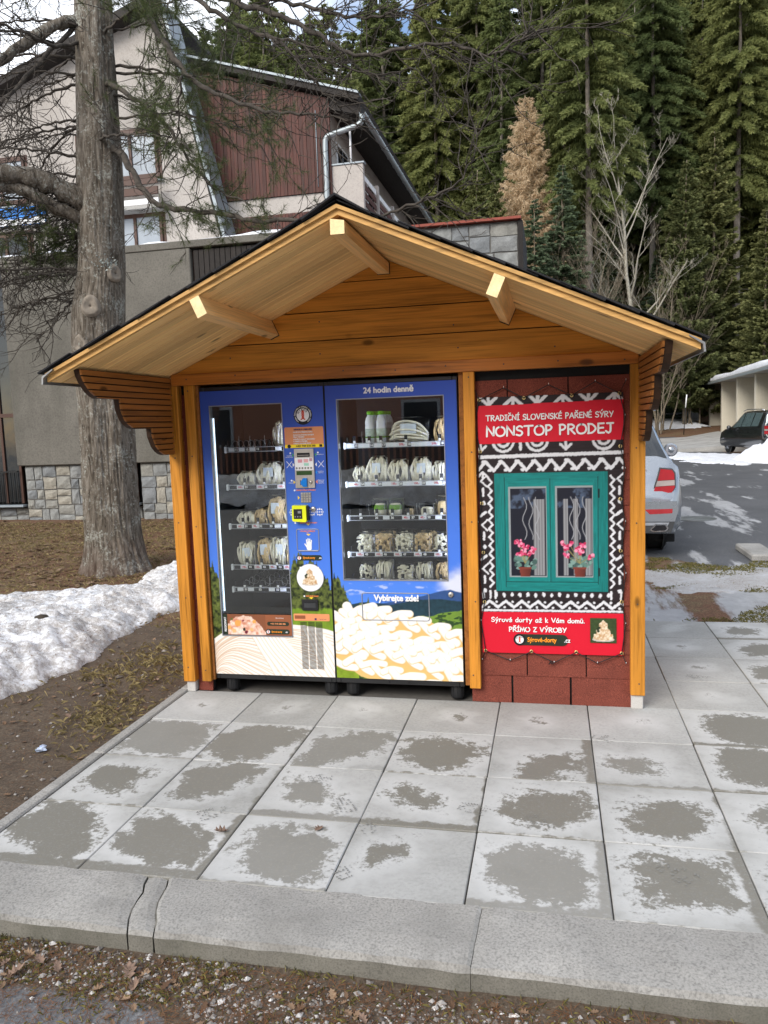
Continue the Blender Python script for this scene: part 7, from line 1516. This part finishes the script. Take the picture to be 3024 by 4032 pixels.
# ================================================================ snow, ice
SNOWG = {}
def snowfield(name, poly, H, w, res, mat, label, seed, rag=.3, rough=.25, cat='snow', base=None):
    P_ = np.array(poly); x0, y0 = P_.min(0) - .3; x1, y1 = P_.max(0) + .3; X, Y = np.meshgrid(np.arange(x0, x1, res), np.arange(y0, y1, res), indexing='ij')
    ins = np.zeros(X.shape, bool); d = np.full(X.shape, 99.)
    for i in range(len(P_)):
        a, b = P_[i], P_[(i + 1) % len(P_)]; e = b - a; t = np.clip(((X - a[0]) * e[0] + (Y - a[1]) * e[1]) / (e @ e), 0, 1); d = np.minimum(d, np.hypot(X - a[0] - t * e[0], Y - a[1] - t * e[1])); c = (a[1] > Y) != (b[1] > Y)
        with np.errstate(divide='ignore', invalid='ignore'): ins ^= c & (X < (b[0] - a[0]) * (Y - a[1]) / (b[1] - a[1] + 1e-12) + a[0])
    f = 1 / (w * 2.2); sd_ = np.where(ins, d, -d) + rag * (fbm(X * f * 2, Y * f * 2, seed, 5) - .5)
    h = H * (1 - np.exp(-np.maximum(sd_, 0) / w)) * (.75 + .5 * fbm(X * f, Y * f, seed + 5)) + rough * H * (fbm(X * f * 5, Y * f * 5, seed + 9, 5) - .5) * np.clip(sd_ / w * 2, 0, 1)
    h = h + .10 * rough * H * (fbm(X * f * 26, Y * f * 26, seed + 3, 3) - .5)
    Zs = (gz(X, Y) if base is None else base) + np.maximum(h, 0) - np.where(sd_ < 0, .12, 0) + .002
    n, k = X.shape; I = np.arange(n * k).reshape(n, k); F = np.stack([I[:-1, :-1], I[1:, :-1], I[1:, 1:], I[:-1, 1:]], -1); ok = (sd_ > -.12 * max(1, w)) ; keep = ok[:-1, :-1] & ok[1:, :-1] & ok[1:, 1:] & ok[:-1, 1:]
    F = F[keep]; used = np.unique(F); mp_ = -np.ones(n * k, int); mp_[used] = np.arange(len(used)); V = np.stack([X, Y, Zs], -1).reshape(-1, 3)[used]
    SNOWG[name] = (x0, y0, res, Zs, sd_); o = link(name, np_mesh(name, V, mp_[F], mat, True)); return tag(o, label, cat, kind='stuff')
snowfield('snow_bank', [(-4.6, -.9), (-1.35, -.75), (-1.12, -.1), (-1.12, .6), (-1.2, 1.3), (-1.22, 1.9), (-.95, 2.3), (-.35, 2.3), (-.3, 3.4), (-1.9, 4.2), (-2.35, 3.55), (-1.9, 2.75), (-2.5, 2.45), (-3.0, 2.3), (-3.5, 2.0), (-4.8, 1.8)], .20, .20, .022, M_SNOW_D, 'dirty old snow bank lying on the lawn left of the kiosk', 3, .25, .55)
snowfield('snow_heap', [(8.3, 24.2), (9.3, 22.6), (11, 21.6), (14, 22.2), (14, 25.2), (10.8, 25.2), (9.5, 25.4)], 1.0, .8, .09, M_SNOW, 'white ploughed snow heap beside the road in front of the black car', 7, .8, .5)
snowfield('snow_strip', [(8.0, 22.2), (10.0, 24.5), (9.6, 28.5), (8.6, 30.0), (7.4, 31.0), (6.0, 32.5), (5.8, 30.5), (6.9, 25.5)], .12, .5, .10, M_SNOW, 'flat strip of snow along the far edge of the road', 9, 1.2, .6)
snowfield('far_snow', [(2.5, 42.5), (5.5, 41), (7.8, 45), (9.2, 47.5), (12.1, 48.5), (12.1, 57.3), (2, 57.3)], .35, .8, .22, M_SNOW, 'smooth snowfield between the road end and the forest edge', 11, 1.5, .4)
snowfield('verge_snow', [(3.1, 3.5), (4.4, 3.2), (5.6, 3.1), (6.2, 4.0), (5.0, 4.4), (4.2, 4.5), (3.3, 4.5)], .025, .3, .04, snow_mat('grey_ice', .7, (.42, .42, .425)), 'thin grey ice sheet on the verge beside the road', 14, .9, .5)

SCREW = MB().lathe([(.0045, 0), (.0045, -.0012)], (0, 0, 0), 'y', 8).mesh('screw_head', M_TRIM)
for x in (.028, .145, 1.858, 2.778):
    for z in (.16, .62, 1.08, 1.50, 1.90): link('screw_head', SCREW, kiosk, (x + rnd.uniform(-.012, .012), -.0455, z + rnd.uniform(-.02, .02)))
for x in np.linspace(.15, 2.7, 9): link('screw_head', SCREW, kiosk, (float(x) + rnd.uniform(-.03, .03), -.0525, 1.98 + rnd.uniform(-.012, .012)))
for zz_ in (2.09, 2.25, 2.41):
    for x in (.45, 1.0, 1.8, 2.35):
        if soff(x) > zz_ + .05: link('screw_head', SCREW, kiosk, (x + rnd.uniform(-.03, .03), -.0305, zz_ + rnd.uniform(-.04, .04)))
# ================================================================ small ground cover
def scatter_mesh(name, gen, n, mat, label, cat, smooth=False):
    V = []; F = []; C = []
    for i in range(n):
        v, f, c = gen(i)
        if v is None: continue
        b = len(V); V += v; F += [tuple(b + q for q in t) for t in f]; C += [(c, 0, 0)] * len(v)
    o = link(name, np_mesh(name, np.array(V), np.array(F), mat, smooth, np.array(C))); return tag(o, label, cat, kind='stuff')
gr = random.Random(77)
OCT = [(1, 0, 0), (-1, 0, 0), (0, 1, 0), (0, -1, 0), (0, 0, 1), (0, 0, -1)]; OF = [(0, 2, 4), (2, 1, 4), (1, 3, 4), (3, 0, 4), (2, 0, 5), (1, 2, 5), (3, 1, 5), (0, 3, 5)]
def pebble(x, y, s):
    z = float(gz(x, y)); a = gr.uniform(0, 6.28); ca_, sa_ = math.cos(a), math.sin(a); sx, sy, sz = s * gr.uniform(.7, 1.3), s * gr.uniform(.6, 1.1), s * gr.uniform(.4, .8); V = []
    for p in OCT: q = [p[0] * sx * gr.uniform(.75, 1.2), p[1] * sy * gr.uniform(.75, 1.2), p[2] * sz * gr.uniform(.75, 1.2)]; V.append((x + q[0] * ca_ - q[1] * sa_, y + q[0] * sa_ + q[1] * ca_, z + sz * .35 + q[2]))
    return V, OF
def pebmat():
    t = NT('pebbles'); a = t.sep(t.attr('tint'))[0]; n = t.noise(t.world(), 90., 3); t.set('Base Color', t.mix(.4, t.ramp(a, [(0, (.06, .05, .043)), (.4, (.14, .12, .105)), (.7, (.27, .25, .23)), (.9, (.40, .38, .36)), (1, (.62, .60, .57))]), t.ramp(n, [(.3, .6), (.7, 1.3)]), 'MULTIPLY')); t.set('Roughness', .85); return t.m
def g1(i):
    x = gr.uniform(-.3, 3.6); y = -2.30 - abs(gr.gauss(.22, .16)) - (.12 * (x > 1.3) * gr.random()); s = min(.016, .0039 * math.exp(gr.gauss(.15, .55)))
    if y < -3.2 or (y < -2.50 - .6 * max(0, x - 1.15) and x < 1.6 and gr.random() < .95): return None, None, None
    v, f = pebble(x, y, s); return v, f, gr.random()
scatter_mesh('gravel', g1, 14000, pebmat(), 'loose grey gravel along the foot of the kerb', 'gravel')
def g2(i):
    x = gr.uniform(-3.4, -.08); y = gr.uniform(-2.2, 1.6); s = min(.03, .005 * math.exp(gr.gauss(.2, .6)))
    if gr.random() > .75 - .5 * (x < -1.4): return None, None, None
    v, f = pebble(x, y, s); return v, f, gr.random() * .8
scatter_mesh('soil_stones', g2, 2600, bpy.data.materials['pebbles'], 'small stones scattered on the bare soil left of the paving', 'stones')
M_DRY = leafmat('dry_grass_blades', (.15, .115, .05), (.42, .33, .17), .8, .3); M_LEAF = leafmat('dead_leaf', (.11, .065, .042), (.32, .225, .155), .7, .25); M_MOSS = leafmat('moss_green', (.05, .055, .016), (.22, .20, .075), .8, .2); M_LNEEDLE = leafmat('fallen_needles', (.10, .040, .018), (.26, .12, .055), .8, .1)
def blade(x, y, L_, w, lean, c, z=None):
    z = float(gz(x, y)) if z is None else z; a = gr.uniform(0, 6.28); dx, dy = math.cos(a), math.sin(a); l = L_ * lean; return [(x - dy * w, y + dx * w, z - .004), (x + dy * w, y - dx * w, z - .004), (x + dx * l * .5 + dy * w * .6, y + dy * l * .5, z + L_ * .75 * (1 - lean * .4)), (x + dx * l, y + dy * l, z + L_ * (1 - lean * .55))], [(0, 1, 2), (0, 2, 3)], c
tufts = [(gr.uniform(-3.2, -.12), gr.uniform(-1.9, 1.7), gr.uniform(.05, .22)) for _ in range(46)] + [(gr.uniform(-.9, -.1), gr.uniform(-.6, .9), gr.uniform(.06, .16)) for _ in range(16)]
def g3(i):
    if gr.random() < .11: cx, cy, r = gr.choice(tufts); x, y = gr.gauss(cx, r), gr.gauss(cy, r)
    else: x, y = gr.uniform(-8, -.1), gr.uniform(1.5, 8.2)
    if x > -.085 and -2 < y < 2.1: return None, None, None
    return blade(x, y, gr.uniform(.02, .065), .0008, gr.uniform(.5, 1.4), gr.random())
scatter_mesh('dry_grass', g3, 30000, M_DRY, 'short dry yellow grass on the lawn and soil left of the kiosk', 'grass')
def g4(i):
    x = gr.uniform(2.95, 6.2); y = gr.uniform(2.05, 5.2); k = float(fbm(x * 1.6, y * 2.2, 44)); 
    if k < .52: return None, None, None
    return blade(x, y, gr.uniform(.015, .04), .0012, gr.uniform(.6, 1.3), gr.random())
scatter_mesh('verge_grass', g4, 42000, M_MOSS, 'flattened mossy grass patches on the verge right of the kiosk', 'grass')
def g5(i):
    x = gr.uniform(-.4, 3.6); y = -2.30 - abs(gr.gauss(.10, .12)); 
    if float(fbm(x * 3, y * 5, 21)) < .5 and gr.random() < .8: return None, None, None
    return blade(x, y, gr.uniform(.008, .03), .0014, gr.uniform(.6, 1.3), gr.random())
scatter_mesh('kerb_moss', g5, 9000, M_MOSS, 'yellow-green moss and stubble growing at the foot of the kerb', 'moss')
def g6(i):
    x = gr.uniform(-.4, 3.6); y = -2.32 - abs(gr.gauss(.24, .2)) 
    if gr.random() < .5: x, y = gr.uniform(-3.4, -.1), gr.uniform(-2.2, 2)
    z = float(gz(x, y)) + gr.uniform(.002, .010); a = gr.uniform(0, 6.28); l = gr.uniform(.02, .05); w = .0009; dx, dy = math.cos(a) * l, math.sin(a) * l; return [(x - dy / l * w, y + dx / l * w, z), (x + dy / l * w, y - dx / l * w, z), (x + dx, y + dy, z + gr.uniform(-.002, .006))], [(0, 1, 2)], gr.random()
scatter_mesh('fallen_needles', g6, 26000, M_LNEEDLE, 'reddish fallen conifer needles strewn over the soil', 'needles')
def g9(i):
    x0, y0, res, Zs, sd_ = SNOWG['snow_bank']; x, y = gr.uniform(-4.4, -.4), gr.uniform(-.9, 4.1); a, b = int((x - x0) / res), int((y - y0) / res)
    if not (0 <= a < Zs.shape[0] and 0 <= b < Zs.shape[1]) or sd_[a, b] < .02: return None, None, None
    if float(fbm(x * 2.2, y * 2.2, 61)) < .42 and gr.random() < .7: return None, None, None
    z = float(Zs[a, b]) + .003; t = gr.uniform(0, 6.28); l = gr.uniform(.004, .016) if gr.random() < .93 else gr.uniform(.03, .09); w = gr.uniform(.0015, .004) if l < .02 else .0015; dx, dy = math.cos(t), math.sin(t)
    return [(x - dy * w, y + dx * w, z), (x + dy * w, y - dx * w, z), (x + dx * l + dy * w, y + dy * l, z + .004), (x + dx * l, y + dy * l, z + .005)], [(0, 1, 2), (0, 2, 3)], gr.random() * .5
scatter_mesh('snow_debris', g9, 9000, M_LNEEDLE, 'dark grit, needles and twigs littering the dirty snow bank', 'debris')
def leafgeo(x, y, z, s, a, curl, tilt):
    # oak-like lobed leaf with a fold along its rib
    out = [(0, -.5), (.10, -.36), (.26, -.30), (.16, -.14), (.34, -.02), (.20, .12), (.30, .28), (.12, .32), (0, .52), (-.12, .32), (-.30, .28), (-.20, .12), (-.34, -.02), (-.16, -.14), (-.26, -.30), (-.10, -.36)]
    V = [(0, 0)] + out; ca_, sa_ = math.cos(a), math.sin(a); W_ = []
    for u, v in V: h = curl * (u * u * 1.6 + .35 * v * v) * s + tilt * v * s; W_.append((x + (u * ca_ - v * sa_) * s, y + (u * sa_ + v * ca_) * s, z + h + .003))
    return W_, [(0, i, i % 16 + 1) for i in range(1, 17)]
def g7(i):
    x = gr.uniform(-9, -.15); y = gr.uniform(3.0, 8.45) 
    if gr.random() < .25: y = gr.uniform(1.8, 5.5)
    s = gr.uniform(.05, .13); v, f = leafgeo(x, y, float(gz(x, y)) + gr.uniform(.0, .02), s, gr.uniform(0, 6.28), gr.uniform(.1, .9), gr.uniform(-.3, .3)); return v, f, gr.random() ** 1.5
scatter_mesh('leaf_litter', g7, 2600, M_LEAF, 'brown leaf litter covering the lawn below the annex wall', 'leaves')
def g7b(i):
    x = gr.uniform(-3.3, -.1); y = gr.uniform(-2.1, 1.9)
    s = gr.uniform(.015, .05); v, f = leafgeo(x, y, float(gz(x, y)) + gr.uniform(.0, .01), s, gr.uniform(0, 6.28), gr.uniform(.2, 1.6), gr.uniform(-.4, .4)); return v, f, gr.random()
scatter_mesh('soil_litter', g7b, 520, M_LEAF, 'small leaf scraps strewn over the bare soil left of the paving', 'leaves')
def g7c(i):
    x = gr.uniform(-.2, 3.4); y = -2.31 - abs(gr.gauss(.12, .14)); s = gr.uniform(.012, .045)
    if x > 1.3 and gr.random() < .6: return None, None, None
    v, f = leafgeo(x, y, float(gz(x, y)) + gr.uniform(.0, .01), s, gr.uniform(0, 6.28), gr.uniform(.2, 1.6), gr.uniform(-.4, .4)); return v, f, gr.random()
scatter_mesh('kerb_litter', g7c, 240, M_LEAF, 'small leaf scraps caught along the foot of the kerb', 'leaves')
def g8(i):
    x = gr.uniform(-8, 26); y = gr.uniform(57.6, 63); s = gr.uniform(.3, .6); v, f = leafgeo(x, y, float(gz(x, y)) + .05, s, gr.uniform(0, 6.28), gr.uniform(.1, .5), gr.uniform(-.3, .3)); return v, f, gr.random()
scatter_mesh('bank_litter', g8, 2400, M_LEAF, 'brown litter on the bank under the spruces', 'leaves')
M_DLEAF = flat('single_dead_leaf', (.19, .125, .09), .7, var=.45, scale=45); lf = [(.95, -1.66, .0, .06, 'small curled brown leaf on the third slab from the left, front row'), (1.35, -1.58, .0, .055, 'small dark curled leaf at the joint of the middle slabs')]
kl = [(.46, -2.40), (.52, -2.44), (.58, -2.47), (.62, -2.40), (.70, -2.42), (.95, -2.40), (1.0, -2.46), (1.75, -2.47), (2.42, -2.52)]
for i, (x, y) in enumerate(kl): lf.append((x, y, float(gz(x, y)) + .010, gr.uniform(.035, .075), f'dead brown leaf on the gravel below the kerb, {ordinal(sorted(q[0] for q in kl).index(x))} from the left'))
for i, (x, y) in enumerate(((-.55, -.5), (-.75, .05), (-1.0, -.35), (-.35, .2), (-.6, .95))): lf.append((x, y, float(gz(x, y)) + .012, gr.uniform(.05, .08), f'dead leaf on the bare soil beside the paving, {ordinal(sorted((-.5, .05, -.35, .2, .95)).index(y))} nearest the kerb'))
for x, y, z, s, lb_ in lf: v, f = leafgeo(0, 0, 0, s, gr.uniform(0, 6.28), gr.uniform(.6, 2.2), gr.uniform(-.35, .35)); o = link('dead_leaf', MB().add(v, f).mesh('dead_leaf', M_DLEAF), None, (x, y, z)); tag(o, lb_, 'leaf', 'single dead leaves')
wr = random.Random(5); wz = float(gz(-.42, -.93)); WV = [(-.42 + .028 * math.cos(a_) * wr.uniform(.5, 1.3) * math.sin(b_), -.93 + .034 * math.sin(a_) * wr.uniform(.5, 1.3) * math.sin(b_), wz + .016 + .018 * math.cos(b_) * wr.uniform(.5, 1.4)) for b_ in np.linspace(.05, 3.1, 6) for a_ in np.linspace(0, 6.28, 9, endpoint=False)]
tag(MB().add(WV, [(i * 9 + j, i * 9 + (j + 1) % 9, (i + 1) * 9 + (j + 1) % 9, (i + 1) * 9 + j) for i in range(5) for j in range(9)]).build('crumpled_wrapper', flat('blue_white_foil', (.42, .48, .60), .4, bump=.6, var=.6, scale=60)), 'crumpled blue and white wrapper on the soil beside the edging', 'litter')
tag(MB().smooth().lathe([(.0, -.02), (.05, -.01), (.065, .03), (.05, .06), (.0, .075)], (-1.75, .95, .16), 'z', 9).build('dirt_clod', flat('dark_clod', (.05, .04, .03), .95, bump=.8)), 'dark clod of earth lying on the dirty snow bank', 'clod')
tag(MB().box(4.55, 4.85, 5.0, 5.85, -.06, .03, .02).build('road_edge_stone', M_KERB), 'loose pale kerb stone lying at the road edge', 'stone'); bpy.data.objects['road_edge_stone'].rotation_euler = (0, 0, .0)
mh = MB().lathe([(.32, 0), (.32, .012), (.0, .012)], (4.6, 8.9, -.052), 'z', 28).build('manhole_cover', M_METAL); tag(mh, 'round iron manhole cover in the road beside the silver car', 'manhole')
# wet shoe prints on the slabs
M_WETP = flat('wet_print', (.20, .195, .18), .8, bump=0)
def shoe(x, y, a, s=1.):
    mb = MB(); ca_, sa_ = math.cos(a), math.sin(a); rr = random.Random(int(x * 977))
    lo_, hi_ = rr.choice(((-.02, .13), (-.13, -.03), (.0, .12)))
    for v in np.linspace(-.13, .13, 21):
        w = .042 * math.sqrt(max(.05, 1 - (v / .15) ** 2)) * (1 if v > -.02 else .78)
        if not lo_ < v < hi_: continue
        for u in np.linspace(-w, w, 5):
            if rr.random() < .42: continue
            l, t_ = rr.uniform(.003, .008), rr.uniform(.0016, .0034); b_ = rr.uniform(-.5, .5) + (.8 if u > 0 else -.8); cb, sb_ = math.cos(b_), math.sin(b_)
            p = [(u + c * cb - d * sb_, v + c * sb_ + d * cb) for c, d in ((-l, -t_), (l * .8, -t_), (l, t_ * .7), (-l * .9, t_))]; mb.add([(x + (c * ca_ - d * sa_) * s, y + (c * sa_ + d * ca_) * s, .0035) for c, d in p], [(0, 1, 2, 3)])
    mb.build('shoe_print', M_WETP, pav)
for x, y, a in ((.80, -1.55, -.9), (1.17, -1.16, -1.0), (1.42, -1.41, .5), (1.52, -1.47, .4), (2.02, -1.33, 1.3), (2.25, -1.45, .3), (2.62, -.5, 1.2), (3.25, .55, 1.2), (2.78, -1.72, .9), (1.47, -1.82, .8)): shoe(x, y, a)

# ================================================================ across the road, behind the camera: what the machine windows mirror
M_ORHOUSE = concrete_mat('orange_render', (.55, .24, .14), .08, .6, .15)
oh = thing('orange_house', 'orange rendered house across the road, mirrored in the vending machine windows', 'house', (0, -24, 0)); MB().box(-16, 9, -31, -23, -.1, 6.8).build('wall', M_ORHOUSE, oh)
MB().prism([(-32, 6.7), (-22, 6.7), (-27, 10.5)], -16.6, 9.6, 'x').build('roof', M_REDTILE, oh)
for x in (-13.5, -10, -6.5, -2.2, 2.2, 6.5):
    for z in (1.0, 4.0): w = MB().box(x - .7, x + .7, -23.0, -22.93, z, z + 1.5, .01).build('window', M_WFRAME, oh); MB().box(x - .6, x + .6, -22.928, -22.92, z + .1, z + 1.4).build('pane', M_WINDK, w)
fc = thing('picket_fence', 'dark picket fence across the road, mirrored in the vending machine windows', 'fence', (0, -17, 0)); MB().box(-10, 10, -17.06, -17.0, .3, .38).build('rail', M_FRAME, fc); PK = MB().box(-.05, .05, -.02, .02, 0, 1.35).mesh('picket', M_FRAME)
for k in range(110): link('picket', PK, fc, (-10 + k * .18, -16.97, 0))
snowfield('roadside_snow', [(-14, -15.5), (14, -15.5), (14, -11.2), (-14, -11.4)], .75, .9, .2, M_SNOW_D, 'ploughed snow bank across the road, mirrored in the vending machine windows', 19, .8, .6)
for i, x in enumerate((-18.5, 12.5, 18, -23)): put_tree('spruce_tree', SPV[i % 3][0], SPV[i % 3][1], x, -26, .6, i, f'spruce beside the orange house across the road, {ordinal((1, 2, 3, 0)[i])} from the left', group='spruces across the road')
